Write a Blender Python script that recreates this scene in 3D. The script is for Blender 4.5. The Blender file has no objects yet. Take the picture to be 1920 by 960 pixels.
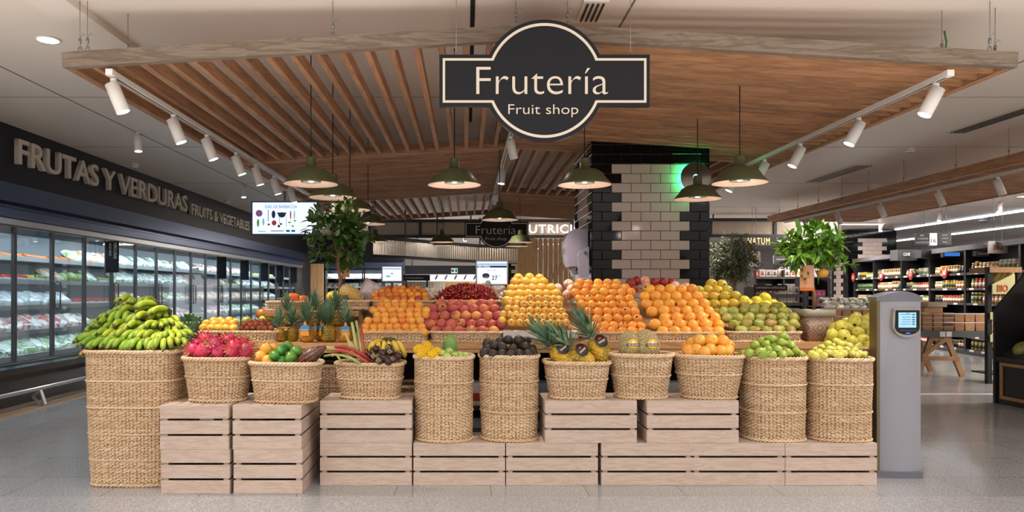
import bpy, math, random
from mathutils import Vector, Matrix, Euler, noise
R = math.radians
PI = math.pi
rnd = random.Random(11)
U = rnd.uniform
SC = bpy.context.scene
COL = SC.collection
F, CX, CY, CZ = 1400.0, 876.0, 548.0, 1.25      # focal length in pixels, vanishing point, eye height

def P(px, py, Y):
    """place a measured picture point at depth Y in the shop"""
    return Vector(((px - CX) * Y / F, Y, CZ + (CY - py) * Y / F))

# ------------------------------------------------------------------ camera, world, exposure
cam = bpy.data.cameras.new('camera')
cam.sensor_width = 36.0
cam.lens = F / 1920 * 36
cam.shift_x = (960 - CX) / 1920
cam.shift_y = (CY - 480) / 1920
cam.clip_start = 0.05
camo = bpy.data.objects.new('camera', cam)
camo.location = (0, 0, CZ)
camo.rotation_euler = (R(90), 0, 0)
COL.objects.link(camo)
SC.camera = camo
SC.view_settings.view_transform = 'Standard'
SC.view_settings.look = 'None'
SC.view_settings.gamma = 1
SC.view_settings.exposure = 0.42
SC.view_settings.use_curve_mapping = False
SC.cycles.max_bounces = 6
SC.cycles.diffuse_bounces = 4
SC.cycles.glossy_bounces = 3
SC.cycles.transparent_max_bounces = 12
SC.cycles.sample_clamp_indirect = 4
SC.cycles.caustics_reflective = False
SC.cycles.caustics_refractive = False
W = bpy.data.worlds.new('world')
SC.world = W
W.use_nodes = True
W.node_tree.nodes['Background'].inputs[0].default_value = (1.0, 0.93, 0.88, 1)
# ambient gradient for the unseen hypermarket, shaped so slat undersides outshine their sides
_n = W.node_tree.nodes; _l = W.node_tree.links
_t = _n.new('ShaderNodeTexCoord'); _s = _n.new('ShaderNodeSeparateXYZ'); _r = _n.new('ShaderNodeValToRGB')
_m = _n.new('ShaderNodeMapRange'); _m.inputs['From Min'].default_value = -1
_l.new(_t.outputs['Generated'], _s.inputs[0]); _l.new(_s.outputs[2], _m.inputs['Value']); _l.new(_m.outputs[0], _r.inputs[0])
_r.color_ramp.elements[0].position = 0; _r.color_ramp.elements[0].color = (2.0, 1.86, 1.7, 1)
_r.color_ramp.elements[1].position = 1; _r.color_ramp.elements[1].color = (1.5, 1.42, 1.37, 1)
for _p, _c in ((.2, (1.15, 1.07, .98, 1)), (.38, (.40, .37, .34, 1)), (.5, (.20, .185, .17, 1)), (.6, (.6, .56, .53, 1))):
    _e = _r.color_ramp.elements.new(_p); _e.color = _c
_l.new(_r.outputs[0], _n['Background'].inputs[0])
W.node_tree.nodes['Background'].inputs[1].default_value = 1.75

def light(kind, loc, power, color, parent=None, aim=None, size=0.1, sy=None, spot=60, blend=.6, name='lamp_light', rot=None):
    L = bpy.data.lights.new(name, kind)
    L.energy = power
    L.color = color
    if kind == 'AREA':
        L.shape = 'RECTANGLE'
        L.size = size
        L.size_y = sy or size
    elif kind == 'SPOT':
        L.spot_size = R(spot)
        L.spot_blend = blend
        L.shadow_soft_size = size
    else:
        L.shadow_soft_size = size
    o = bpy.data.objects.new(name, L)
    COL.objects.link(o)
    o.location = loc
    d = Vector(aim) if aim is not None else Vector((0, 0, -1))
    o.rotation_euler = rot if rot else d.to_track_quat('-Z', 'Y').to_euler()
    if parent:
        o.parent = parent
    return o

WARM = (1.0, 0.89, 0.77)
NEUT = (1.0, 0.90, 0.82)
COOL = (0.72, 0.86, 1.0)

# ------------------------------------------------------------------ materials
def lin(h):
    h = h.lstrip('#')
    c = [int(h[i:i + 2], 16) / 255 for i in (0, 2, 4)]
    return tuple([(x / 12.92 if x <= .04045 else ((x + .055) / 1.055) ** 2.4) for x in c] + [1])

MATS = {}
def mat(name, c, rough=.5, metal=0, c2=None, scale=5, stretch=(1, 1, 1), detail=3, bump=0, bscale=None, rand=(0, 0),
        spec=.5, coat=0, emit=None, ramp=(.35, .65), distort=0, attr=None):
    m = bpy.data.materials.new(name)
    m.use_nodes = True
    nt = m.node_tree
    N, L = nt.nodes, nt.links
    b = N['Principled BSDF']
    b.inputs['Roughness'].default_value = rough
    b.inputs['Metallic'].default_value = metal
    b.inputs['Specular IOR Level'].default_value = spec
    b.inputs['Coat Weight'].default_value = coat
    c = lin(c)
    b.inputs['Base Color'].default_value = c
    if emit is not None:
        b.inputs['Emission Color'].default_value = c
        b.inputs['Emission Strength'].default_value = emit
    tc = oi = None
    def coords():
        nonlocal tc, oi
        if tc is None:
            t = N.new('ShaderNodeTexCoord')
            oi = N.new('ShaderNodeObjectInfo')
            mp = N.new('ShaderNodeMapping')
            L.new(t.outputs['Object'], mp.inputs['Vector'])
            mu = N.new('ShaderNodeMath'); mu.operation = 'MULTIPLY'; mu.inputs[1].default_value = 37.0
            L.new(oi.outputs['Random'], mu.inputs[0])
            L.new(mu.outputs[0], mp.inputs['Location'])
            mp.inputs['Scale'].default_value = stretch
            tc = mp
        return tc.outputs[0]
    out = None
    if c2:
        if attr:
            a = N.new('ShaderNodeAttribute'); a.attribute_name = attr
            fac = a.outputs['Fac']
        else:
            n = N.new('ShaderNodeTexNoise')
            n.inputs['Scale'].default_value = scale
            n.inputs['Detail'].default_value = detail
            n.inputs['Distortion'].default_value = distort
            L.new(coords(), n.inputs['Vector'])
            fac = n.outputs['Fac']
        r = N.new('ShaderNodeValToRGB')
        cols = [c] + [lin(x) for x in (c2 if isinstance(c2, (list, tuple)) else [c2])]
        r.color_ramp.elements[0].position = ramp[0]
        r.color_ramp.elements[0].color = cols[0]
        r.color_ramp.elements[1].position = ramp[1]
        r.color_ramp.elements[1].color = cols[-1]
        for i, cc in enumerate(cols[1:-1]):
            e = r.color_ramp.elements.new(ramp[0] + (ramp[1] - ramp[0]) * (i + 1) / (len(cols) - 1))
            e.color = cc
        L.new(fac, r.inputs[0])
        out = r.outputs[0]
    if rand[0] or rand[1]:
        coords()
        h = N.new('ShaderNodeHueSaturation')
        m1 = N.new('ShaderNodeMapRange'); m1.inputs['To Min'].default_value = .5 - rand[0]; m1.inputs['To Max'].default_value = .5 + rand[0]
        L.new(oi.outputs['Random'], m1.inputs['Value'])
        w = N.new('ShaderNodeTexWhiteNoise'); w.noise_dimensions = '1D'
        L.new(oi.outputs['Random'], w.inputs['W'])
        m2 = N.new('ShaderNodeMapRange'); m2.inputs['To Min'].default_value = 1 - rand[1]; m2.inputs['To Max'].default_value = 1 + rand[1]
        L.new(w.outputs['Value'], m2.inputs['Value'])
        L.new(m1.outputs[0], h.inputs['Hue'])
        L.new(m2.outputs[0], h.inputs['Value'])
        if out: L.new(out, h.inputs['Color'])
        else: h.inputs['Color'].default_value = c
        out = h.outputs[0]
    if out:
        L.new(out, b.inputs['Base Color'])
        if emit is not None: L.new(out, b.inputs['Emission Color'])
    if bump:
        n2 = N.new('ShaderNodeTexNoise')
        n2.inputs['Scale'].default_value = bscale or scale
        n2.inputs['Detail'].default_value = 4
        L.new(coords(), n2.inputs['Vector'])
        bu = N.new('ShaderNodeBump')
        bu.inputs['Strength'].default_value = bump
        bu.inputs['Distance'].default_value = .01
        L.new(n2.outputs['Fac'], bu.inputs['Height'])
        L.new(bu.outputs[0], b.inputs['Normal'])
    MATS[name] = m
    return m

def glow(name, c, s):
    m = bpy.data.materials.new(name); m.use_nodes = True
    nt = m.node_tree
    nt.nodes.remove(nt.nodes['Principled BSDF'])
    e = nt.nodes.new('ShaderNodeEmission')
    e.inputs[0].default_value = lin(c); e.inputs[1].default_value = s
    nt.links.new(e.outputs[0], nt.nodes['Material Output'].inputs[0])
    return m

def glassmat(name, tint='#e8f2f4', gloss=.10, rough=.02):
    m = bpy.data.materials.new(name); m.use_nodes = True
    nt = m.node_tree; N, L = nt.nodes, nt.links
    N.remove(N['Principled BSDF'])
    t = N.new('ShaderNodeBsdfTransparent'); t.inputs[0].default_value = lin(tint)
    g = N.new('ShaderNodeBsdfGlossy'); g.inputs['Roughness'].default_value = rough
    fr = N.new('ShaderNodeFresnel'); fr.inputs[0].default_value = 1.45
    a = N.new('ShaderNodeMath'); a.operation = 'MULTIPLY_ADD'; a.inputs[1].default_value = .3; a.inputs[2].default_value = gloss
    L.new(fr.outputs[0], a.inputs[0])
    mx = N.new('ShaderNodeMixShader')
    L.new(a.outputs[0], mx.inputs[0]); L.new(t.outputs[0], mx.inputs[1]); L.new(g.outputs[0], mx.inputs[2])
    L.new(mx.outputs[0], N['Material Output'].inputs[0])
    return m

# ------------------------------------------------------------------ mesh building
class MB:
    def __init__(s):
        s.v = []; s.f = []; s.mi = []; s.sm = []; s.tone = None
    def add(s, vs, fs, mi=0, sm=False, M=None):
        o = len(s.v)
        s.v += [(M @ Vector(p)) if M is not None else Vector(p) for p in vs]
        s.f += [tuple(i + o for i in f) for f in fs]
        s.mi += [mi] * len(fs); s.sm += [sm] * len(fs)
        return s
    def box(s, x0, x1, y0, y1, z0, z1, mi=0, M=None, bev=0):
        if bev:
            b = bev
            vs = []; 
            # chamfered box: three inner-offset rectangles joined
            for (x, y, z) in [(a, c, e) for a in (0, 1) for c in (0, 1) for e in (0, 1)]:
                X = x1 if x else x0; Yy = y1 if y else y0; Z = z1 if z else z0
                sx, sy, sz = (-b if x else b), (-b if y else b), (-b if z else b)
                vs += [(X, Yy + sy, Z + sz), (X + sx, Yy, Z + sz), (X + sx, Yy + sy, Z)]
            def k(x, y, z, a): return ((x * 2 + y) * 2 + z) * 3 + a
            fs = []
            for x in (0, 1): fs.append((k(x,0,0,0), k(x,1,0,0), k(x,1,1,0), k(x,0,1,0)))
            for y in (0, 1): fs.append((k(0,y,0,1), k(1,y,0,1), k(1,y,1,1), k(0,y,1,1)))
            for z in (0, 1): fs.append((k(0,0,z,2), k(1,0,z,2), k(1,1,z,2), k(0,1,z,2)))
            for y in (0, 1):
                for z in (0, 1): fs.append((k(0,y,z,1), k(1,y,z,1), k(1,y,z,2), k(0,y,z,2)))
            for x in (0, 1):
                for z in (0, 1): fs.append((k(x,0,z,0), k(x,1,z,0), k(x,1,z,2), k(x,0,z,2)))
            for x in (0, 1):
                for y in (0, 1): fs.append((k(x,y,0,0), k(x,y,1,0), k(x,y,1,1), k(x,y,0,1)))
            for x in (0, 1):
                for y in (0, 1):
                    for z in (0, 1): fs.append((k(x,y,z,0), k(x,y,z,1), k(x,y,z,2)))
            # orient outward
            c = Vector(((x0+x1)/2, (y0+y1)/2, (z0+z1)/2))
            g = []
            for f in fs:
                p = [Vector(vs[i]) for i in f]
                n = (p[1]-p[0]).cross(p[2]-p[0])
                if n.dot(sum(p, Vector())/len(p) - c) < 0: f = f[::-1]
                g.append(f)
            return s.add(vs, g, mi, False, M)
        vs = [(x0,y0,z0),(x1,y0,z0),(x1,y1,z0),(x0,y1,z0),(x0,y0,z1),(x1,y0,z1),(x1,y1,z1),(x0,y1,z1)]
        return s.add(vs, [(0,3,2,1),(4,5,6,7),(0,1,5,4),(1,2,6,5),(2,3,7,6),(3,0,4,7)], mi, False, M)
    def bar(s, p, q, w, h, mi=0, up=(0, 0, 1)):
        p = Vector(p); q = Vector(q); d = q - p; l = d.length; d.normalize()
        up = Vector(up)
        side = d.cross(up)
        if side.length < 1e-4: side = d.cross(Vector((0, 1, 0)))
        side.normalize(); u = side.cross(d)
        M = Matrix((( d.x, side.x, u.x, p.x), (d.y, side.y, u.y, p.y), (d.z, side.z, u.z, p.z), (0,0,0,1)))
        return s.box(0, l, -w/2, w/2, -h/2, h/2, mi, M)
    def tube(s, pts, r, n=8, mi=0, closed=False, cap=True, M=None):
        pts = [Vector(p) for p in pts]; m = len(pts)
        rs = r if isinstance(r, (list, tuple)) else [r] * m
        vs = []; fs = []
        prev = None
        for i, p in enumerate(pts):
            if closed: t = pts[(i+1) % m] - pts[i-1]
            else: t = pts[min(i+1, m-1)] - pts[max(i-1, 0)]
            if t.length < 1e-9: t = Vector((0,0,1))
            t.normalize()
            if prev is None:
                a = Vector((0,0,1)) if abs(t.z) < .9 else Vector((1,0,0))
                prev = (a - t * a.dot(t)).normalized()
            else:
                prev = prev - t * prev.dot(t)
                prev = prev.normalized() if prev.length > 1e-6 else t.orthogonal().normalized()
            b = t.cross(prev)
            for k in range(n):
                a = 2*PI*k/n
                vs.append(p + (prev*math.cos(a) + b*math.sin(a)) * rs[i])
        for i in range(m if closed else m-1):
            j = (i+1) % m
            for k in range(n):
                l = (k+1) % n
                fs.append((i*n+k, i*n+l, j*n+l, j*n+k))
        if not closed and cap:
            fs.append(tuple(range(n))[::-1]); fs.append(tuple((m-1)*n+k for k in range(n)))
        return s.add(vs, fs, mi, True, M)
    def lathe(s, prof, n=24, mi=0, M=None, fn=None, mis=None, sm=True, cap=True):
        vs = []; fs = []; off = len(s.f)
        m = len(prof)
        for (r, z) in prof:
            for k in range(n):
                a = 2*PI*k/n
                p = Vector((r*math.cos(a), r*math.sin(a), z))
                if fn: p = fn(p, a)
                vs.append(p)
        ms = []
        for i in range(m-1):
            for k in range(n):
                l = (k+1) % n
                fs.append((i*n+k, i*n+l, (i+1)*n+l, (i+1)*n+k)); ms.append(mis[i] if mis else mi)
        if cap and prof[0][0] > 1e-5: fs.append(tuple(range(n))[::-1]); ms.append(mis[0] if mis else mi)
        if cap and prof[-1][0] > 1e-5: fs.append(tuple((m-1)*n+k for k in range(n))); ms.append(mis[-1] if mis else mi)
        s.add(vs, fs, mi, sm, M)
        s.mi[off:] = ms
        return s
    def ell(s, c, r, n=14, m=9, mi=0, M=None, fn=None):
        prof = [(math.sin(PI*i/m), -math.cos(PI*i/m)) for i in range(m+1)]
        prof[0] = (1e-6, -1); prof[-1] = (1e-6, 1)
        T = Matrix.Translation(c) @ Matrix.Diagonal((r[0], r[1], r[2], 1))
        if M is not None: T = M @ T
        return s.lathe(prof, n, mi, T, fn)
    def prism(s, poly, y0, y1, mi=0, M=None, plane='xz'):
        n = len(poly)
        def q(a, b, t): return (a, t, b) if plane == 'xz' else ((a, b, t) if plane == 'xy' else (t, a, b))
        vs = [q(a, b, y0) for a, b in poly] + [q(a, b, y1) for a, b in poly]
        fs = [tuple(range(n)), tuple(range(2*n-1, n-1, -1))]
        for i in range(n):
            j = (i+1) % n
            fs.append((i, i+n, j+n, j))
        return s.add(vs, fs, mi, False, M)
    def frame(s, outer, inner, y0, y1, mi=0, M=None):
        """flat ring between two outlines with the same point count, in xz"""
        n = len(outer)
        vs = [(a, y0, b) for a, b in outer] + [(a, y0, b) for a, b in inner] + [(a, y1, b) for a, b in outer] + [(a, y1, b) for a, b in inner]
        fs = []
        for i in range(n):
            j = (i+1) % n
            fs += [(i, j, j+n, i+n), (i+2*n, i+3*n, j+3*n, j+2*n), (i, i+2*n, j+2*n, j), (i+n, j+n, j+3*n, i+3*n)]
        return s.add(vs, fs, mi, False, M)
    def leaf(s, p, d, up, l, w, mi=0, curl=.25):
        d = Vector(d).normalized(); up = Vector(up)
        sd = d.cross(up)
        if sd.length < 1e-3: sd = d.orthogonal()
        sd.normalize(); u = sd.cross(d)
        p = Vector(p); vs = []
        for t, ww in ((0, .08), (.3, .85), (.65, .9), (1, .04)):
            c = p + d*l*t - u*curl*l*t*t
            vs += [c - sd*w*ww*.5 + u*w*.12*ww, c - u*w*.06*ww, c + sd*w*ww*.5 + u*w*.12*ww]
        fs = []
        for i in range(3):
            for k in range(2):
                a = i*3+k
                fs.append((a, a+1, a+4, a+3))
        return s.add(vs, fs, mi, True)
    def mesh(s, name, mats, off=None):
        me = bpy.data.meshes.new(name)
        vs = s.v if off is None else [p - off for p in s.v]
        me.from_pydata([tuple(p) for p in vs], [], s.f)
        for m in (mats if isinstance(mats, (list, tuple)) else [mats]): me.materials.append(m)
        me.polygons.foreach_set('material_index', s.mi)
        me.polygons.foreach_set('use_smooth', s.sm)
        if s.tone:
            a = me.attributes.new('tone', 'FLOAT', 'POINT')
            a.data.foreach_set('value', s.tone)
        me.update()
        return me
    def build(s, name, mats, parent=None, local=False, loc=None, rot=None):
        """top level: origin at the base centre. child: world coordinates unless local"""
        off = None
        if parent is None and not local:
            xs = [p.x for p in s.v]; ys = [p.y for p in s.v]; zs = [p.z for p in s.v]
            off = Vector(((min(xs)+max(xs))/2, (min(ys)+max(ys))/2, min(zs)))
        elif parent is not None and not local:
            p = parent; off = Vector((0,0,0))
            while p is not None: off += p.location; p = p.parent
        o = bpy.data.objects.new(name, s.mesh(name, mats, off))
        COL.objects.link(o)
        if parent is not None: o.parent = parent
        elif off is not None: o.location = off
        if loc is not None: o.location = loc
        if rot is not None: o.rotation_euler = rot
        return o

def thing(name, label, cat, loc=(0, 0, 0), rz=0, group=None, rot=None):
    o = bpy.data.objects.new(name, None)
    o.empty_display_size = .05
    COL.objects.link(o)
    o.location = loc
    o.rotation_euler = rot if rot else (0, 0, rz)
    o['label'] = label; o['category'] = cat
    if group: o['group'] = group
    return o
def tag(o, label, cat, group=None, kind=None):
    o['label'] = label; o['category'] = cat
    if group: o['group'] = group
    if kind: o['kind'] = kind
    return o
def struct(o):
    o['kind'] = 'structure'
    return o
def inst(name, me, loc, rot=(0, 0, 0), sc=1, parent=None):
    o = bpy.data.objects.new(name, me)
    COL.objects.link(o)
    o.location = loc; o.rotation_euler = rot
    if sc != 1: o.scale = (sc, sc, sc) if not isinstance(sc, (tuple, list)) else sc
    if parent: o.parent = parent
    return o
def dup(root, loc, rot=None, label=None, group=None, sc=None):
    r = root.copy(); COL.objects.link(r); r.location = loc
    if rot is not None: r.rotation_euler = rot
    if label: r['label'] = label
    if group: r['group'] = group
    if sc: r.scale = (sc, sc, sc)
    for ch in list(root.children):
        c = ch.copy(); COL.objects.link(c); c.parent = r
        for g in ch.children:
            d = g.copy(); COL.objects.link(d); d.parent = c
    return r
def RM(rx=0, ry=0, rz=0, loc=(0, 0, 0), sc=1):
    return Matrix.Translation(loc) @ Euler((rx, ry, rz)).to_matrix().to_4x4() @ Matrix.Scale(sc, 4)

def text_mesh(s, bold=0, extrude=0, spacing=1.0):
    c = bpy.data.curves.new('text', 'FONT')
    c.body = s; c.offset = bold; c.extrude = extrude; c.resolution_u = 4; c.space_character = spacing
    c.align_x = 'LEFT'
    o = bpy.data.objects.new('text', c)
    me = bpy.data.meshes.new_from_object(o)
    bpy.data.objects.remove(o); bpy.data.curves.remove(c)
    return me
def text(name, s, m, parent, org, xd, zd, w, h, bold=0, depth=.002, spacing=1.0):
    """lettering fitted to a w x h box; org = lower-left corner in world space, xd/zd = reading and up direction"""
    me = text_mesh(s, bold, .5, spacing)
    xs = [v.co.x for v in me.vertices]; ys = [v.co.y for v in me.vertices]
    x0, x1, y0, y1 = min(xs), max(xs), min(ys), max(ys)
    org, xd, zd = Vector(org), Vector(xd).normalized(), Vector(zd).normalized()
    nd = xd.cross(zd)
    off = Vector((0, 0, 0)); p = parent
    while p is not None: off += p.location; p = p.parent
    for v in me.vertices:
        v.co = org - off + xd*((v.co.x-x0)/(x1-x0)*w) + zd*((v.co.y-y0)/(y1-y0)*h) + nd*(v.co.z+.5)*depth
    me.materials.append(m)
    me.name = name
    o = bpy.data.objects.new(name, me)
    COL.objects.link(o); o.parent = parent
    return o
def text_px(name, s, m, parent, Y, x0, y0, x1, y1, bold=0, depth=.004, spacing=1.0):
    a = P(x0, y1, Y); b = P(x1, y0, Y)
    return text(name, s, m, parent, a, (1, 0, 0), (0, 0, 1), b.x-a.x, b.z-a.z, bold, depth, spacing)

# material library
straw = mat('straw', '#c49c74', .6, c2=['#d8b58e', '#ecd4b2'], attr='tone', ramp=(0, 1))
straw_dk = mat('straw_inside_shaded', '#7a583a', .9)  # darkened so the slits in the woven wall read as shade
crate_w = mat('pale_crate_wood', '#c4afa0', .6, c2=['#cab6a8', '#bba493', '#ccb9ab'], scale=7, stretch=(1, 1, 7), detail=5, distort=.6, ramp=(.3, .7), bump=.06, rand=(0, .04))
beam_w = mat('canopy_wood', '#9c7050', .6, c2=['#a87c5a', '#8c6244', '#a47856'], scale=3, stretch=(1, 9, 9), detail=5, distort=.4, ramp=(.3, .7), bump=.12, rand=(0, .16))
beam_grey = mat('weathered_canopy_wood', '#75665a', .7, c2=['#86776a', '#695a4d', '#80705f'], scale=3, stretch=(1, 9, 9), detail=6, distort=1.2, ramp=(.3, .7), bump=.2)
table_w = mat('display_table_wood', '#b98a5c', .5, c2=['#c99a6b', '#a87a4e'], scale=4, stretch=(1, 8, 8), detail=4, ramp=(.3, .7))
fence_w = mat('slat_fence_wood', '#dcb280', .5, c2=['#e6c090', '#cfa06c'], scale=4, stretch=(8, 8, 1), detail=4)
leg_w = mat('trestle_wood', '#9c7450', .55, c2='#b0865e', scale=5, stretch=(4, 4, 1), detail=4)
black = mat('black_metal', '#17171a', .45)
dark = mat('dark_panel', '#26262b', .5)
darkwood = mat('dark_backboard', '#2a211b', .7)
grey_m = mat('grey_metal', '#5c5d60', .4, metal=.6)
blue_m = mat('brushed_metal_trim', '#54617f', .32, metal=.75)  # bluish reflection of the screens put into the base colour
steel = mat('steel', '#b9bcc0', .3, metal=.9)
white = mat('white_paint', '#e4e0de', .45)
white_pl = mat('white_plastic', '#eceae8', .35)
letter = mat('letter_cream', '#cfc4b5', .5)
signblk = mat('sign_black', '#11121a', .5, spec=.3)
greenlamp = mat('lamp_green', '#4a4f33', .35, coat=.2)
lampin = mat('lamp_inside', '#d6b9aa', .5)
cordm = mat('cord_black', '#101010', .6)
lit = glow('lamp_lit', '#fff1e0', 14)
litcool = glow('lamp_lit_cool', '#f2f6ff', 8)
bulbm = glow('bulb_lit', '#ffd9a8', 12)
glass = glassmat('door_glass', '#eef6f8', .02)
clear = glassmat('clear_glass', '#f4f6f6', .05)
wire = mat('wire_steel', '#8a8a8a', .4, metal=.8)
leafm = mat('leaf_green', '#2a4a1e', .4, c2=['#3f6222', '#1c3614'], scale=14, ramp=(.35, .65))
leafb = mat('leaf_bright', '#3f7f1c', .35, c2=['#6f9f2a', '#235214'], scale=14, ramp=(.35, .65))
leafo = mat('leaf_olive', '#4d5a3c', .6, c2=['#6f7b58', '#2d3823'], scale=18, ramp=(.35, .65))
bark = mat('bark', '#7a5c42', .8, c2='#94765a', scale=20, bump=.3)
soil = mat('soil', '#3b2a20', .9, bump=.5, bscale=40)
screenw = glow('screen_white', '#dfe9ff', 1.0)

ORD = ['first', 'second', 'third', 'fourth', 'fifth', 'sixth', 'seventh', 'eighth', 'ninth', 'tenth', 'eleventh', 'twelfth'] + ['%s' % w for w in
       ('thirteenth fourteenth fifteenth sixteenth seventeenth eighteenth nineteenth twentieth').split()]
for _t in ('twenty', 'thirty', 'forty', 'fifty', 'sixty', 'seventy', 'eighty', 'ninety'):
    for _u in ('first', 'second', 'third', 'fourth', 'fifth', 'sixth', 'seventh', 'eighth', 'ninth'): ORD.append(_t+'-'+_u)
    ORD.append({'twenty': 'thirtieth', 'thirty': 'fortieth', 'forty': 'fiftieth', 'fifty': 'sixtieth', 'sixty': 'seventieth', 'seventy': 'eightieth', 'eighty': 'ninetieth', 'ninety': 'hundredth'}[_t])
def levels(objs, text, maxper=6):
    """give each fruit of a heap its own label: level from the front rim upward, then its rank from the left"""
    def pxy(o): return CX+o.location.x*F/o.location.y, CY-(o.location.z-CZ)*F/o.location.y
    s = sorted(objs, key=lambda o: -pxy(o)[1])
    n = max(1, round(len(s)/maxper)); k = math.ceil(len(s)/n)
    for j in range(n):
        for i, o in enumerate(sorted(s[j*k:(j+1)*k], key=lambda o: pxy(o)[0])):
            o['label'] = '%s, %s level from below, %s from left' % (text, ORD[j], ORD[i])
# ------------------------------------------------------------------ room shell
def floor_mat():
    m = bpy.data.materials.new('granite_floor'); m.use_nodes = True
    nt = m.node_tree; N, L = nt.nodes, nt.links
    b = N['Principled BSDF']
    tc = N.new('ShaderNodeTexCoord')
    n1 = N.new('ShaderNodeTexNoise'); n1.inputs['Scale'].default_value = 120; n1.inputs['Detail'].default_value = 6
    n1.inputs['Roughness'].default_value = .75
    n2 = N.new('ShaderNodeTexNoise'); n2.inputs['Scale'].default_value = 1.3; n2.inputs['Detail'].default_value = 3
    L.new(tc.outputs['Object'], n1.inputs['Vector']); L.new(tc.outputs['Object'], n2.inputs['Vector'])
    r = N.new('ShaderNodeValToRGB')
    r.color_ramp.elements[0].position = .40; r.color_ramp.elements[0].color = lin('#5e5f61')
    r.color_ramp.elements[1].position = .60; r.color_ramp.elements[1].color = lin('#cdcdce')
    e = r.color_ramp.elements.new(.5); e.color = lin('#9b9c9e')
    L.new(n1.outputs['Fac'], r.inputs[0])
    br = N.new('ShaderNodeTexBrick'); br.inputs['Scale'].default_value = 1
    br.inputs['Mortar Size'].default_value = .0025; br.inputs['Brick Width'].default_value = .6; br.inputs['Row Height'].default_value = .6
    br.inputs['Color1'].default_value = (1, 1, 1, 1); br.inputs['Color2'].default_value = (.9, .9, .9, 1); br.inputs['Mortar'].default_value = (.3, .29, .28, 1)
    br.offset = .5
    L.new(tc.outputs['Object'], br.inputs['Vector'])
    mx = N.new('ShaderNodeMix'); mx.data_type = 'RGBA'; mx.blend_type = 'MULTIPLY'; mx.inputs[0].default_value = 1
    L.new(r.outputs[0], mx.inputs[6]); L.new(br.outputs['Color'], mx.inputs[7])
    r2 = N.new('ShaderNodeMapRange'); r2.inputs['To Min'].default_value = .10; r2.inputs['To Max'].default_value = .22
    L.new(n2.outputs['Fac'], r2.inputs['Value'])
    L.new(mx.outputs[2], b.inputs['Base Color']); L.new(r2.outputs[0], b.inputs['Roughness'])
    b.inputs['Specular IOR Level'].default_value = .42
    return m
def slab(name, x0, x1, y0, y1, z0, z1, m):
    return struct(MB().box(x0, x1, y0, y1, z0, z1).build(name, m))
XL, XR, YB, YF, ZC = -6.3, 18.0, 32.0, -6.0, 3.08
slab('floor', XL, XR, 3.3, YB, -.1, 0, floor_mat())
ceil_m = mat('ceiling_paint', '#dfd3c8', .35, spec=.3, c2='#e4d9cf', scale=.5)
slab('ceiling', XL, XR, 2.6, YB, ZC, ZC+.1, ceil_m)
wallm = mat('wall_paint', '#3a3a40', .7)
wall_lt = mat('wall_light', '#cfc9c6', .6)
slab('wall_left', XL-.1, XL, 4.0, YB, 0, ZC, wallm)
slab('wall_right', XR, XR+.1, 4.0, YB, 0, ZC, wall_lt)
slab('wall_back', XL, XR, YB, YB+.1, 0, ZC, wall_lt)
# ceiling panel joints, floor strips
joint = mat('ceiling_joint', '#6f6258', .8)
tn = 0
def trim(mb, m):
    global tn
    tn += 1
    return struct(mb.build('trim_%d' % tn, m))
j = MB()
for x in (-3.78, -2.55, 1.05, 4.4):
    j.box(x-.006, x+.006, 2.5, 30, ZC-.003, ZC)
for y in (4.1, 7.0, 9.4, 12.5, 16, 20, 25):
    j.box(XL, XR, y-.004, y+.004, ZC-.002, ZC)
trim(j, joint)
trim(MB().box(.02, .05, 3, 8, ZC-.006, ZC), mat('shadow_gap', '#0d0d0d', .9))
trim(MB().box(-2.7, -2.45, 2.5, 9, ZC-.05, ZC), ceil_m)
trim(MB().box(-4.9, -4.55, 5.5, 24, 0, .004), mat('beige_floor_band', '#b49a7e', .3, c2='#a88e72', scale=60))
trim(MB().box(5.1, 9.5, 9.1, 9.22, 0, .003), mat('white_floor_strip', '#d8d2cb', .3))
trim(MB().box(-4.5, 8, 4.05, 4.56, 0, .003), mat('speckled_floor_band', '#8e8e90', .25, c2=['#c6c6c8', '#66666a', '#b8b8ba'], scale=90, detail=6, ramp=(.42, .58)))

# ceiling fill panels added to brighten the far and right-hand aisles
def fill_panel(x, y, w, d, power, label, color=NEUT):
    t = thing('fill_light_panel', label, 'light', (x, y, ZC-.03))
    fr = MB(); fr.box(-w/2-.03, w/2+.03, -d/2-.03, d/2+.03, 0, .029); fr.build('frame', white, t, local=True)
    MB().box(-w/2, w/2, -d/2, d/2, -.004, .002).build('diffuser', glow('fill_panel_lit', '#fff4ea', 2.5), t, local=True)
    light('AREA', (0, 0, -.012), power, color, t, size=w, sy=d)
PLL = ['at the right edge before the grocery aisle', 'over the melon stand aisle', 'over the snack tubs', 'before the far tiled column', 'over the far end of the jars', 'over the CAFÉ shelf', 'over the far middle', 'over the far left freezers', 'over the lit white shelves', 'over the middle left back', 'behind the large tiled column']
for (x, y) in ((9.0, 8.8), (10.2, 11), (11.2, 14), (8.6, 16.6), (10.2, 19.8), (7.5, 19), (0, 22), (-2.5, 27), (3, 28), (-1.5, 20.5), (4, 20.5)):
    fill_panel(x, y, 1.6, .25, 130, 'recessed ceiling light panel %s' % PLL.pop(0))

# fixed downlights in the ceiling
def downlight(px, py, r=.075):
    Y = (ZC-CZ)*F/(CY-py)
    p = P(px, py, Y)
    t = thing('downlight', 'round recessed downlight in the ceiling at upper left', 'light', (p.x, Y, ZC-.012))
    MB().lathe([(r, .012), (r*1.15, .006), (r*1.1, 0), (r*.95, .0)], 24, cap=False).build('bezel', white, t, local=True)
    MB().lathe([(1e-6, .002), (r*.95, .002), (r*.95, .004)], 24).build('lens', lit, t, local=True)
    light('SPOT', (0, 0, -.01), 45, COOL, t, spot=120, size=.06)
downlight(90, 73)

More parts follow.
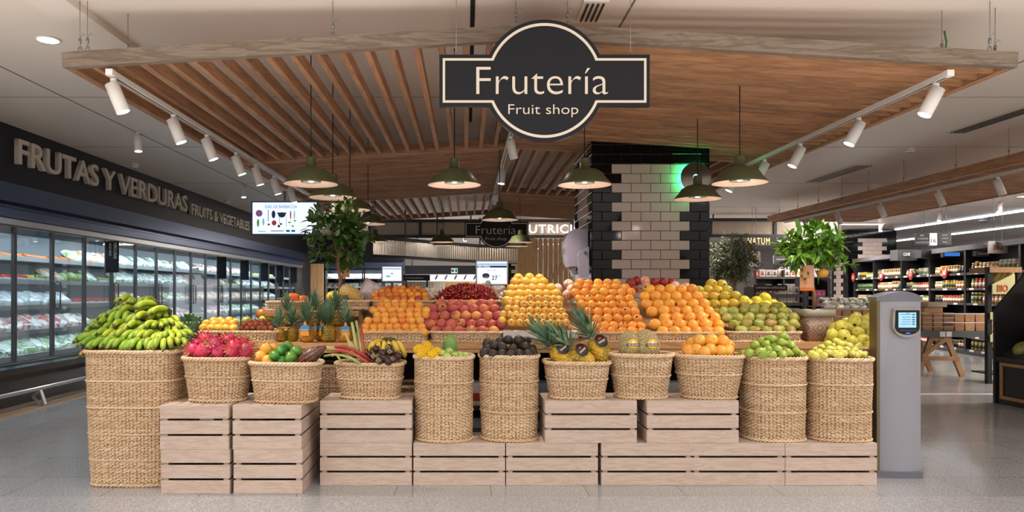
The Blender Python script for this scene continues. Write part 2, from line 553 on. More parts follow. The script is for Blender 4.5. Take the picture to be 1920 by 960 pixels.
# LED strips, vents, detectors on the right-hand ceiling
for n, (xx, ya, yb) in enumerate(((12.4, 12, 27), (15.2, 14, 30))):
    m = MB()
    y = ya
    while y < yb:
        m.box(xx-.03, xx+.03, y, y+.13, ZC-.03, ZC-.001); y += .2
    tag(m.build('light_strip', litcool), ['dotted white light strip on the ceiling nearer the jar shelves', 'dotted white light strip on the ceiling farther right'][n], 'light')
def vent(px, py, w, d, label):
    Y = (ZC-CZ)*F/(CY-py); p = P(px, py, Y)
    t = thing('ceiling_vent', label, 'vent', (p.x, Y, ZC-.02))
    b = MB()
    for k in range(4): b.box(-w/2+k*w/3-.006, -w/2+k*w/3+.006, -d/2, d/2, 0, .02)
    b.build('slot', black, t, local=True)
    f = MB(); f.box(-w/2-.03, w/2+.03, -d/2-.03, d/2+.03, .008, .019); f.build('frame', ceil_m, t, local=True)
vent(1870, 222, .14, 1.3, 'linear ceiling vent at the upper right edge')
vent(1570, 325, .2, 1.6, 'linear ceiling vent between the two wooden canopies')
vent(1110, 20, .1, .3, 'small ceiling vent above the large hanging shop sign')
def ceil_round(name, px, py, r, h, m, label, cat):
    Y = (ZC-CZ)*F/(CY-py); p = P(px, py, Y)
    t = thing(name, label, cat, (p.x, Y, ZC-h))
    MB().lathe([(r*.5, 0), (r*.85, h*.12), (r*.9, h*.4), (r*.6, h*.5), (r, h*.55), (r, h)], 20).build('housing', m, t, local=True)
    MB().lathe([(1e-6, -.004), (r*.2, -.004), (r*.2, .004)], 12).build('sensor', black, t, local=True)
ceil_round('smoke_detector', 1706, 278, .06, .05, white, 'white smoke detector on the ceiling right of the canopy', 'smoke detector')
ceil_round('security_camera', 253, 306, .05, .07, white, 'small dome camera on the ceiling above the fridge lettering', 'camera')
ceil_round('security_camera', 425, 375, .05, .07, white, 'small dome camera on the ceiling near the wall screen', 'camera')
ceil_round('security_camera', 1846, 407, .13, .13, mat('dome_grey', '#77787b', .2), 'dark dome camera on the ceiling over the jar shelves', 'camera')

# ------------------------------------------------------------------ wooden canopy
HE, HR = 1.50, 1.68                        # eave and ridge top above the eye
XE0, XRG, XE1 = -2.53, .47, 3.44
BH = .095
def zt(x):
    if x < XRG: k = (x-XE0)/(XRG-XE0)
    else: k = (XE1-x)/(XE1-XRG)
    return CZ + HE + (HR-HE)*k
YR = [4.66, 8.2, 11.9, 15.2]
def canopy_panel(side, r, lengthwise, n, label):
    xa, xb = (XE0, XRG) if side == 0 else (XRG, XE1)
    ya, yb = YR[r], YR[r+1]
    if side: 
        if r > 0: xb = 3.44
    t = thing('canopy_panel', label, 'canopy', ((xa+xb)/2, (ya+yb)/2, zt((xa+xb)/2)-BH))
    fm = beam_grey if r == 0 else beam_w
    e = .055
    def cross(y, w, m, nm):
        b = MB(); b.bar((xa, y, zt(xa)-BH/2), (xb, y, zt(xb)-BH/2), w, BH)
        b.build(nm, m, t)
    cross(ya+e/2, e, fm, 'beam'); cross(yb-e/2-.001, e, beam_w, 'beam')
    for xx in (xa+e/2+.001, xb-e/2-.001):
        # beam running into the shop, built along local X so the grain follows it
        l = yb-ya-2*e-.004
        b = MB(); b.box(-l/2, l/2, -e/2, e/2, 0, BH)
        b.build('beam', beam_w, t, local=True, loc=Vector((xx, (ya+yb)/2, zt(xx)-BH))-t.location, rot=(0, 0, R(90)))
    sw, sh = .038, .086
    if lengthwise:
        l = yb-ya-2*e-.006
        me = MB().box(-l/2, l/2, -sw/2, sw/2, 0, sh).mesh('slat', beam_w)
        for i in range(n):
            x = xa+e + (xb-xa-2*e)*(i+.7)/(n+.4)
            inst('slat', me, Vector((x, (ya+yb)/2, zt(x)-BH+.008))-t.location, (0, 0, R(90)), parent=t)
    else:
        p, q = Vector((xa+e+.002, 0, zt(xa+e))), Vector((xb-e-.002, 0, zt(xb-e)))
        l = (q-p).length; ang = -math.atan2(q.z-p.z, q.x-p.x)
        me = MB().box(-l/2, l/2, -sw/2, sw/2, 0, sh).mesh('slat', beam_w)
        for i in range(n):
            y = ya+e + (yb-ya-2*e)*(i+.7)/(n+.4)
            inst('slat', me, Vector(((p.x+q.x)/2, y, (p.z+q.z)/2-BH+.006))-t.location, (0, ang, 0), parent=t)
    return t
canopy_panel(0, 0, True, 18, 'front left slatted wooden ceiling panel, slats running into the shop')
canopy_panel(1, 0, False, 23, 'front right slatted wooden ceiling panel, closely spaced crosswise slats')
canopy_panel(0, 1, False, 26, 'middle left slatted wooden ceiling panel over the lamps, crosswise slats')
canopy_panel(1, 1, True, 18, 'middle right slatted wooden ceiling panel left of the tiled column, lengthwise slats')
canopy_panel(0, 2, True, 18, 'rear left slatted wooden ceiling panel with gaps showing the white ceiling')
canopy_panel(1, 2, False, 26, 'rear right slatted wooden ceiling panel in front of the white neon letters')
# hanging wires with clips
def hanger(px, Y, zb, label, loops=True, green=False, x=None):
    xx = (px-CX)*Y/F if x is None else x
    t = thing('hanging_wire', label, 'wire', (xx, Y, zb), group='suspension wires of the wooden canopies')
    MB().tube([(0, 0, .02), (0, 0, ZC-zb)], .0022, 5).build('cable', wire, t, local=True)
    m = MB(); m.lathe([(.009, .055), (.009, .085)], 8)
    m.tube([(.013*math.cos(a), 0, .02+.018*math.sin(a)) for a in [2*PI*k/12 for k in range(12)]], .003, 5, closed=True)
    m.tube([(.0, .0, .09), (.02, 0, .12), (.035, 0, .105)], .002, 4)
    m.build('clip', wire, t, local=True)
    if green:
        g = MB(); g.tube([(.02, 0, 0), (.03, 0, .1), (.022, .01, .17)], .006, 6); g.build('earth_wire', mat('wire_green', '#1f7a2c', .5), t, local=True)
for HI, (px, Y) in enumerate(((150, 4.69), (164, 4.69), (240, 4.9), (624, 4.69), (967, 4.69), (1064, 4.69), (1856, 4.69), (1866, 4.8))):
    x = (px-CX)*Y/F
    hanger(px, Y, zt(x), 'thin steel suspension wire on the front canopy beam, %s from left' % ORD[HI])
hanger(1766, 4.85, zt(2.95), 'suspension wire with green earth cable above the right canopy end', green=True)

# second canopy at right
def canopy2():
    xa, xb, ya, yb = 6.02, 7.85, 7.3, 14.9
    z1 = CZ+1.5; z0 = z1-BH
    t = thing('canopy_panel', 'slatted wooden ceiling panel at the far right edge over the grocery aisle', 'canopy', ((xa+xb)/2, (ya+yb)/2, z0))
    for xx in (xa, xb):
        l = yb-ya
        MB().box(-l/2, l/2, -.03, .03, 0, BH+.02).build('beam', beam_w, t, local=True, loc=Vector((xx, (ya+yb)/2, z0))-t.location, rot=(0, 0, R(90)))
    for yy in (ya+.03, yb-.03):
        MB().box(-(xb-xa)/2+.032, (xb-xa)/2-.032, -.028, .028, 0, BH).build('beam', beam_w, t, local=True, loc=(0, yy-(ya+yb)/2, 0))
    l = xb-xa-.07
    me = MB().box(-l/2, l/2, -.02, .02, 0, .07).mesh('slat', beam_w)
    n = 62
    for i in range(n):
        inst('slat', me, (0, -(yb-ya)/2+.1+(yb-ya-.2)*i/(n-1), .012), parent=t)
    for i, y in enumerate((8.3, 9.2, 10.3, 11.2, 12, 12.8, 13.6, 14.4)):
        hanger(0, y, z1, 'steel suspension wire above the right-hand wooden canopy, %s from right' % ORD[i], x=xa)
canopy2()

# ------------------------------------------------------------------ track lights
def track(x, ya, yb, z, label):
    t = thing('lighting_track', label, 'track', (x, (ya+yb)/2, z-.018))
    l = (yb-ya)/2
    m = MB(); m.box(-.02, .02, -l, l, .0, .035); m.build('rail', white, t, local=True)
    g = MB(); g.box(-.008, .008, -l+.02, l-.02, -.0015, .001); g.build('groove', grey_m, t, local=True)
    c = MB(); c.box(-.022, .022, -l-.012, -l+.03, -.002, .037); c.build('end_cap', white_pl, t, local=True)
    return t
zeb = CZ+HE-BH
def sp_mesh():
    b = MB().lathe([(.040, -.19), (.043, -.188), (.043, 0), (.03, .004), (1e-5, .004)], 20, cap=False).mesh('lamp_body', white)
    a = MB().lathe([(1e-5, -.187), (.0405, -.187)], 20).mesh('lens', lit)
    return b, a
SPB, SPA = sp_mesh()
def spot(x, y, z, aim, label, power=32, group=None, color=WARM, on=True, size=65):
    t = thing('track_spotlight', label, 'spotlight', (x, y, z), group=group)
    d = Vector(aim).normalized()
    q = d.to_track_quat('-Z', 'Y').to_euler()
    arm = MB(); arm.lathe([(.014, -.03), (.02, -.028), (.02, -.006), (.012, -.004), (.012, 0)], 10)
    arm.bar((.012, 0, -.02), (.012, 0, -.085), .012, .005)
    arm.build('bracket', white_pl, t, local=True)
    b = inst('lamp_body', SPB, Vector((0, 0, -.07))+Vector((0, 0, 0))-d*0.03, q, parent=t)
    l = inst('lens', SPA, b.location, q, parent=t)
    if power:
        light('SPOT', b.location + d*.215, power, color, t, aim=d, size=.04, spot=size, blend=.8)
track(-2.25, 4.70, 11.0, zeb-.02, 'white lighting track under the left edge of the wooden canopy')
track(3.05, 4.72, 9.6, zeb-.02, 'white lighting track under the right edge of the wooden canopy')
zrb = zt(XRG)-BH
track(.43, 5.0, 14.5, zrb-.02, 'white lighting track under the canopy ridge behind the big sign')
ordn = ['nearest', 'second', 'third', 'fourth', 'fifth', 'sixth', 'seventh', 'eighth', 'ninth']
for i, y in enumerate((4.75, 5.72, 6.45, 7.27, 7.95, 8.7, 9.5)):
    spot(-2.25, y, zeb-.038, (.38 if i < 4 else .3, .08, -1), '%s white spotlight on the left canopy track' % ordn[i].capitalize(), 75)
for i, y in enumerate((4.86, 5.82, 6.84, 7.66, 8.5)):
    spot(3.05, y, zeb-.038, (-.5, .05, -1), '%s white spotlight on the right canopy track' % ordn[i].capitalize(), 80)
for i, y in enumerate((6.15, 7.4, 9.1, 11.4)):
    spot(.43, y, zrb-.038, [(.1, -.25, -1), (.25, .2, -1), (-.1, -.1, -1), (.05, .9, -.8)][i], '%s white spotlight on the ridge track behind the big sign' % ordn[i].capitalize(), 75 if i < 3 else 170)
track(6.25, 7.6, 14.7, CZ+1.38, 'white lighting track along the right-hand wooden canopy')
for i, y in enumerate((8.8, 9.9, 11.3, 12.6, 13.8)):
    spot(6.25, y, CZ+1.362, (.35, -.1, -1), '%s white spotlight on the track of the right-hand canopy' % ordn[i].capitalize(), 0)
for i, (px, py) in enumerate(((258, 247), (456, 345), (1875, 377), (1763, 396), (1652, 418))):
    Y = (ZC-CZ)*F/(CY-py); p = P(px, py, Y)
    spot(p.x, Y, ZC, ((.1, -.1, -1), (.1, -.1, -1), (-.25, -.15, -1), (-.25, -.15, -1), (-.25, -.3, -1))[i],
         ('white ceiling spotlight over the word FRUTAS', 'white ceiling spotlight over the word VEGETABLES', 'rightmost white ceiling spotlight over the jar shelves',
          'middle white ceiling spotlight over the jar shelves', 'white ceiling spotlight in front of the far tiled column')[i], 60, color=NEUT, size=90)

# ------------------------------------------------------------------ pendant lamps
def pendant_proto():
    t = thing('pendant_lamp', 'x', 'lamp')
    out = [(1e-5, .206), (.034, .20), (.037, .19), (.038, .128), (.050, .122), (.095, .112), (.135, .088), (.158, .052), (.198, .006), (.2, -.002)]
    inn = [(.196, -.001), (.154, .048), (.130, .083), (.09, .104), (1e-5, .108)]
    MB().lathe(out + inn, 36, mis=[0]*9 + [1]*6).build('lamp_shade', [greenlamp, lampin], t, local=True)
    MB().lathe([(.06, .098), (.074, .05), (.074, .012), (.07, .012), (.07, .05)], 24, cap=False).build('glass_guard', [mat('guard_glass', '#6b6f68', .15, metal=.3)], t, local=True)
    MB().lathe([(1e-5, .012), (.016, .016), (.026, .035), (.026, .05), (.014, .075), (.014, .1)], 14).build('bulb', bulbm, t, local=True)
    return t
pend = pendant_proto()
def pendant(px, Y, z, ztop, label, first=[True]):
    x = (px-CX)*Y/F
    loc = (x, Y, z)
    if first[0]: t = pend; t.location = loc; t['label'] = label; first[0] = False
    else: t = dup(pend, loc, label=label)
    MB().tube([(0, 0, .2), (0, 0, ztop-z)], .004, 6).build('cord', cordm, t, local=True)
    light('POINT', (0, 0, -.06), .8, WARM, t, size=.03)
    return t
ZP = 2.055
for px, Y, lab in ((583, 5.55, 'green pendant lamp at front left, nearest the ceiling track'), (852, 5.6, 'green pendant lamp just left below the big hanging sign'),
                   (1096, 5.6, 'green pendant lamp just right below the big hanging sign, before the tiled column'), (1387, 5.5, 'rightmost green pendant lamp at the front, beside the right track')):
    pendant(px, Y, ZP, ZC, lab)
for px, Y, lab in ((624, 6.35, 'green pendant lamp second in the left line, behind the front left one'), (1308, 6.45, 'green pendant lamp in front of the glowing green disc'),
                   (656, 7.3, 'green pendant lamp third in the left line, above the lemon tree'), (690, 8.8, 'green pendant lamp fourth in the left line, right of the tree crown'),
                   (937, 8.3, 'green pendant lamp overlapping the top of the small shop sign'), (704, 12.2, 'small far pendant lamp right beside the lemon tree leaves'),
                   (829, 12.0, 'upper one of two far pendant lamps hanging together left of the small sign'), (832, 13.2, 'lower one of two far pendant lamps hanging together left of the small sign'),
                   (975, 12.3, 'upper one of two far pendant lamps overlapping the small sign at right'), (969, 13.4, 'lower one of two far pendant lamps overlapping the small sign at right')):
    pendant(px, Y, ZP+.02 if Y > 12 else ZP, ZC, lab)

# ------------------------------------------------------------------ hanging shop signs
def shop_sign(cx, cy, s, Y, label, wire_top):
    c = P(cx, cy, Y)
    t = thing('hanging_sign', label, 'sign', (c.x, Y, c.z-.36*s))
    def outline(r, w, h, n=40):
        # circle of radius r joined with a bar of half width w, half height h
        a = math.asin(h/r); pts = []
        for k in range(n+1): 
            an = a + (PI-2*a)*k/n; pts.append((r*math.cos(an), r*math.sin(an)))
        pts += [(-w, h), (-w, -h)]
        for k in range(n+1):
            an = PI+a + (PI-2*a)*k/n; pts.append((r*math.cos(an), r*math.sin(an)))
        pts += [(w, -h), (w, h)]
        return [(c.x+x*s, c.z+z*s) for x, z in pts]
    MB().prism(outline(.36, .62, .153), Y, Y+.03).build('board', signblk, t)
    MB().frame(outline(.338, .600, .131), outline(.322, .586, .117), Y-.003, Y+.001).build('border', letter, t)
    k = 318*s
    def bx(x0, x1, y0, y1): return (c.x+x0/318*s, c.z-y1/318*s, (x1-x0)/318*s, (y1-y0)/318*s)
    x, z, w, h = bx(893-1021, 1140-1021, 126-151, 177-151)
    text('lettering', 'Frutería', letter, t, (x, Y, z), (1, 0, 0), (0, 0, 1), w, h, -.012, .006)
    x, z, w, h = bx(953-1021, 1084-1021, 196-151, 220-151)
    text('lettering', 'Fruit shop', letter, t, (x, Y, z), (1, 0, 0), (0, 0, 1), w, h, -.008, .006)
    for sx in (-.52, .51):
        m = MB(); m.tube([(c.x+sx*s, Y+.015, c.z+.153*s+.02), (c.x+sx*s, Y+.015, wire_top)], .0018, 5)
        m.tube([(c.x+sx*s+.012*math.cos(a), Y+.015, c.z+.153*s+.012+.012*math.sin(a)) for a in [2*PI*q/12 for q in range(12)]], .002, 5, closed=True)
        m.build('hanging_wire', wire, t)
shop_sign(1021, 151, 1.0, 4.40, 'large dark round-and-bar sign reading Frutería Fruit shop at top centre', ZC)
shop_sign(931, 431, 1.0, 14.5, 'small distant dark sign reading Frutería Fruit shop behind the pendant lamps', ZC)

# ------------------------------------------------------------------ tiled columns
tile_w = mat('tile_white', '#b9aaa2', .12, spec=.4)
tile_b = mat('tile_black', '#060608', .08, spec=.35)
grout = mat('grout', '#4a4542', .8)
def tiled_column(x0, y0, nx, nd, tw, th, ztop, zref, label, rows_white, topblack=1, zcut=ZC):
    t = thing('tiled_column', label, 'column', (x0+nx*tw/2, y0+nd*tw/2, 0))
    x1, y1 = x0+nx*tw, y0+nd*tw
    MB().box(x0+.006, x1-.006, y0+.006, y1-.006, 0, zcut).build('core', grout, t)
    W_, B_ = MB(), MB()
    g = .0022
    def face(n, put):
        z = zref; r = 0
        # rows counted downward from zref, plus extra black rows above
        k = int((zcut-zref)/th)
        for i in range(-k, int(zref/th)+1):
            za = zref-(i+1)*th; zb = zref-i*th
            if za < 0: za = 0
            if zb > zcut: continue
            odd = i % 2 == 0
            if odd: cuts = [(q, q+1) for q in range(n)]; lo, hi = 1, n-1
            else: cuts = [(0, .5)] + [(q+.5, q+1.5) for q in range(n-1)] + [(n-.5, n)]; lo, hi = 1.5, n-1.5
            for a, b in cuts:
                w = i >= 0 and a >= lo-.01 and b <= hi+.01
                put(W_ if w else B_, a*tw+g, b*tw-g, za+g, zb-g)
    d = .011
    face(nx, lambda m, a, b, za, zb: m.box(x0+a, x0+b, y0-d+.006, y0+.008, za, zb, bev=.0035))
    face(nd, lambda m, a, b, za, zb: m.box(x0-d+.006, x0+.008, y0+a, y0+b, za, zb, bev=.0035))
    face(nd, lambda m, a, b, za, zb: m.box(x1-.008, x1+d-.006, y0+a, y0+b, za, zb, bev=.0035))
    W_.build('white_tiles', tile_w, t); B_.build('black_tiles', tile_b, t)
    return t
tiled_column(1.277, 7.64, 6, 6, .2, .0977, 3, 2.562, 'large column behind the oranges with white tiles between black tile corners', 0)
tiled_column(11.02, 21.6, 5, 4, .28, .116, 3, 2.81, 'distant black and white tiled column beside the jar shelves', 0)
tiled_column(.98, 20.0, 4, 3, .2, .0977, 3, 2.05, 'far slim black and white tiled column behind the price screen', 0)
# disc light with green halo
c = P(1302, 334, 7.62)
t = thing('disc_lamp', 'brushed metal disc with green glow and green rosette on the tiled column', 'wall lamp', (c.x, 7.62, c.z))
RX = RM(R(90))
MB().lathe([(1e-5, .055), (.15, .055), (.155, .05), (.155, .04), (1e-5, .04)], 40, M=RX).build('disc', mat('brushed_disc', '#8a8078', .3, metal=.9), t, local=True)
MB().lathe([(.13, .005), (.148, .008), (.148, .036), (.13, .036)], 40, M=RX).build('halo_ring', glow('green_lit', '#35ff8a', 22), t, local=True)
r = MB()
for k in range(12):
    a = 2*PI*k/12; r.ell((.026*math.cos(a), -.058, .026*math.sin(a)), (.007, .003, .007), 8, 5)
r.build('rosette', glow('green_dot', '#7dffd0', 3), t, local=True)
# paper towel dispenser on the column's left side
t = thing('paper_dispenser', 'pale grey paper towel dispenser on the left side of the tiled column', 'dispenser', (1.262, 8.0, 1.52))
disp = mat('dispenser_plastic', '#aaa2b4', .3, coat=.2)
prof = [(0, 0), (-.19, .0), (-.215, .06), (-.235, .2), (-.235, .28), (-.2, .36), (-.15, .39), (0, .39)]
MB().prism(prof, -.2, .14, plane='xz').build('housing', disp, t, local=True)
MB().prism([(-.01, -.12), (-.1, -.12), (-.125, .1), (-.1, .16), (-.01, .2)], -.33, -.21).build('soap_unit', disp, t, local=True)
m = MB(); m.prism([(-.17, -.03), (-.12, -.0), (-.1, .0), (-.14, -.1)], -.1, .05); m.build('paper_sheet', white_pl, t, local=True)
MB().box(-.06, -.03, -.34, -.33, .12, .15).build('button', mat('button_blue', '#2c5f96', .3), t, local=True)
# ------------------------------------------------------------------ glass-door fridge along the left wall
XF = -5.0
YA, YZ = 6.71, 22.46
case_m = mat('case_inside', '#a9abad', .5)
base_m = mat('case_base', '#1b1b1f', .3, coat=.3)
t = fr = thing('refrigerated_display_case', 'long black fridge with glass doors along the left wall under the big lettering', 'fridge', ((XF-6)/2, (YA+YZ)/2, 0))
MB().prism([(-6.2, 0), (-4.98, 0), (-4.98, .12), (-4.93, .14), (-4.90, .30), (-4.86, .36), (-4.86, .43), (-4.98, .46), (-6.2, .46)], YA, YZ).build('base', base_m, t)
MB().box(-6.2, -6.12, YA, YZ, .46, 2.45).build('back_panel', case_m, t)
MB().box(-6.12, XF-.02, YA, YZ, 2.03, 2.44).build('top_housing', dark, t)
for y in (YA-.03, YZ): MB().box(-6.2, XF, y, y+.03, .46, 2.44).build('end_panel', dark, t)
MB().box(XF-.01, XF+.05, YA, YZ, 1.985, 2.05).build('door_header', steel, t)
MB().prism([(XF-.02, 2.05), (XF+.10, 2.06), (XF+.10, 2.15), (XF+.02, 2.17), (XF+.02, 2.2), (XF+.13, 2.22), (XF+.11, 2.42), (XF-.02, 2.44)], YA, YZ).build('metal_trim', blue_m, t)
shelf_z = [.50, .785, 1.08, 1.38, 1.65]
for i, z in enumerate(shelf_z):
    MB().box(-6.12, -5.22, YA, YZ, z-.02, z).build('shelf', case_m, t)
    MB().box(-5.22, -5.19, YA, YZ, z-.035, z+.02).build('price_rail', white, t)
nd = 21
for k in range(nd):
    ya = YA + .75*k
    f = MB()
    w = .022
    for a, b in ((ya+.004, ya+.004+w), (ya+.746-w, ya+.746)): f.box(XF, XF+.035, a, b, .47, 1.985)
    f.box(XF, XF+.035, ya+.004+w, ya+.746-w, .47, .49); f.box(XF, XF+.035, ya+.004+w, ya+.746-w, 1.965, 1.985)
    d = f.build('door', grey_m, t)
    MB().box(XF+.014, XF+.02, ya+.026, ya+.724, .49, 1.965).build('door_glass', glass, d)
    yh = ya+.69 if k % 2 == 0 else ya+.06
    h = MB(); h.tube([(XF+.035, yh, 1.05), (XF+.085, yh, 1.06), (XF+.085, yh, 1.37), (XF+.035, yh, 1.38)], .009, 7)
    h.build('handle', grey_m, d)
m = MB()
m.tube([(-4.72, 5.5, .19), (-4.72, YZ, .19)], .022, 10)
t = thing('bumper_rail', 'steel bumper rail on angled feet along the floor before the fridge', 'rail', (-4.72, 14, 0))
m.build('tube', steel, t)
for y in (6.6, 8.25, 9.9, 11.6, 13.3, 15.0, 17, 19, 21):
    b = MB(); b.bar((-4.72, y, .17), (-4.80, y, .10), .05, .012); b.bar((-4.80, y, .10), (-4.72, y+.0, .006), .05, .012); b.bar((-4.72, y, .185), (-4.66, y, .01), .05, .012)
    b.build('foot', steel, t)
for y, l in ((10.5, 7.4), (18.4, 7.4)):
    light('AREA', (-5.12, y, 1.97), 60, COOL, fr, rot=(0, R(30), 0), size=.12, sy=l, name='case_light').location -= fr.location
    for z in shelf_z[1:]: light('AREA', (-5.21, y, z-.045), 11, COOL, fr, rot=(0, R(35), 0), size=.03, sy=l, name='shelf_fill_light').location -= fr.location  # fill added under each shelf to even out the case brightness
# fascia with raised letters
t = thing('fascia_sign', 'black fascia above the fridge with raised lettering FRUTAS Y VERDURAS', 'sign', (-5.1, 14.2, 2.44))
MB().box(-5.25, -5.0, 5.0, 23.4, 2.44, ZC).build('board', signblk, t)
text('lettering', 'FRUTAS Y VERDURAS', letter, t, (-4.999, 8.24, 2.665), (0, 1, 0), (0, 0, 1), 4.98, .285, .012, .05)
text('lettering', 'FRUITS & VEGETABLES', letter, t, (-4.999, 13.42, 2.645), (0, 1, 0), (0, 0, 1), 3.55, .205, .012, .05)
# small hanging flags on the doors
for k, (px, wpx, s1, s2, lb) in enumerate(((209, 18, 'VERDURAS', 'VEGETABLES', 'nearest, reading VERDURAS'), (415, 10, 'FRUTAS', 'FRUITS', 'second'), (458, 9, 'SETAS', '', 'third'), (495, 8, '', '', 'fourth'), (524, 7, '', '', 'fifth'), (550, 6, '', '', 'sixth'))):
    Y = 4.88*F/(CX-px)
    t = thing('aisle_flag', 'narrow black vertical sign sticking out from the fridge doors, %s along the row' % lb, 'sign', (-4.88, Y, 1.55))
    MB().box(-4.96, -4.78, Y, Y+.008, 1.52, 1.95).build('panel', signblk, t)
    MB().box(-4.975, -4.96, Y-.004, Y+.012, 1.50, 1.97).build('holder', grey_m, t)
    if k == 0:
        text('lettering', s1, white, t, (-4.85, Y, 1.93), (0, 0, -1), (1, 0, 0), .22, .045, 0, .002)
        text('lettering', s2, white, t, (-4.91, Y, 1.93), (0, 0, -1), (1, 0, 0), .18, .026, 0, .002)

# packs of vegetables on the fridge shelves
def pillow_mesh(name, m, seed):
    r = random.Random(seed)
    b = MB()
    n = 10; vs = []; fs = []
    for top in (1, -1):
        for i in range(n+1):
            for k in range(n+1):
                x = i/n*2-1; y = k/n*2-1
                e = max(0, (1-x**4)*(1-y**4))
                z = top*.5*e**.5*(1+.35*noise.noise(Vector((x*1.7+seed, y*1.7, top))))
                vs.append((x*.11*(1-.08*abs(y)), y*.085, z*.075))
    N1 = (n+1)**2
    for i in range(n):
        for k in range(n):
            a = i*(n+1)+k
            fs.append((a, a+n+1, a+n+2, a+1)); a += N1
            fs.append((a, a+1, a+n+2, a+n+1))
    b.add(vs, fs, 0, True)
    return b.mesh(name, m)
def tray_mesh(name, m, m2):
    b = MB(); b.prism([(-.08, 0), (.08, 0), (.1, .035), (-.1, .035)], -.07, .07, 0)
    r = random.Random(name)
    for i in range(4):
        for k in range(3):
            b.ell((-.068+i*.045, -.045+k*.045, .045), (.024, .024, .022), 8, 5, 1)
    return b.mesh(name, [m, m2])
def veg_mesh(name, m, kind):
    b = MB()
    if kind == 'round':
        b.ell((0, 0, .055), (.065, .065, .055), 12, 8, 0, fn=lambda p, a: p*(1+.08*math.sin(5*a)))
    else:
        for i in range(5): b.tube([(-.1, -.05+i*.025, .02+.012*(i % 2)), (0, -.05+i*.025, .024+.012*(i % 2)), (.1, -.05+i*.022, .02)], [.016, .014, .006], 7)
    return b.mesh(name, [m])
film = dict(rough=.18, coat=.6)
P_ = []
for i, (a, b2) in enumerate((('#eef2ec', '#86b04e'), ('#f2ece6', '#d8502a'), ('#eef0f0', '#4f8a36'), ('#efe6da', '#ee8a24'), ('#e6ece2', '#3a7030'), ('#f6f4f2', '#b9c7c2'), ('#e8d8cc', '#9a2f2a'))):
    P_.append(('bag of greens' if i in (0, 2, 4) else 'bag', pillow_mesh('vegetable_bag', mat('veg_bag_%d' % i, a, c2=[b2, a], scale=9, detail=5, ramp=(.42, .56), rand=(.01, .15), **film), i)))
PT = [('tray', tray_mesh('produce_tray', white_pl, mat('tray_fruit_%d' % i, c, .3, rand=(.01, .1)))) for i, c in enumerate(('#c63a1e', '#d9c23a', '#7f9b4a'))]
PV = [('veg', veg_mesh('cauliflower', mat('cauli', '#dfe0b8', .6, bump=.6, bscale=60), 'round')), ('veg', veg_mesh('cabbage', mat('cabb', '#7f9f4f', .5, c2='#b6c98a', scale=20), 'round')),
      ('veg', veg_mesh('carrot_bunch', mat('carrot', '#d9702a', .5), 'long')), ('veg', veg_mesh('leek_bunch', mat('leek', '#7fa052', .5, c2='#dfe4c8', scale=9, stretch=(1, 6, 6)), 'long'))]
n = 0
seg = ['nearest the banana basket', 'in the middle of the long fridge', 'toward the far end of the long fridge']
shlv = ['bottom', 'second', 'middle', 'fourth', 'top']
for lv, z in enumerate(shelf_z):
    y = 7.6; q_ = 0
    run = None
    while y < 20.5:
        if run is None or rnd.random() < .3:
            k = rnd.random()
            run = rnd.choice(P_ if k < .62 else (PT if k < .78 else PV))
            if lv == 4 and y < 10: run = rnd.choice(PV + P_[1:2])
            if lv in (1, 2) and y < 9.5: run = rnd.choice(PT[:1] + P_[1:2] + P_[5:6])
        step = .235 if y < 13 else .30
        nm = run[1].name.split('.')[0]
        s = U(1.4, 1.65) if nm == 'vegetable_bag' else U(1.1, 1.25)
        sy = 0 if y < 11.5 else (1 if y < 16 else 2)
        kind = {'vegetable_bag': 'clear bag of vegetables', 'produce_tray': 'white tray of produce', 'cauliflower': 'whole cauliflower', 'cabbage': 'green cabbage', 'carrot_bunch': 'row of carrots', 'leek_bunch': 'bundle of leeks'}[nm]
        rx = R(-18) if nm == 'vegetable_bag' else 0
        o = inst(nm, run[1], (-5.38+U(-.03, .03), y, z+(.085 if nm == 'vegetable_bag' else .002)), (0, R(32) if nm == 'vegetable_bag' else R(3), R(90)+U(-.2, .2)) , s)
        if nm == 'vegetable_bag': o.rotation_euler = (R(35)+U(-.15, .15), 0, R(90)+U(-.2, .2))
        tag(o, '%s on the %s fridge shelf, %s from the near end' % (kind, shlv[lv], ORD[q_]), 'vegetables', 'vegetables on the %s fridge shelf' % shlv[lv]); q_ += 1
        y += step*s/1.5; n += 1

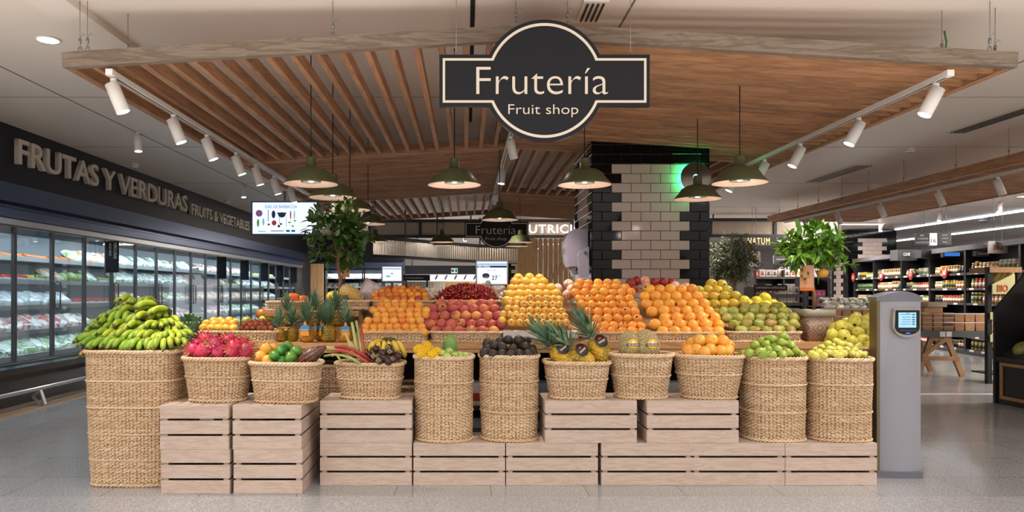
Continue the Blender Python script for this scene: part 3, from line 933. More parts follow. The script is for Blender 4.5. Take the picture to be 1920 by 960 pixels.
# ------------------------------------------------------------------ crates
def crate_mesh():
    w, d, h = .596, .38, .274
    t_ = .010
    return w, d, h
def crate(x0, y0, z0, w, d, h, label, group=None):
    t = thing('wooden_crate', label, 'crate', (x0+w/2, y0+d/2, z0), group=group)
    th = .011; sh = h*.30; gp = (h-3*sh)/2
    def pan(x0_, x1_, y0_, y1_, n):
        m = MB()
        for k in range(3):
            z = k*(sh+gp); m.box(x0_, x1_, y0_, y1_, z, z+sh, bev=.0012)
        m.build(n, crate_w, t, local=True)
    pan(-w/2, w/2, -d/2, -d/2+th, 'slat_side'); pan(-w/2, w/2, d/2-th, d/2, 'slat_side')
    pan(-w/2, -w/2+th, -d/2+th+.0005, d/2-th-.0005, 'slat_side'); pan(w/2-th, w/2, -d/2+th+.0005, d/2-th-.0005, 'slat_side')
    for sx in (-1, 1):
        for sy in (-1, 1):
            x = sx*(w/2-th-.016); y = sy*(d/2-th-.016)
            MB().box(x-.015, x+.015, y-.015, y+.015, .001, h-th-.001).build('corner_post', crate_w, t, local=True)
    m = MB(); n = 5
    if w < .5:      # slats run front to back
        bw = (w-2*th-.004)/n
        for k in range(n): m.box(-w/2+th+.002+k*bw+.004, -w/2+th+.002+(k+1)*bw-.004, -d/2+th+.001, d/2-th-.001, h-th, h-.0005)
    else:
        bw = (d-2*th-.004)/n
        for k in range(n): m.box(-w/2+th+.001, w/2-th-.001, -d/2+th+.002+k*bw+.002, -d/2+th+.002+(k+1)*bw-.002, h-th, h-.0005)
    m.build('board_top', crate_w, t, local=True)
    return t
Yf = 4.83; CH = .275
def cx_(px, Y=Yf): return (px-CX)*Y/F
row = [(600, 'under the upper crate with the rhubarb basket'), (775, 'under the basket with the spiky green fruit'), (949, 'half under the avocado basket'),
       (1127.5, 'under the netted melon basket side'), (1299.5, 'below the orange basket at right'), (1472.5, 'at the right end, under the yellow pear basket')]
for px, lb in row:
    crate(cx_(px), Yf, 0, .594, .38, CH-.001, 'pale wooden slatted crate on the floor, ' + lb)
for px, lb in ((600, 'stacked on another, carrying the rhubarb and banana basket'), (1022, 'in the upper row carrying the pineapple basket'), (1213, 'in the upper row carrying the basket of loose oranges')):
    crate(cx_(px), Yf, CH, .594, .38, CH-.001, 'pale wooden slatted crate ' + lb)
Yl = 4.63
for i, px in enumerate((325.5, 456)):
    for k in range(2):
        crate(cx_(px)-.006*k, Yl-.02*k*0, CH*k, .427, .58, CH-.001, 'narrow pale wooden crate, %s, %s' % (['bottom', 'top'][k], ['left stack beside the tall banana basket', 'right stack under the mango basket'][i]))

# ------------------------------------------------------------------ wicker baskets
def superpts(w, d, p, n):
    raw = []
    M_ = 720
    for k in range(M_):
        a = 2*PI*k/M_
        c, s = math.cos(a), math.sin(a)
        raw.append(Vector((w/2*math.copysign(abs(c)**(2/p), c), d/2*math.copysign(abs(s)**(2/p), s), 0)))
    L = [0]
    for k in range(M_): L.append(L[-1] + (raw[(k+1) % M_]-raw[k]).length)
    out = []; j = 0
    for i in range(n):
        tgt = L[-1]*i/n
        while L[j+1] < tgt: j += 1
        f = (tgt-L[j])/(L[j+1]-L[j])
        out.append(raw[j].lerp(raw[(j+1) % M_], f))
    return out, L[-1]
def basket(label, loc, w, d, h, p, bot, bands=(), rz=0, pitch=.025, row=.0108, tray=False, group=None, fill=.1, name='wicker_basket', front_dip=0):
    t = thing(name, label, 'basket', loc, rz, group)
    pts0, per = superpts(w, d, p, 8)
    ns = int(round(per/pitch/2))*2
    N_ = ns*4
    pts, per = superpts(w, d, p, N_)
    nr = max(4, int(round(h/row)))
    sub = 3
    vs = []; tone = []; fs = []
    rr = random.Random(label)
    amp = .0060
    trow = [[rr.random() for _ in range(ns)] for _ in range(nr+1)]
    def sc_(z):
        k = z/h
        return bot + (1-bot)*k**.9
    nz = nr*sub+1
    bulge = [0, .8, .8]
    for j in range(nz):
        i, q = divmod(j, sub)
        z = h*j/(nz-1)
        s = sc_(z)
        for k, c in enumerate(pts):
            u = k/4
            cs = math.cos(PI*u + PI*i); cs = math.copysign(abs(cs)**.6, cs)
            o = amp*cs * (1 if q else .1) + (.0022 if q else -.0062)
            # local irregularity of the cane
            o += .0012*noise.noise(Vector((u*.9, j*.7, len(label))))
            nrm = Vector((c.x/(w*w), c.y/(d*d), 0)).normalized()
            # wavy hand-made wall
            o += .006*noise.noise(Vector((c.x*5, c.y*5, z*4+len(label)*.3)))
            vs.append(Vector((c.x*s, c.y*s, z)) + nrm*o)
            sg = int((u + (i % 2)) // 2) % ns
            tone.append(.15+.35*trow[i if i <= nr else nr][sg] + .5*trow[i if i <= nr else nr][0])
    for j in range(nz-1):
        for k in range(N_):
            l = (k+1) % N_
            # real slits between the canes, midway between two stakes
            if 3 < j < nz-5 and j % sub == 0 and k % 4 in (1, 2) and rr.random() < .7: continue
            if 3 < j < nz-5 and j % sub == 2 and k % 4 == (1 if (j//sub) % 2 else 2) and rr.random() < .5: continue
            fs.append((j*N_+k, j*N_+l, (j+1)*N_+l, (j+1)*N_+k))
    b = MB(); b.add(vs, fs, 0, True); b.tone = tone
    b.build('woven_wall', straw, t, local=True)
    # inner lining and bottom, coloured dark so the slits look shaded
    i_ = MB(); q = superpts(w-.03, d-.03, p, 48)[0]
    vs = [Vector((c.x*sc_(z), c.y*sc_(z), z)) for z in (.01, h-.005) for c in q]
    fs = [(k, k+48, (k+1) % 48+48, (k+1) % 48) for k in range(48)] + [tuple(range(48))]
    i_.add(vs, fs, 0, True); i_.build('inner_wall', straw_dk, t, local=True)
    zf = h*(1-fill) if not tray else .02
    ff = MB(); vs = [Vector((c.x*sc_(zf)*.99, c.y*sc_(zf)*.99, zf)) for c in q]
    ff.add(vs, [tuple(range(48))]); ff.build('liner', mat('liner_paper', '#8f7350', .9), t, local=True)
    def rope(z, r, strands, n, nm, out=.0, tw=.055):
        m = MB(); pp, pr = superpts(w*sc_(z)+2*out, d*sc_(z)+2*out, p, n)
        turns = max(1, round(pr/tw))
        tn = []
        for s_ in range(strands):
            line = []
            for k, c in enumerate(pp):
                a = 2*PI*(turns*k/n + s_/strands)
                nrm = Vector((c.x/(w*w), c.y/(d*d), 0)).normalized()
                line.append(c + nrm*math.cos(a)*r*.75 + Vector((0, 0, z+math.sin(a)*r*.75 + .003*noise.noise(c*6))))
            o = len(m.v)
            m.tube(line, r*.62, 5, closed=True)
            v_ = .5+.5*rr.random()
            tn += [v_]*(len(m.v)-o)
        m.tone = tn
        m.build(nm, straw, t, local=True)
    rope(h+.002, .011 if not tray else .008, 3, 200, 'woven_rim', .004, .075)
    rope(.008, .008, 2, 160, 'woven_foot', .004, .05)
    for z in bands: rope(z, .006, 2, 160, 'woven_band', .005, .05)
    return t
# floor-standing and stacked baskets in front
def bk(px0, px1, ptop, pbot, Y, d, p, bot, zb, label, bands=(), rz=0, zc=None, **kw):
    xc = (px0+px1)/2; w = (px1-px0)*Y/F
    zt_ = CZ+(CY-ptop)*Y/F
    w_ = w-.02
    return basket(label, ((xc-CX)*Y/F, Y, zb), w_, d, zt_-zb-.008, p, bot, bands, rz, **kw)
H2 = CH*2+.001
B = {}
B['banana'] = basket('large tall rectangular wicker basket on the floor piled with green bananas', (-2.185, 5.06, 0), .60, .60, .865, 5, .90, (.17, .34, .51, .68), 0, fill=.05)
B['dragon'] = bk(346, 474, 668, 757, 4.87, .32, 2.5, .80, H2, 'small oval wicker basket of pink dragon fruits on the left crate', (.16,), .05)
B['mango'] = bk(471, 604, 677, 762, 4.82, .30, 3.2, .84, H2, 'small wicker basket of oranges, green mangoes and a cacao pod', (.14,), -.13)
B['rhubarb'] = bk(631, 759, 678, 755, 5.0, .30, 3.6, .86, H2, 'small wicker basket of rhubarb, bananas and mangosteens', (.13,), -.12)
B['exotic'] = bk(776, 889, 666, 832, 5.0, .36, 2.4, .95, CH+.001, 'tall wicker basket of yellow pitahayas and a spiky green soursop', (.19, .385))
B['avocado'] = bk(898, 1011, 664, 828, 5.02, .36, 2.4, .95, CH+.001, 'tall wicker basket filled with dark avocados', (.19, .39))
B['pine'] = bk(1019, 1142, 676, 750, 4.99, .30, 3.6, .82, H2, 'small wicker basket holding three ripe yellow pineapples', (.13,), .03)
B['melon'] = bk(1141, 1261, 662, 750, 5.0, .31, 2.4, .80, H2, 'small oval wicker basket holding two netted melons', (.15,), .04)
B['orange'] = bk(1263, 1393, 664, 750, 5.0, .33, 2.4, .78, H2, 'small oval wicker basket piled with loose oranges', (.16,), -.03)
B['gpear'] = bk(1389, 1506, 667, 828, 5.02, .36, 2.6, .96, CH+.001, 'tall wicker basket filled with green pears', (.19, .37), .05)
B['ypear'] = bk(1508, 1627, 669, 828, 5.02, .36, 2.8, .96, CH+.001, 'tall wicker basket filled with small yellow pears', (.19, .37), -.03)
B['apple'] = basket('tall floor-standing wicker basket of yellow apples behind the self-service column', (cx_(1600, 5.45), 5.52, 0), .56, .46, .85, 4, .95, (.2, .42, .63), 0, fill=.05)

# ------------------------------------------------------------------ display table
YT, ZT_ = 5.36, .885
tx0, tx1 = cx_(340, YT), cx_(1655, YT)
t = thing('display_table', 'long stepped wooden market table carrying trays of fruit', 'table', ((tx0+tx1)/2, YT+.7, 0))
MB().box(tx0, tx1, YT, YT+.55, ZT_-.04, ZT_).build('table_top', table_w, t)
MB().box(tx0, tx1, YT+.008, YT+.03, ZT_-.07, ZT_-.041).build('apron', table_w, t)
MB().prism([(YT+.05, ZT_+.001), (YT+1.25, ZT_+.27), (YT+1.25, .1), (YT+1.22, .1), (YT+1.22, ZT_-.06), (YT+.05, ZT_-.06+.061)], cx_(666, 5.6), cx_(1490, 5.6), plane='yz').build('sloping_board', table_w, t)
MB().box(cx_(498, 5.95), cx_(672, 5.9), YT+.55, YT+1.1, 1.06, 1.10).build('upper_shelf', table_w, t)
MB().box(tx0+.02, tx1-.02, YT+.62, YT+.65, .02, ZT_-.041).build('back_panel', darkwood, t)
MB().box(cx_(1160, 6.05), cx_(1312, 6.05), 6.035, 6.42, 1.245, 1.27).build('upper_shelf', table_w, t)
MB().box(cx_(1042, 6.0), cx_(1102, 6.0), 6.0, 6.3, 1.205, 1.23).build('upper_shelf', table_w, t)
for x in (cx_(1170, 6.2), cx_(1300, 6.2)): MB().box(x-.02, x+.02, 6.2, 6.24, .9, 1.2449).build('shelf_support', table_w, t)
for x in [tx0+.05+(tx1-tx0-.1)*k/6 for k in range(7)]:
    MB().box(x-.025, x+.025, YT+.05, YT+.1, 0, ZT_-.041).build('leg', black, t)
MB().box(tx0+.08, tx1-.08, YT+.12, YT+.6, .38, .40).build('lower_shelf', darkwood, t)
MB().box(tx0+.08, tx1-.08, YT+.12, YT+.6, .12, .14).build('lower_shelf', darkwood, t)
# things stored below, seen between the baskets
basket('low round wicker basket stored under the table, beside the tall pitahaya basket', (cx_(760, 5.55), 5.66, .402), .42, .36, .15, 2.4, .8, (), name='wicker_basket', fill=.3)
basket('square wicker basket stored under the table behind the rhubarb basket', (cx_(618, 5.6), 5.68, .402), .40, .34, .30, 4, .9, (.15,), name='wicker_basket', fill=.3)
for i, (px, z, c, s) in enumerate(((893, .402, '#d8d4d0', 'white box with red mark'), (1018, .402, '#8f9bb8', 'bluish box'), (1258, .402, '#c9ccd0', 'pale box'), (1256, .142, '#b9b4b0', 'pale box low down'), (893, .142, '#cfd3da', 'white box low down'), (1016, .142, '#a9adb8', 'grey box low down'))):
    m = MB(); m.box(-.1, .1, -.1, .1, 0, .17, bev=.004); m.box(-.06, .06, -.101, -.1, .04, .1, mi=1)
    o = m.build('cardboard_box', [mat('carton_%d' % i, c, .6), mat('carton_mark_%d' % i, '#b9382c' if i == 0 else '#6d7480', .6)], local=True, loc=(cx_(px, 5.6), 5.65, z))
    tag(o, '%s under the table, seen in the gap %s' % (s, ['left of the avocados', 'right of the avocados', 'right of the melons', 'right of the melons', 'left of the avocados', 'right of the avocados'][i]), 'box')

# wicker trays on the table
def tray(px0, px1, Y, z, d, h, label, tilt=0, **kw):
    w = (px1-px0)*Y/F
    t = basket(label, ((px0+px1)/2*Y/F-CX*Y/F, Y+d/2, z), w, d, h, 6, .95, (), 0, tray=True, row=.011, name='wicker_tray', **kw)
    t.rotation_euler = (tilt, 0, 0)
    return t
TL = .0
tray(371, 520, 5.42, ZT_, .36, .075, 'shallow wicker tray of yellow mangoes and rambutans at the left end of the table')
tray(675, 803, 5.40, ZT_, .36, .072, 'shallow wicker tray at the front of the table holding orange apricots', TL)
tray(806, 944, 5.40, ZT_, .36, .072, 'shallow wicker tray at the front of the table holding red peaches', TL)
tray(947, 1090, 5.44, ZT_, .36, .06, 'shallow wicker tray under the white paper and yellow loquats', TL)
tray(1093, 1215, 5.40, ZT_, .36, .068, 'shallow wicker tray at the front holding mandarins', TL)
tray(1217, 1361, 5.40, ZT_, .36, .068, 'shallow wicker tray at the front holding large oranges', TL)
tray(1366, 1508, 5.40, ZT_, .34, .072, 'shallow wicker tray at the front holding mottled pears', TL)
ZB_ = 1.115
tray(696, 813, 6.02, ZB_, .30, .062, 'upper wicker tray holding red and orange nectarines')
tray(817, 936, 6.02, ZB_, .30, .062, 'upper wicker tray holding dark red cherries')
tray(937, 962, 6.05, ZB_, .25, .055, 'small upper wicker tray beside the cherries')
tray(636, 692, 6.02, ZB_, .30, .06, 'upper wicker tray below the netted melon bag')
tray(497, 560, 5.93, 1.10, .26, .07, 'small wicker tray holding red papayas')
m = MB()
vs = []; nx = 40
for j, (yy, zz) in enumerate(((0, .03), (-.012, .085), (.02, .088), (.08, .08))):
    for i in range(nx):
        x = -.27+.54*i/(nx-1)
        vs.append((x, yy+.006*noise.noise(Vector((x*20, j, 0))), zz+.012*noise.noise(Vector((x*15, j, 3)))))
fs = [(j*nx+i, j*nx+i+1, (j+1)*nx+i+1, (j+1)*nx+i) for j in range(3) for i in range(nx-1)]
m.add(vs, fs, 0, False)
o = m.build('paper_liner', mat('white_paper', '#dedad6', .5), local=True, loc=(cx_(1013, 5.43), 5.425, ZT_))
md = o.modifiers.new('thickness', 'SOLIDIFY'); md.thickness = .002
tag(o, 'crumpled white paper sheet over the front of the loquat tray', 'paper')
# ------------------------------------------------------------------ fruit
def fm(name, *a, **k): return mat(name, *a, **k)
m_stem = mat('stem_brown', '#5a4426', .8)
m_gstem = mat('stem_green', '#8a7a34', .6)
sticker = mat('sticker_dark', '#2b2b2e', .4)
def round_mesh(name, r, m, squash=.93, dim=.12, stem=m_stem, bumpy=0, n=18, star=False, stick=0, sharp=1):
    """roundish fruit, blossom/stem end pointing along +Z"""
    prof = []; K = 12
    for i in range(K+1):
        a = PI*i/K
        rr = math.sin(a); z = -math.cos(a)*squash
        d = dim*math.exp(-(rr/.28)**2)
        if i in (0, K): rr = 1e-6
        prof.append((rr*r, z*r - math.copysign(d*r, z)))
    b = MB(); b.lathe(prof, n)
    top = (squash-dim)*r
    if star:
        for k in range(5):
            a = 2*PI*k/5
            b.bar((0, 0, top+.002), (.22*r*math.cos(a), .22*r*math.sin(a), top+.07*r+.002), .08*r, .04*r, 1)
    else: b.lathe([(.10*r, top-.02*r), (.07*r, top+.05*r), (1e-6, top+.07*r)], 7, 1)
    if stick:
        M = Euler((0, R(62), stick)).to_matrix().to_4x4()
        rr = r*.985
        b.lathe([(1e-6, rr*1.004), (.22*r, rr*.982)], 10, 2, M)
    return b.mesh(name, [m, stem, sticker])
def pear_mesh(name, r, m, L=2.5, neck=.38, bend=.12):
    prof = []
    K = 14
    for i in range(K+1):
        t = i/K
        z = (t*L-1)*r
        if t < .42: rr = math.sin(PI*.5*(t/.42)**.55)
        else:
            q = (t-.42)/.58; rr = 1-(1-neck)*(q*q*(3-2*q))
            if q > .85: rr *= math.sqrt(max(0, 1-((q-.85)/.15)**2))*.95+.02
        prof.append((max(rr*r, 1e-6), z))
    b = MB(); b.lathe(prof, 16, fn=lambda p, a: Vector((p.x+bend*r*(max(0, p.z/r))**2, p.y, p.z)))
    top = (L-1)*r; bx = bend*r*(L-1)**2
    b.tube([(bx*.95, 0, top-.06*r), (bx*1.1, 0, top+.25*r), (bx*1.5, .05*r, top+.45*r)], [.05*r, .045*r, .06*r], 6, 1)
    b.lathe([(.12*r, -r*.985), (.05*r, -r*1.02), (1e-6, -r*.99)], 7, 2)
    return b.mesh(name, [m, m_stem, sticker])
def ov_mesh(name, r, m, asp=1.3, bend=.1, dot=None):
    b = MB()
    b.ell((0, 0, 0), (r, r*.94, r*asp), 16, 11, fn=lambda p, a: Vector((p.x+bend*(p.z)**2, p.y, p.z)))
    b.lathe([(.12*r, r*asp-.03*r), (.07*r, r*asp+.02*r), (1e-6, r*asp+.03*r)], 7, 1)
    if dot: b.ell((0, 0, -r*asp*.985), (.17*r, .17*r, .05*r), 8, 4, 2)
    return b.mesh(name, [m, m_stem, sticker])

def rrot(face=.55):
    """random orientation, biased so that the tip (+Z) looks toward the aisle"""
    if rnd.random() < face: d = Vector((U(-.7, .7), -1, U(-.6, .7)))
    else: d = Vector((U(-1, 1), U(-1, 1), U(-.3, 1)))
    q = d.to_track_quat('Z', 'Y')
    e = q.to_euler()
    return (e.x, e.y, e.z)
def put(me, p, name, label, cat, group, rot=None, sc=1):
    o = inst(name, me, p, rot or rrot(), sc)
    tag(o, label, cat, group)
    return o
def slope_pile(name, mes, label, cat, group, Y0, rows, dia, face=.5, jit=.12, rotf=None, under=True, sq=1.0):
    """rows = list of (left px, right px, row py) from the front row upward; each row lies a step behind and above the last.
       Depth grows with the row so the pile leans back on the sloping board."""
    mes = mes if isinstance(mes, list) else [mes]
    Y = Y0
    lastz = None
    out = []
    for j, row in enumerate(rows):
        a, b, py = row[:3]
        if len(row) > 3: Y = row[3]
        x0, x1 = (a-CX)*Y/F, (b-CX)*Y/F
        z = CZ+(CY-py)*Y/F
        d = dia
        n = max(1, int(round((x1-x0)/d)))
        st = (x1-x0)/n if n > 1 else d
        for i in range(n):
            x = x0+st*(i+.5) if n > 1 else (x0+x1)/2
            p = Vector((x+U(-jit, jit)*d*.5, Y+U(-jit, jit)*d*.6, z+U(-jit, jit)*d*.35))
            out.append(put(rnd.choice(mes), p, name, '%s, %s row from below, %s from left' % (label, ORD[j], ORD[i]), cat, group, rotf() if rotf else rrot(face), U(.94, 1.05)))
            if under and i < n-1 and j < len(rows)-1:
                q = Vector((x+st/2, Y+d*.52, z-d*.10))
                out.append(put(rnd.choice(mes), q, name, '%s, half hidden above %s row, %s from left' % (label, ORD[j], ORD[i]), cat, group, rrot(.2), U(.92, 1.0)))
        Y += d*.72
    return out
G = 'in the sloping pile on the table'
# mandarins
mand = [round_mesh('mandarin', .037, fm('mandarin_peel', '#e99638', .4, c2=['#eea244', '#e48a2c'], scale=9, bump=.12, bscale=160, rand=(.008, .08)), .84, .08, m_gstem, stick=k) for k in (0, 0, 0, 0, 2)]
slope_pile('mandarin', mand, 'bright orange mandarin', 'mandarin', 'mandarins piled on the table', 5.44,
           [(1098, 1214, 622), (1106, 1212, 611), (1090, 1206, 598), (1094, 1200, 585), (1080, 1196, 572), (1076, 1190, 560), (1070, 1192, 549), (1072, 1182, 539), (1078, 1165, 531)], .073)
# big oranges
orang = [round_mesh('orange', .045, fm('orange_peel', '#eba23c', .38, c2=['#f0ae48', '#e5942e'], scale=7, bump=.14, bscale=150, rand=(.008, .07)), .95, .05, m_gstem, stick=k) for k in (0, 0, 3, 0, 0, 0)]
slope_pile('orange', orang, 'large orange on the table', 'orange', 'large oranges piled on the table', 5.44,
           [(1232, 1357, 622), (1216, 1358, 609), (1234, 1350, 596), (1212, 1340, 584), (1202, 1330, 571), (1198, 1318, 557), (1208, 1306, 543)], .088)
for k, (px, py) in enumerate(((1212, 530), (1228, 540), (1242, 531), (1272, 531))): pass
m_wrap = fm('tissue_wrap', '#eec3b0', .6, c2=['#f3d6c8', '#e88a58', '#f0d0c0'], scale=16, bump=.5, bscale=30, ramp=(.35, .65))
wrapped = round_mesh('wrapped_orange', .043, m_wrap, .95, .02, m_wrap)
m_ap = fm('apple_skin_red', '#8f1f22', .3, c2=['#a8322a', '#7a1a20'], scale=6, rand=(.01, .1))
redapple = round_mesh('red_apple', .04, m_ap, .88, .2)
WR = [[], []]
for px, py, Y in ((1213, 541, 6.05), (1230, 545, 6.04), (1209, 527, 6.2), (1286, 540, 6.1), (1265, 537, 6.13), (1301, 545, 6.1), (1045, 541, 6.02), (1072, 543, 5.98), (1064, 553, 5.96), (1094, 541, 6.0), (1066, 533, 6.1)):
    wc = 1 if px > 1150 else 0
    WR[wc].append(put(wrapped, P(px, py, Y), 'wrapped_orange', 'orange wrapped in pinkish tissue paper, on top of the ' + ('large orange pile' if px > 1150 else 'mandarin pile beside the loquats'), 'orange', 'tissue-wrapped oranges ' + ('right' if px > 1150 else 'left')))
levels(WR[0], 'tissue-wrapped orange beside the mandarin pile', 3); levels(WR[1], 'tissue-wrapped orange atop the large orange pile', 3)
QG = {}
def putg(k, o):
    QG.setdefault(k, []).append(o); return o
for px, py, Y in ((1182, 531, 6.1), (1194, 527, 6.2), (1188, 541, 6.02), (1228, 530, 6.25), (1245, 529, 6.25), (1260, 530, 6.25)):
    putg('dark red apple behind the large oranges', put(redapple, P(px, py, Y), 'red_apple', 'dark red apple behind the top of the large orange pile', 'apple', 'red apples behind the oranges'))
# yellow-green reineta-like apples/mangoes with dark tips
m_rei = fm('golden_apple_skin', '#d79a2e', .36, c2=['#d3ac34', '#bfae3a', '#dc9230'], scale=4, ramp=(.3, .7), rand=(.01, .06))
rei = ov_mesh('golden_mango', .041, m_rei, 1.12, 0, dot=True)
def tipfront(): 
    d = Vector((U(.1, .9), -1, U(-.2, .5)))
    e = (-d).to_track_quat('Z', 'Y').to_euler(); return (e.x, e.y, e.z)
slope_pile('golden_mango', rei, 'yellow-green fruit with dark tip', 'fruit', 'yellow-green fruits with dark tips', 5.72,
           [(1312, 1376, 587), (1312, 1402, 570), (1306, 1390, 555), (1300, 1372, 544), (1322, 1364, 533)], .082, rotf=tipfront)
# mottled pears + quinces
m_pear = fm('pear_skin', '#a3a04c', .45, c2=['#b0ab56', '#8e9340', '#b58850'], scale=7, detail=5, ramp=(.3, .72), bump=.1, bscale=90, rand=(.015, .1))
pear = pear_mesh('pear', .040, m_pear, 2.3, .42)
slope_pile('pear', pear, 'mottled green-brown pear', 'pear', 'mottled pears on the table', 5.46,
           [(1378, 1494, 620), (1366, 1500, 608), (1352, 1498, 596), (1346, 1480, 584), (1388, 1462, 576)], .083,
           rotf=lambda: (R(90)+U(-.7, .5), U(-.5, .5), U(-2.2, 2.2)))
m_qui = fm('quince_skin', '#dcc51e', .4, c2=['#e9d738', '#cfb81c'], scale=5, bump=.15, bscale=20, rand=(.01, .05))
qui = round_mesh('quince', .048, m_qui, 1.0, .08)
for px, py, Y in ((1404, 572, 5.95), (1418, 566, 5.95), (1434, 560, 6.0), (1450, 572, 5.95), (1462, 578, 5.9), (1472, 588, 5.85), (1437, 574, 5.88), (1422, 576, 5.9), (1395, 566, 6.05), (1478, 602, 5.75)):
    putg('bright yellow quince behind the mottled pears', put(qui, P(px, py, Y), 'quince', 'bright yellow quince behind the mottled pears, near the flower pot', 'quince', 'yellow quinces behind the pears', sc=U(.9, 1.1)))
# loquats and yellow fruit
m_loq = fm('loquat_skin', '#e8b04a', .42, c2=['#ecbb58', '#dea044'], scale=8, rand=(.01, .07))
loq = round_mesh('loquat', .029, m_loq, 1.0, .08, sticker, star=True)
slope_pile('loquat', loq, 'small loquat with dark star end', 'loquat', 'loquats on the table', 5.46,
           [(951, 1070, 605), (957, 1066, 594), (972, 1060, 583), (976, 1056, 571), (986, 1046, 560)], .057, face=1, rotf=lambda: tuple(Vector((U(-.3, .3), -1, U(.0, .4))).to_track_quat('Z', 'Y').to_euler()))
m_yel = fm('yellow_melon_skin', '#e8b242', .42, c2=['#ecbc50', '#dfa536'], scale=5, bump=.08, bscale=120, rand=(.006, .05))
yel = round_mesh('yellow_grapefruit', .042, m_yel, 1.02, .0)
slope_pile('yellow_grapefruit', yel, 'pale yellow-orange grapefruit', 'grapefruit', 'yellow grapefruits behind the loquats', 5.8,
           [(946, 985, 578, 5.74), (940, 1058, 564, 5.82), (948, 1052, 552, 5.9), (950, 1042, 541, 5.98), (957, 1028, 530, 6.05), (962, 1022, 522, 6.12)], .079)
slope_pile('loquat', loq, 'loose loquat beside the peaches', 'loquat', 'loose loquats left', 5.5,
           [(932, 952, 601), (936, 974, 590), (944, 976, 579), (950, 975, 570)], .057)
# apricots
m_apr = fm('apricot_skin', '#e89c3c', .5, c2=['#eeaa4a', '#dd7e34'], scale=5, rand=(.012, .07))
apr = round_mesh('apricot', .032, m_apr, .95, .1)
slope_pile('apricot', apr, 'orange apricot in the lower pile', 'apricot', 'apricots in the lower pile', 5.43,
           [(678, 802, 623), (678, 798, 614), (682, 796, 602), (700, 806, 592), (694, 808, 583)], .062)
slope_pile('apricot', apr, 'orange apricot in the upper tier', 'apricot', 'apricots in the second tier', 5.76,
           [(692, 806, 582), (706, 792, 573), (716, 780, 567)], .062)
# peaches
m_pch = fm('peach_skin', '#bd5a4c', .55, c2=['#a8444a', '#cc7450', '#e2a256'], scale=5, ramp=(.35, .66), rand=(.012, .08))
pch = [round_mesh('peach', .041, m_pch, .95, .14, stick=k) for k in (0, 0, 2)]
slope_pile('peach', pch, 'red peach', 'peach', 'peaches piled on the table', 5.46,
           [(808, 936, 621), (798, 950, 608), (804, 944, 593), (802, 936, 580), (818, 930, 570)], .079)
# nectarines
m_nec = fm('nectarine_skin', '#d9762e', .38, c2=['#e69636', '#b8402a'], scale=4, ramp=(.35, .62), rand=(.012, .08))
nec = round_mesh('nectarine', .031, m_nec, .95, .12)
slope_pile('nectarine', nec, 'orange-red nectarine', 'nectarine', 'nectarines in the upper tray', 6.07,
           [(698, 806, 561), (696, 804, 554), (708, 798, 547), (722, 790, 542)], .060)
# cherries
m_che = fm('cherry_skin', '#8c0f18', .15, c2=['#a3131d', '#5f0a14'], scale=8, coat=.5, rand=(.01, .25))
b = MB(); b.ell((0, 0, 0), (.0125, .0125, .0118), 10, 7); b.tube([(0, 0, .011), (.004, 0, .028), (.012, 0, .04)], .001, 4, 1)
che = b.mesh('cherry', [m_che, m_gstem])
def mound(name, me, label, cat, group, cx, cy, z0, wx, wy, h, dia, pw=2, maxn=290):
    """single skin of fruit over a rounded mound"""
    n = 0; row_ = 0
    for ia in range(16):
        y = -wy/2*math.cos(.06+PI*.72*ia/15)
        c_ = 0
        x = -wx/2 + U(0, dia*.5)
        while x <= wx/2:
            q = (abs(x)/(wx/2))**pw + (abs(y)/(wy/2))**pw
            if q < 1:
                z = z0 + h*math.sqrt(1-q)
                k = 1+1.4*(h/wy)*(abs(y)/(wy/2))
                if n < maxn: put(me, Vector((cx+x+U(-.2, .2)*dia, cy+y+U(-.2, .2)*dia, z+U(-.15, .25)*dia)), name, '%s, %s row from front, %s from left' % (label, ORD[row_], ORD[c_]), cat, group, rrot(.2), U(.9, 1.12)); n += 1; c_ += 1
            x += dia*.98
        if c_: row_ += 1
def mound_core(cx, cy, z0, wx, wy, h, m, nm, label, cat):
    o = MB().ell((0, 0, 0), (wx/2*.88, wy/2*.84, h*.88), 24, 12).build(nm, m, local=True, loc=(cx, cy+.01, z0-.025))
    tag(o, label, cat, kind='stuff')
cxx = cx_(876, 6.15)
mound('cherry', che, 'dark red cherry', 'cherry', 'cherries in the upper tray', cxx, 6.17, 1.178, .51, .28, .135, .0268)
mound_core(cxx, 6.17, 1.178, .50, .27, .13, m_che, 'cherry_heap', 'dense mass of cherries beneath the top layer in the tray', 'cherries')
# small white mushrooms / garlic
m_mus = fm('garlic_skin', '#e9ddd0', .5, c2='#d8c6b8', scale=10, rand=(.01, .05))
b = MB(); b.lathe([(1e-6, -.02), (.018, -.018), (.026, -.004), (.022, .012), (.006, .024), (.005, .036), (1e-6, .037)], 12, fn=lambda p, a: Vector((p.x*(1+.06*math.sin(6*a)), p.y*(1+.06*math.sin(6*a)), p.z)))
gar = b.mesh('garlic_bulb', m_mus)
for px, py, Y in ((906, 536, 6.35), (915, 531, 6.4), (925, 541, 6.3), (935, 545, 6.28), (928, 551, 6.26), (941, 553, 6.25), (943, 541, 6.32), (919, 547, 6.35), (937, 560, 6.2), (947, 549, 6.25)):
    putg('small white garlic bulb right of the cherries', put(gar, P(px, py, Y), 'garlic_bulb', 'x', 'garlic', 'garlic bulbs right of the cherries'))
for px, py, Y in ((806, 552, 6.25), (812, 545, 6.28), (817, 552, 6.28), (810, 558, 6.22), (801, 545, 6.3)):
    putg('small white garlic bulb left of the cherries', put(gar, P(px, py, Y), 'garlic_bulb', 'x', 'garlic', 'garlic bulbs left of the cherries', sc=1.15))
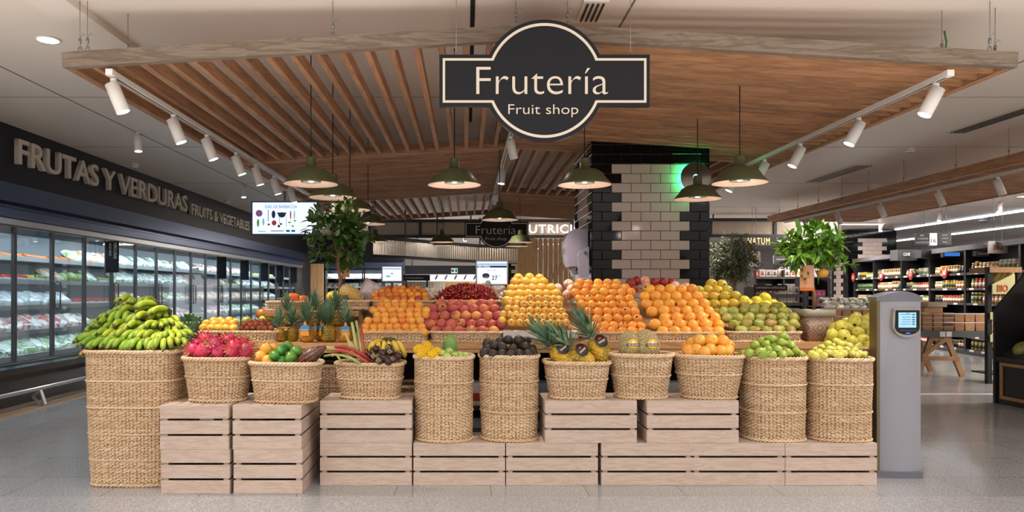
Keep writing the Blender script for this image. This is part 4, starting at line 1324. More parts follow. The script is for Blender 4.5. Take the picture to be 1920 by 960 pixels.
# left end: mangoes and rambutans
m_man = fm('yellow_mango_skin', '#e8a832', .4, c2=['#eebb44', '#e39434'], scale=5, rand=(.01, .06))
man = ov_mesh('yellow_mango', .032, m_man, 1.1, .3)
slope_pile('yellow_mango', man, 'small yellow mango', 'mango', 'yellow mangoes at the left end', 5.50, [(374, 446, 615), (378, 444, 607), (392, 436, 602)], .062)
m_ram = fm('rambutan_skin', '#7d3b22', .8, c2='#9c5230', scale=20, rand=(.01, .1))
b = MB(); b.ell((0, 0, 0), (.02, .02, .022), 10, 7)
rr_ = random.Random(3)
for k in range(70):
    d = Vector((rr_.gauss(0, 1), rr_.gauss(0, 1), rr_.gauss(0, 1))).normalized()
    p = d*.019; q = d*.031 + Vector((rr_.uniform(-.005, .005), rr_.uniform(-.005, .005), rr_.uniform(-.004, .004)))
    b.tube([p, q], [.0018, .0005], 3)
ram = b.mesh('rambutan', m_ram)
slope_pile('rambutan', ram, 'hairy brown rambutan', 'rambutan', 'rambutans at the left end', 5.50, [(448, 514, 616), (452, 512, 609), (462, 508, 603)], .046)
m_gma = fm('green_squash', '#9fb23a', .4, c2='#c9c23a', scale=6)
for i, (px, py, Y, rz) in enumerate(((440, 603, 5.85, .5), (461, 601, 5.9, 1.2), (492, 599, 5.9, .2), (502, 597, 5.95, 1.5))):
    o = inst('green_mango', ov_mesh('green_mango', .03, m_gma, 1.6, .5), P(px, py, Y), (R(80), .3, rz)); tag(o, 'long yellow-green fruit behind the rambutans, %s' % ['leftmost', 'second from left', 'third from left', 'rightmost'][i], 'fruit')
m_pap = fm('papaya_skin', '#d85a26', .35, c2=['#e2812c', '#c23c20', '#8f9a30'], scale=3, ramp=(.3, .75))
pap = ov_mesh('papaya', .052, m_pap, 1.35, .3)
for (px, py, Y, r, s, lb) in ((492, 589, 5.95, (R(90), .3, 1.2), .9, 'red and green mango lying left of the papaya tray'), (545, 563, 6.1, (R(70), 0, 1.3), 1.15, 'large red papaya on top behind the small pineapples'), (530, 580, 6.05, (R(80), .4, .8), .9, 'red papaya in front in the small tray behind the small pineapples'), (567, 563, 6.12, (R(80), .2, 2), .85, 'orange papaya touching the pineapple crowns'), (576, 572, 6.1, (R(80), .2, 1), .7, 'smaller orange papaya half hidden by pineapple crowns')):
    o = inst('papaya', pap, P(px, py, Y), r, s); tag(o, lb, 'papaya')
m_art = fm('artichoke_skin', '#5f7f5a', .6, c2='#8fa883', scale=12)
b = MB(); b.ell((0, 0, 0), (.045, .045, .04), 12, 8)
for ring in range(4):
    for k in range(9):
        a = 2*PI*(k+.5*(ring % 2))/9; e = R(-20+ring*27)
        d = Vector((math.cos(a)*math.cos(e), math.sin(a)*math.cos(e), math.sin(e)))
        b.leaf(d*.034, (d*.6+Vector((0, 0, .7))), d, .038, .034, curl=-.3)
art = b.mesh('artichoke', m_art)
for i, (px, py, Y) in enumerate(((341, 612, 5.75), (355, 606, 5.8), (368, 611, 5.78), (362, 624, 5.6), (350, 622, 5.62), (373, 622, 5.65), (347, 632, 5.5))):
    putg('green artichoke right of the banana heap', put(art, P(px, py, Y), 'artichoke', 'green artichoke behind the right edge of the banana heap', 'artichoke', 'artichokes beside the bananas', (0, 0, U(0, 6)), 1.2))

# pineapples
m_pin = fm('pineapple_skin', '#a8761e', .5, c2=['#c48a22', '#6f6a22', '#b9781c'], scale=16, ramp=(.3, .7))
m_pin2 = fm('pineapple_ripe', '#dba82a', .5, c2=['#e5b83a', '#8f8a2c', '#e0a62a'], scale=14, ramp=(.35, .65))
m_eye = fm('pineapple_eye', '#7a5a24', .7); m_eye2 = fm('ripe_pineapple_eye', '#c9a050', .6)
m_crown = fm('pineapple_crown', '#4a6a4c', .55, c2=['#5f7f60', '#8f9f80'], scale=10)
def pine_body(r, h, m):
    b = MB(); rows = int(h/ (r*.27)); n = 13
    prof = [(1e-6, 0), (r*.5, .01*h), (r*.85, .08*h), (r, .25*h), (r*1.02, .5*h), (r*.95, .75*h), (r*.7, .94*h), (r*.35, h), (1e-6, h)]
    b.lathe(prof, 26)
    def rad(z):
        z = max(.0, min(h, z))
        for (a, za), (c, zc) in zip(prof, prof[1:]):
            if za <= z <= zc and zc > za: return a+(c-a)*(z-za)/(zc-za)
        return r*.5
    for j in range(rows):
        z = h*(j+.5)/rows
        q = rad(z)
        sl = (rad(z+.01)-rad(z-.01))/.02
        for k in range(n):
            a = 2*PI*(k+.5*(j % 2))/n
            s = q*PI/n*.98; hh = h/rows*.75
            c = Vector((math.cos(a)*q, math.sin(a)*q, z))
            nn = Vector((math.cos(a), math.sin(a), -sl)).normalized()
            tt = Vector((-math.sin(a), math.cos(a), 0)); uu = nn.cross(tt)
            pts = [c+tt*s, c+uu*hh, c-tt*s, c-uu*hh]
            top = c+nn*s*.26
            ins = [top+(p-c)*.35 for p in pts]
            vs = pts+ins+[c+nn*s*.45]
            fs = [(i, (i+1) % 4, (i+1) % 4+4, i+4) for i in range(4)]
            b.add(vs, fs, 0, False); b.add(ins+[c+nn*s*.40], [(0, 1, 4), (1, 2, 4), (2, 3, 4), (3, 0, 4)], 1, False)
    return b.mesh('body', [m, m_eye if m is m_pin else m_eye2])
def crown_mesh(h, w, n=46, seed=1):
    r = random.Random(seed); b = MB()
    for k in range(n):
        t = k/n; a = k*2.4; e = R(20+62*t)+r.uniform(-.12, .12)
        d = Vector((math.cos(a)*math.cos(e), math.sin(a)*math.cos(e), math.sin(e)))
        b.leaf(Vector((0, 0, h*.03+.22*h*t))+d*w*.05, d, Vector((0, 0, 1)), h*(.42+.4*t)*r.uniform(.85, 1.1), w*.13, curl=.28*(1-t)-.1)
    return b.mesh('leaf_crown', m_crown)
def pineapple(label, loc, rot, r, h, ch, m, body=None, crown=None, tagk=None):
    t = thing('pineapple', label, 'pineapple', loc, rot=rot)
    inst('body', body, (0, 0, 0), parent=t)
    inst('leaf_crown', crown, (0, 0, h*.98), (0, 0, U(0, 6)), parent=t)
    return t
body_s = pine_body(.052, .125, m_pin); cr_s = crown_mesh(.20, .16, 50, 2)
tag_b = mat('tag_blue', '#3d86c6', .4); tag_o = mat('tag_orange', '#e8912c', .4); tag_g = mat('tag_green', '#3f7a4a', .4)
def baby_tag(t, ang, R_=.06, z=.095):
    """bottle-shaped hanging label"""
    M = Matrix.Rotation(ang, 4, 'Z') @ Matrix.Translation((0, -R_, z)) @ Matrix.Rotation(R(-6), 4, 'X')
    m = MB()
    m.prism([(-.030, -.045), (.030, -.045), (.030, -.012), (-.030, -.012)], -.001, .001, 1, M)
    m.prism([(-.030, -.0115), (.030, -.0115), (.032, .002), (-.032, .002)], -.001, .001, 2, M)
    m.prism([(-.032, .0025), (.032, .0025), (.030, .024), (.012, .034), (-.012, .034), (-.030, .024)], -.001, .001, 0, M)
    m.prism([(-.012, .0345), (.012, .0345), (.006, .06), (-.006, .06)], -.001, .001, 1, M)
    o = m.build('hang_tag', [tag_b, tag_o, tag_g], t, local=True)
    me = text_mesh('FRUNET', .01, .3)
    xs = [v.co.x for v in me.vertices]; x0, x1 = min(xs), max(xs)
    for v in me.vertices: v.co = M @ Vector(((v.co.x-x0)/(x1-x0)*.05-.025, -.0012-v.co.z*.0002-.0006, v.co.y*.018-.009))
    me.materials.append(white); me.name = 'lettering'
    q = bpy.data.objects.new('lettering', me); COL.objects.link(q); q.parent = o
for i, (px, Y, s, tg, lb) in enumerate(((524, 5.5, .8, None, 'leftmost and smallest'), (548, 5.55, .85, None, 'second from left'), (575, 5.45, 1.0, 0, 'third from left, with its tag facing front'),
                              (603, 5.58, .9, -.9, 'fourth from left, half hidden'), (616, 5.46, 1.02, -1.1, 'fifth from left, with its tag turned to the left'), (648, 5.46, .95, .15, 'rightmost, behind the rhubarb stalks'),
                              (538, 5.78, .85, None, 'behind the second one, raised'), (590, 5.8, .9, None, 'behind the third one'), (630, 5.8, .9, None, 'behind the fifth one'))):
    z = ZT_ if i < 6 else ZT_+.1
    t = pineapple('small pineapple standing on the table, %s' % lb, (cx_(px, Y), Y, z), (0, 0, U(-.3, .3)), .052, .125, .18, m_pin, body_s, cr_s)
    t.scale = (s, s, s)
    if tg is not None: baby_tag(t, tg-t.rotation_euler.z)
    if i >= 6:
        tag(MB().box(-.05, .05, -.05, .05, 0, .099, bev=.004).build('wooden_block', table_w, local=True, loc=(cx_(px, Y), Y, ZT_)), 'wooden riser block on the table %s small pineapple' % ['under the raised left', 'under the middle rear', 'under the right rear'][i-6], 'block')
# three large ripe pineapples lying in a front basket
body_l = pine_body(.066, .17, m_pin2); cr_l = crown_mesh(.26, .2, 52, 5)
def big_pine(label, base, axis, s=1):
    q = Vector(axis).to_track_quat('Z', 'Y').to_euler()
    t = pineapple(label, base, tuple(q), .066, .17, .2, m_pin2, body_l, cr_l); t.scale = (s, s, s)
    return t, q
bp = [('ripe pineapple lying left in the front basket, crown toward upper left', P(1070, 688, 4.95), (-.42, .12, .5)),
      ('ripe pineapple lying in the middle of the front basket, crown toward upper left', P(1108, 690, 4.93), (-.62, .15, .62)),
      ('ripe pineapple resting highest at the right of the front basket', P(1136, 678, 5.03), (-.45, .1, .8))]
for lb, p, ax in bp:
    t, q = big_pine(lb, p, ax, 1.0)
    # round black cardboard collar tag near the crown
    m = MB()
    mid = .12
    inv = q.to_matrix().inverted()
    nd_ = inv @ Vector((.25, -.8, .55)).normalized()
    up_ = nd_.to_track_quat('Z', 'Y').to_matrix().to_4x4()
    M = Matrix.Translation(Vector((0, 0, mid))+nd_*.072) @ up_
    m.lathe([(1e-6, .0025), (.046, .0025), (.047, .001), (.046, 0), (1e-6, 0)], 26, 0, M)
    m.box(-.03, .03, -.012, .0, .0027, .0034, 1, M); m.box(-.012, .012, .012, .024, .0027, .0034, 2, M)
    m.build('round_tag', [mat('tag_black', '#1f1a19', .4), mat('tag_cream', '#b7a58a', .5), mat('tag_red', '#c22f2a', .5)], t, local=True)

# melons
def net_mat():
    m = bpy.data.materials.new('melon_net'); m.use_nodes = True
    nt = m.node_tree; N, L = nt.nodes, nt.links; b = N['Principled BSDF']; b.inputs['Roughness'].default_value = .75
    tc = N.new('ShaderNodeTexCoord'); mp = N.new('ShaderNodeMapping'); mp.inputs['Scale'].default_value = (1, 1, .38)
    nz = N.new('ShaderNodeTexNoise'); nz.inputs['Scale'].default_value = 30
    L.new(tc.outputs['Object'], mp.inputs[0]); L.new(mp.outputs[0], nz.inputs['Vector'])
    ad = N.new('ShaderNodeMix'); ad.data_type = 'VECTOR'; ad.inputs[0].default_value = .012
    L.new(mp.outputs[0], ad.inputs[4]); L.new(nz.outputs['Color'], ad.inputs[5])
    vo = N.new('ShaderNodeTexVoronoi'); vo.feature = 'DISTANCE_TO_EDGE'; vo.inputs['Scale'].default_value = 125
    L.new(ad.outputs[1], vo.inputs['Vector'])
    r = N.new('ShaderNodeValToRGB'); r.color_ramp.elements[0].position = .05; r.color_ramp.elements[0].color = lin('#c2ab7c')
    r.color_ramp.elements[1].position = .16; r.color_ramp.elements[1].color = lin('#7f7448')
    L.new(vo.outputs[0], r.inputs[0]); L.new(r.outputs[0], b.inputs['Base Color'])
    bu = N.new('ShaderNodeBump'); bu.invert = True; bu.inputs['Strength'].default_value = .5; bu.inputs['Distance'].default_value = .004
    L.new(vo.outputs[0], bu.inputs['Height']); L.new(bu.outputs[0], b.inputs['Normal'])
    return m
m_net = net_mat()
st_y = mat('sticker_yellow', '#e9b41c', .4); st_k = mat('sticker_black', '#1d1a14', .4)
for i, (px, lb) in enumerate(((1180, 'netted melon with yellow sticker, left one in the oval basket'), (1211, 'netted melon with yellow sticker, right one in the oval basket'))):
    Y = 4.97; x = cx_(px, Y)
    t = thing('netted_melon', lb, 'melon', (x, Y, .822))
    ex, ez = (.076, .105) if i == 0 else (.092, .112)
    MB().ell((0, 0, .07), (ex, .085, ez), 32, 20).build('rind', m_net, t, local=True)
    s = MB()
    sx = .008 if i == 0 else .025
    def onm(u, v, o=.0015):
        # point on the melon's front at local offset u, v
        k = 1-(u/ex)**2-((v-.07)/ez)**2
        return Vector((u, -(.085+o)*math.sqrt(max(k, 0)) - o, v))
    def patch(u0, u1, lo, hi, mi, o):
        n = 14; vs = []; fs = []
        for k in range(n+1):
            u = u0+(u1-u0)*k/n
            for q in range(5):
                v = lo(k/n)+(hi(k/n)-lo(k/n))*q/4; vs.append(onm(u, v, o))
        for k in range(n):
            for q in range(4): fs.append((k*5+q, k*5+q+1, (k+1)*5+q+1, (k+1)*5+q))
        s.add(vs, fs, mi, True)
    c = .088
    dome = lambda q: math.sqrt(max(0, 1-(2*q-1)**2))
    patch(sx-.034, sx+.034, lambda q: c+.004, lambda q: c+.005+.028*dome(q), 0, .0015)
    patch(sx-.030, sx+.030, lambda q: c-.015-.012*dome(q), lambda q: c-.014, 0, .0015)
    patch(sx-.043, sx+.043, lambda q: c-.014, lambda q: c+.004, 1, .0022)
    patch(sx-.01, sx+.01, lambda q: c+.006, lambda q: c+.006+.018*dome(q), 2, .0024)
    so = s.build('sticker', [st_y, st_k, white], t, local=True)
    me = text_mesh('VICENTIN', .012, .0)
    xs = [v.co.x for v in me.vertices]; x0, x1 = min(xs), max(xs)
    for v in me.vertices:
        u = sx-.037+(v.co.x-x0)/(x1-x0)*.074
        v.co = onm(u, c-.0115+v.co.y*.018, .003)
    me.materials.append(white); me.name = 'lettering'
    q = bpy.data.objects.new('lettering', me); COL.objects.link(q); q.parent = so

# dragon fruits
m_dra = fm('dragon_skin', '#c4234f', .45, c2=['#d8486a', '#b01c48', '#e0788a'], scale=7, ramp=(.3, .75), rand=(.01, .08))
m_drl = fm('dragon_tip', '#b9b04a', .5, c2=['#c2405a', '#8f9a3c'], scale=30)
def dragon(seed):
    r = random.Random(seed); b = MB()
    b.ell((0, 0, 0), (.048, .048, .058), 18, 12)
    for ring in range(4):
        for k in range(5):
            a = 2*PI*(k+.5*(ring % 2))/5+r.uniform(-.15, .15); z = -.034+ring*.022
            q = .048*math.sqrt(max(.05, 1-(z/.058)**2))
            d = Vector((math.cos(a), math.sin(a), 0))
            b.leaf(d*q*.96+Vector((0, 0, z)), d*.32+Vector((0, 0, .9)), d, r.uniform(.022, .034), .022, mi=0 if r.random() < .6 else 1, curl=-.35)
    for k in range(8):
        a = 2*PI*k/8; d = Vector((math.cos(a)*.5, math.sin(a)*.5, 1))
        b.leaf(Vector((math.cos(a)*.012, math.sin(a)*.012, .05)), d, Vector((math.cos(a), math.sin(a), 0)), .035, .012, mi=1, curl=-.3)
    return b.mesh('dragon_fruit', [m_dra, m_drl])
DR = [dragon(k) for k in range(3)]
dl = (('upper left', 386, 640, 4.86), ('upper middle', 404, 648, 4.80), ('far left rim', 365, 656, 4.83), ('front left', 381, 658, 4.79), ('front middle', 409, 658, 4.79), ('upper right', 432, 641, 4.88), ('right, pale pink', 440, 650, 4.80),
      ('front right', 436, 658, 4.79), ('far right rim', 459, 658, 4.82), ('back middle', 418, 640, 4.94), ('back left', 372, 648, 4.93), ('back right', 451, 648, 4.92))
for i, (lb, px, py, Y) in enumerate(dl):
    o = inst('dragon_fruit', DR[i % 3], P(px, py, Y), rrot(.5), U(.9, 1.08)); tag(o, 'pink dragon fruit in the oval basket, %s of the heap' % lb, 'dragon fruit')

# oranges, green mangoes and cacao pod
for i, (px, py, Y, lb) in enumerate(((499, 655, 4.82, 'upper orange'), (489, 669, 4.79, 'front left orange with round sticker'), (503, 677, 4.77, 'lowest front orange'), (512, 654, 4.9, 'back orange'), (486, 679, 4.83, 'low left orange'))):
    o = inst('orange', orang[2 if i == 1 else 0], P(px, py, Y), rrot(.4), .92 if i < 3 else .8); tag(o, '%s in the basket with the green mangoes' % lb, 'orange')
m_gm = fm('green_mango_skin', '#4a8a2c', .18, c2=['#6fa53c', '#3a7a34'], scale=4, coat=.4, rand=(.02, .12))
gm = ov_mesh('green_mango', .034, m_gm, 1.12, .3)
for i, (px, py, Y, lb) in enumerate(((514, 667, 4.75, 'dark green, front left'), (527, 656, 4.80, 'upper left'), (540, 648, 4.86, 'topmost'), (556, 658, 4.82, 'upper right'), (546, 670, 4.75, 'pale bluish, front right'), (529, 677, 4.76, 'lowest front'), (564, 668, 4.86, 'behind the cacao pod'), (536, 664, 4.86, 'middle'))):
    o = inst('green_mango', gm, P(px, py, Y), rrot(.4), U(.95, 1.1)); tag(o, 'glossy green mango beside the oranges, %s' % lb, 'mango')
b = MB()
m_cac = fm('cacao_skin', '#4b2318', .3, c2=['#6a3826', '#35160f'], scale=20, bump=.5, bscale=60, coat=.3)
prof = [(1e-6, -.12), (.012, -.105), (.026, -.08), (.04, -.04), (.044, 0), (.040, .04), (.028, .075), (.016, .10), (.012, .115), (1e-6, .118)]
b.lathe(prof, 40, fn=lambda p, a: Vector((p.x*(1+.09*math.cos(10*a)), p.y*(1+.09*math.cos(10*a)), p.z)))
o = b.build('cacao_pod', m_cac, local=True, loc=P(582, 668, 4.74), rot=tuple(Vector((.8, -.05, .5)).to_track_quat('Z', 'Y').to_euler())); tag(o, 'dark brown ridged cacao pod leaning out of the mango basket', 'cacao pod')

# rhubarb, bananas, mangosteens
def banana_mesh(name, m, L=.17, r=.017, bend=.05, tipm=None):
    pts = []; rs = []
    K = 12
    for i in range(K+1):
        t = i/K
        pts.append((0, bend*4*t*(1-t)-.0, L*t))
        s = 1.0-.10*abs(t-.5)
        if t < .25: s = .38+.58*(t/.25)
        if t > .78: s = .95-.40*((t-.78)/.14)**2
        if t > .93: s = .36
        rs.append(r*s)
    b = MB()
    b.tube(pts[:2], rs[:2], 6, 1); b.tube(pts[1:-1], rs[1:-1], 6, 0); b.tube(pts[-2:], rs[-2:], 6, 1)
    # flatten to pentagon-ish facets: keep smooth shading
    return b.mesh(name, [m, tipm or m_stem])
m_bg = fm('banana_green', '#9fb52a', .42, c2=['#b7c23a', '#86a82a', '#cfc94a'], scale=5, stretch=(1, 1, .3), ramp=(.3, .7), rand=(.015, .10))
m_bgg = fm('banana_greener', '#7fa626', .42, c2=['#95b434', '#6f9a26'], scale=5, rand=(.012, .09))
m_by = fm('banana_yellow', '#d9b93a', .45, c2=['#e0c54e', '#c9a42c'], scale=6, rand=(.008, .06))
m_bo = fm('banana_ripe', '#d8a41a', .45, c2=['#e0ae1e', '#4a3414'], scale=22, ramp=(.5, .66))
m_tip = fm('banana_tip', '#3c3420', .8, c2='#6d7030', scale=30)
ban = {k: banana_mesh('banana', m, .158, .0215, .038, m_tip) for k, m in (('g', m_bg), ('gg', m_bgg), ('y', m_by), ('o', m_bo))}
def hand(label, loc, q, n, kind, group=None, s=1, spread=.13):
    """a hand of bananas: tips point along local -Y... fan around a common stalk"""
    t = thing('banana_bunch', label, 'bananas', loc, rot=q, group=group)
    t.scale = (s, s, s)
    for i in range(n):
        a = (i-(n-1)/2)*spread
        M = Euler((R(-4)*(i % 2), a, 0))
        inst('banana', ban[kind], (math.sin(a)*.035+(i-(n-1)/2)*.026, .008*(i % 2), 0), M, parent=t, sc=U(.92, 1.05))
    m = MB(); m.ell((0, 0, -.005), (.012+.010*n, .014, .018), 10, 6); m.build('stalk', m_tip, t, local=True)
    return t
def quat(ax, roll=0):
    q = Vector(ax).to_track_quat('Z', 'Y')
    from mathutils import Quaternion
    return tuple((q @ Quaternion((0, 0, 1), roll)).to_euler())
# banana heap in the big basket: hands laid on a mound with the tips toward the aisle
rb = random.Random(5)
spots = []
# (px, py, Y, count, kind, axis (tip direction), roll)
BH_ = [(158, 652, 4.86, 3, 'gg', (-.6, -1, -.2), 0), (186, 655, 4.82, 4, 'gg', (-.3, -1, -.35), 0), (222, 657, 4.80, 4, 'gg', (-.1, -1, -.4), 0), (262, 657, 4.80, 5, 'gg', (.05, -1, -.45), 0), (300, 656, 4.80, 4, 'g', (.2, -1, -.45), 0), (335, 652, 4.86, 3, 'g', (.5, -1, -.2), 0),
       (150, 642, 4.92, 3, 'gg', (-.9, -.8, -.1), 0), (175, 637, 4.95, 4, 'gg', (-.6, -1, .0), .1), (205, 638, 4.92, 4, 'g', (-.25, -1, -.2), 0), (240, 640, 4.90, 4, 'gg', (-.3, -1, -.3), .2), (278, 641, 4.9, 4, 'g', (.0, -1, -.3), -.2), (315, 640, 4.92, 4, 'g', (.3, -1, -.2), -.1), (338, 634, 5.0, 4, 'g', (.9, -.8, .0), -.2),
       (178, 618, 5.05, 4, 'gg', (-.5, -1, .1), .3), (205, 622, 5.0, 4, 'g', (-.3, -1, -.1), .2), (235, 625, 5.0, 4, 'g', (-.5, -1, -.35), .4), (268, 626, 5.0, 4, 'g', (-.6, -.9, -.35), .4), (305, 622, 5.02, 4, 'g', (.5, -1, -.1), -.3), (330, 617, 5.1, 5, 'g', (.9, -.5, -.05), -.4),
       (195, 603, 5.12, 4, 'gg', (-.6, -1, .1), .3), (222, 604, 5.08, 3, 'g', (.0, -1, -.6), 0), (250, 608, 5.06, 4, 'g', (-.5, -1, -.4), .3), (285, 600, 5.1, 5, 'g', (-.7, -.6, -.45), .5), (312, 604, 5.14, 4, 'g', (.7, -.8, -.2), -.4),
       (224, 588, 5.16, 3, 'g', (-.5, -1, -.2), .2), (262, 588, 5.15, 5, 'g', (-.75, -.5, -.35), .6), (230, 570, 5.2, 3, 'g', (-.2, -1, .05), .0), (247, 576, 5.2, 3, 'g', (.0, -1, .1), 0), (268, 574, 5.22, 3, 'g', (-.2, -.9, -.1), .6)]
zc_ = {}
for i, (px, py, Y, n, k, ax, roll) in enumerate(BH_):
    d = Vector((ax[0], ax[1], ax[2]*.75)).normalized(); ax = tuple(d)
    p = P(px, py, Y) - d*.12
    kind = 'yellow-green' if k == 'g' else 'green'
    zone = 'at the rim' if i < 6 else ('just above the rim' if i < 13 else ('halfway up' if i < 19 else ('near the top' if i < 24 else 'at the peak')))
    side = 'left' if px < 200 else ('centre left' if px < 240 else ('centre right' if px < 290 else 'right'))
    zc_[zone] = zc_.get(zone, -1)+1
    hand('%s banana bunch %s of the tall basket heap, %s from left' % (kind, zone, ORD[zc_[zone]]), p, quat(ax, roll+U(-.15, .15)), n, k, 'banana bunches in the tall basket', s=.97)
hand('overripe yellow banana bunch with brown spots at the left rim of the tall basket', P(158, 655, 4.90)-Vector((-.5, -1, .35)).normalized()*.13, quat((-.5, -1, -.1)), 2, 'o')
tag(MB().ell((0, 0, 0), (.24, .24, .2), 20, 12).build('banana_heap', m_bgg, local=True, loc=(-2.185, 5.08, .82)), 'inner mass of green bananas beneath the outer bunches', 'bananas', kind='stuff')
# yellow bananas in the rhubarb basket
hand('yellow banana bunch curving over the mangosteens', P(727, 638, 5.06), quat((.10, -.25, -1), 0), 5, 'y', s=.9, spread=.2)
hand('yellow banana bunch pointing left over the basket edge', P(722, 645, 5.10), quat((-.9, -.4, -.5), .2), 4, 'y', s=.85, spread=.2)
m_mgs = fm('mangosteen_skin', '#2d1520', .35, c2='#45202c', scale=8, rand=(.01, .15))
b = MB(); b.ell((0, 0, 0), (.026, .026, .024), 14, 9)
for k in range(4):
    a = PI/2*k; b.leaf(Vector((0, 0, .023)), (math.cos(a), math.sin(a), .1), Vector((0, 0, 1)), .018, .018, 1, curl=.3)
b.tube([(0, 0, .02), (0, 0, .034)], .004, 6, 1)
mgs = b.mesh('mangosteen', [m_mgs, fm('mangosteen_cap', '#8a8a52', .6)])
MG = []
for i, (px, py, Y) in enumerate(((705, 655, 4.93), (718, 662, 4.90), (733, 661, 4.90), (746, 668, 4.90), (702, 669, 4.86), (721, 672, 4.85), (738, 673, 4.85), (711, 668, 4.86), (694, 667, 4.92), (729, 652, 4.97), (748, 664, 4.97), (712, 676, 4.83), (728, 678, 4.83))):
    MG.append(put(mgs, P(px, py, Y), 'mangosteen', 'x', 'mangosteen', 'mangosteens in the rhubarb basket'))
levels(MG, 'dark purple mangosteen in the rhubarb basket', 5)
m_rr = fm('rhubarb_red', '#9c2f2c', .4, c2=['#b9473a', '#8f8a40'], scale=6, stretch=(1, 1, 1), ramp=(.4, .75))
m_rg = fm('rhubarb_green', '#98a25a', .4, c2=['#b3ba78', '#b06a4c'], scale=6, ramp=(.4, .75))
def stalk(a, b_, r, m, label, sag=.03):
    a, b_ = Vector(a), Vector(b_); mid = (a+b_)/2+Vector((0, 0, sag))
    t_ = MB(); t_.tube([a, a.lerp(mid, .5)+Vector((0, 0, sag*.25)), mid, b_.lerp(mid, .5)+Vector((0, 0, sag*.25)), b_], [r, r*1.0, r*.95, r*.9, r*.8], 8)
    tag(t_.build('rhubarb_stalk', m), label, 'rhubarb')
stalk(P(695, 677, 4.88), P(628, 650, 4.86), .012, m_rr, 'thick red rhubarb stalk lying on top, reaching far left')
stalk(P(690, 680, 4.85), P(612, 656, 4.84), .011, m_rr, 'red rhubarb stalk lying second, pointing left')
stalk(P(676, 682, 4.84), P(607, 668, 4.82), .009, m_rg, 'lowest green rhubarb stalk sticking out to the left')
stalk(P(668, 679, 4.87), P(608, 652, 4.90), .011, m_rg, 'pale green rhubarb stalk ending at the cacao pod')
stalk(P(685, 676, 4.92), P(622, 662, 4.88), .010, m_rr, 'dull red rhubarb stalk in the middle of the lying ones')
stalk(P(640, 681, 4.83), P(622, 668, 4.80), .008, m_rg, 'short green rhubarb stump at the basket rim')
stalk(P(665, 668, 5.02), P(648, 625, 5.12), .012, m_rg, 'upright pale rhubarb stalk leaning left before the small pineapples', 0)
stalk(P(672, 668, 5.04), P(660, 605, 5.14), .013, m_rg, 'tallest upright green rhubarb stalk', 0)
stalk(P(680, 668, 5.04), P(668, 602, 5.18), .012, m_rg, 'upright green rhubarb stalk right of the tallest', 0)
stalk(P(684, 670, 5.02), P(676, 610, 5.12), .010, m_rr, 'upright reddish rhubarb stalk closest to the bananas', 0)
stalk(P(676, 672, 4.98), P(656, 640, 5.02), .010, m_rg, 'short upright green rhubarb stalk at front', 0)

# pitahayas, soursop, green fruits
m_pit = fm('pitahaya_skin', '#e6b91c', .4, c2='#f0cc2e', scale=8)
b = MB(); b.ell((0, 0, 0), (.030, .030, .040), 14, 10)
for k in range(60):
    z = -1+2*(k+.5)/60; a = k*2.4; q = math.sqrt(1-z*z)
    b.ell((q*.030*math.cos(a), q*.030*math.sin(a), z*.040), (.009, .009, .009), 6, 4)
pit = b.mesh('yellow_pitahaya', m_pit)
for i, (px, py, Y, lb) in enumerate(((788, 656, 4.92, 'leftmost'), (803, 655, 4.95, 'second from left'), (794, 662, 4.86, 'front left'), (818, 662, 4.88, 'right, next to the soursop'), (812, 667, 4.84, 'lowest in front'), (800, 650, 5.0, 'topmost at back'))):
    o = inst('yellow_pitahaya', pit, P(px, py, Y), rrot(.3), 1.0); tag(o, 'knobbly yellow pitahaya in the tall basket, %s' % lb, 'pitahaya')
m_sou = fm('soursop_skin', '#5f8a3c', .5, c2='#7fa552', scale=10)
m_sps = fm('soursop_spine', '#9fb878', .5)
b = MB()
sh = lambda z: .050*math.sqrt(max(0, 1-(z/.078)**2))*(1-.15*z/.078)
b.lathe([(max(1e-6, sh(-.078+.156*i/14)), -.078+.156*i/14) for i in range(15)], 22)
for j in range(13):
    z = -.07+.14*j/12
    for k in range(15):
        a = 2*PI*(k+.5*(j % 2))/15; q = sh(z)
        d = Vector((math.cos(a), math.sin(a), z*6)).normalized()
        c = Vector((q*math.cos(a), q*math.sin(a), z))
        b.tube([c, c+d*.006+Vector((0, 0, -.001))], [.0045, .0006], 5, 1)
o = b.build('soursop', [m_sou, m_sps], local=True, loc=P(844, 648, 5.0), rot=(.1, .08, 0)); tag(o, 'spiny green soursop standing upright in the tall basket', 'soursop')
m_gf = fm('green_fig_skin', '#a5bd5c', .35, c2='#bcd078', scale=5, rand=(.01, .06))
gf = ov_mesh('green_chayote', .028, m_gf, 1.2, .1)
for i, (px, py, Y, lb) in enumerate(((830, 664, 4.87, 'leftmost'), (842, 659, 4.90, 'topmost'), (853, 666, 4.87, 'third from left'), (872, 667, 4.95, 'rightmost by the rim'), (838, 668, 4.84, 'front'), (862, 668, 4.9, 'fourth from left'))):
    o = inst('chayote', gf, P(px, py, Y), rrot(.5), 1.0); tag(o, 'pale green chayote in front of the soursop, %s' % lb, 'chayote')

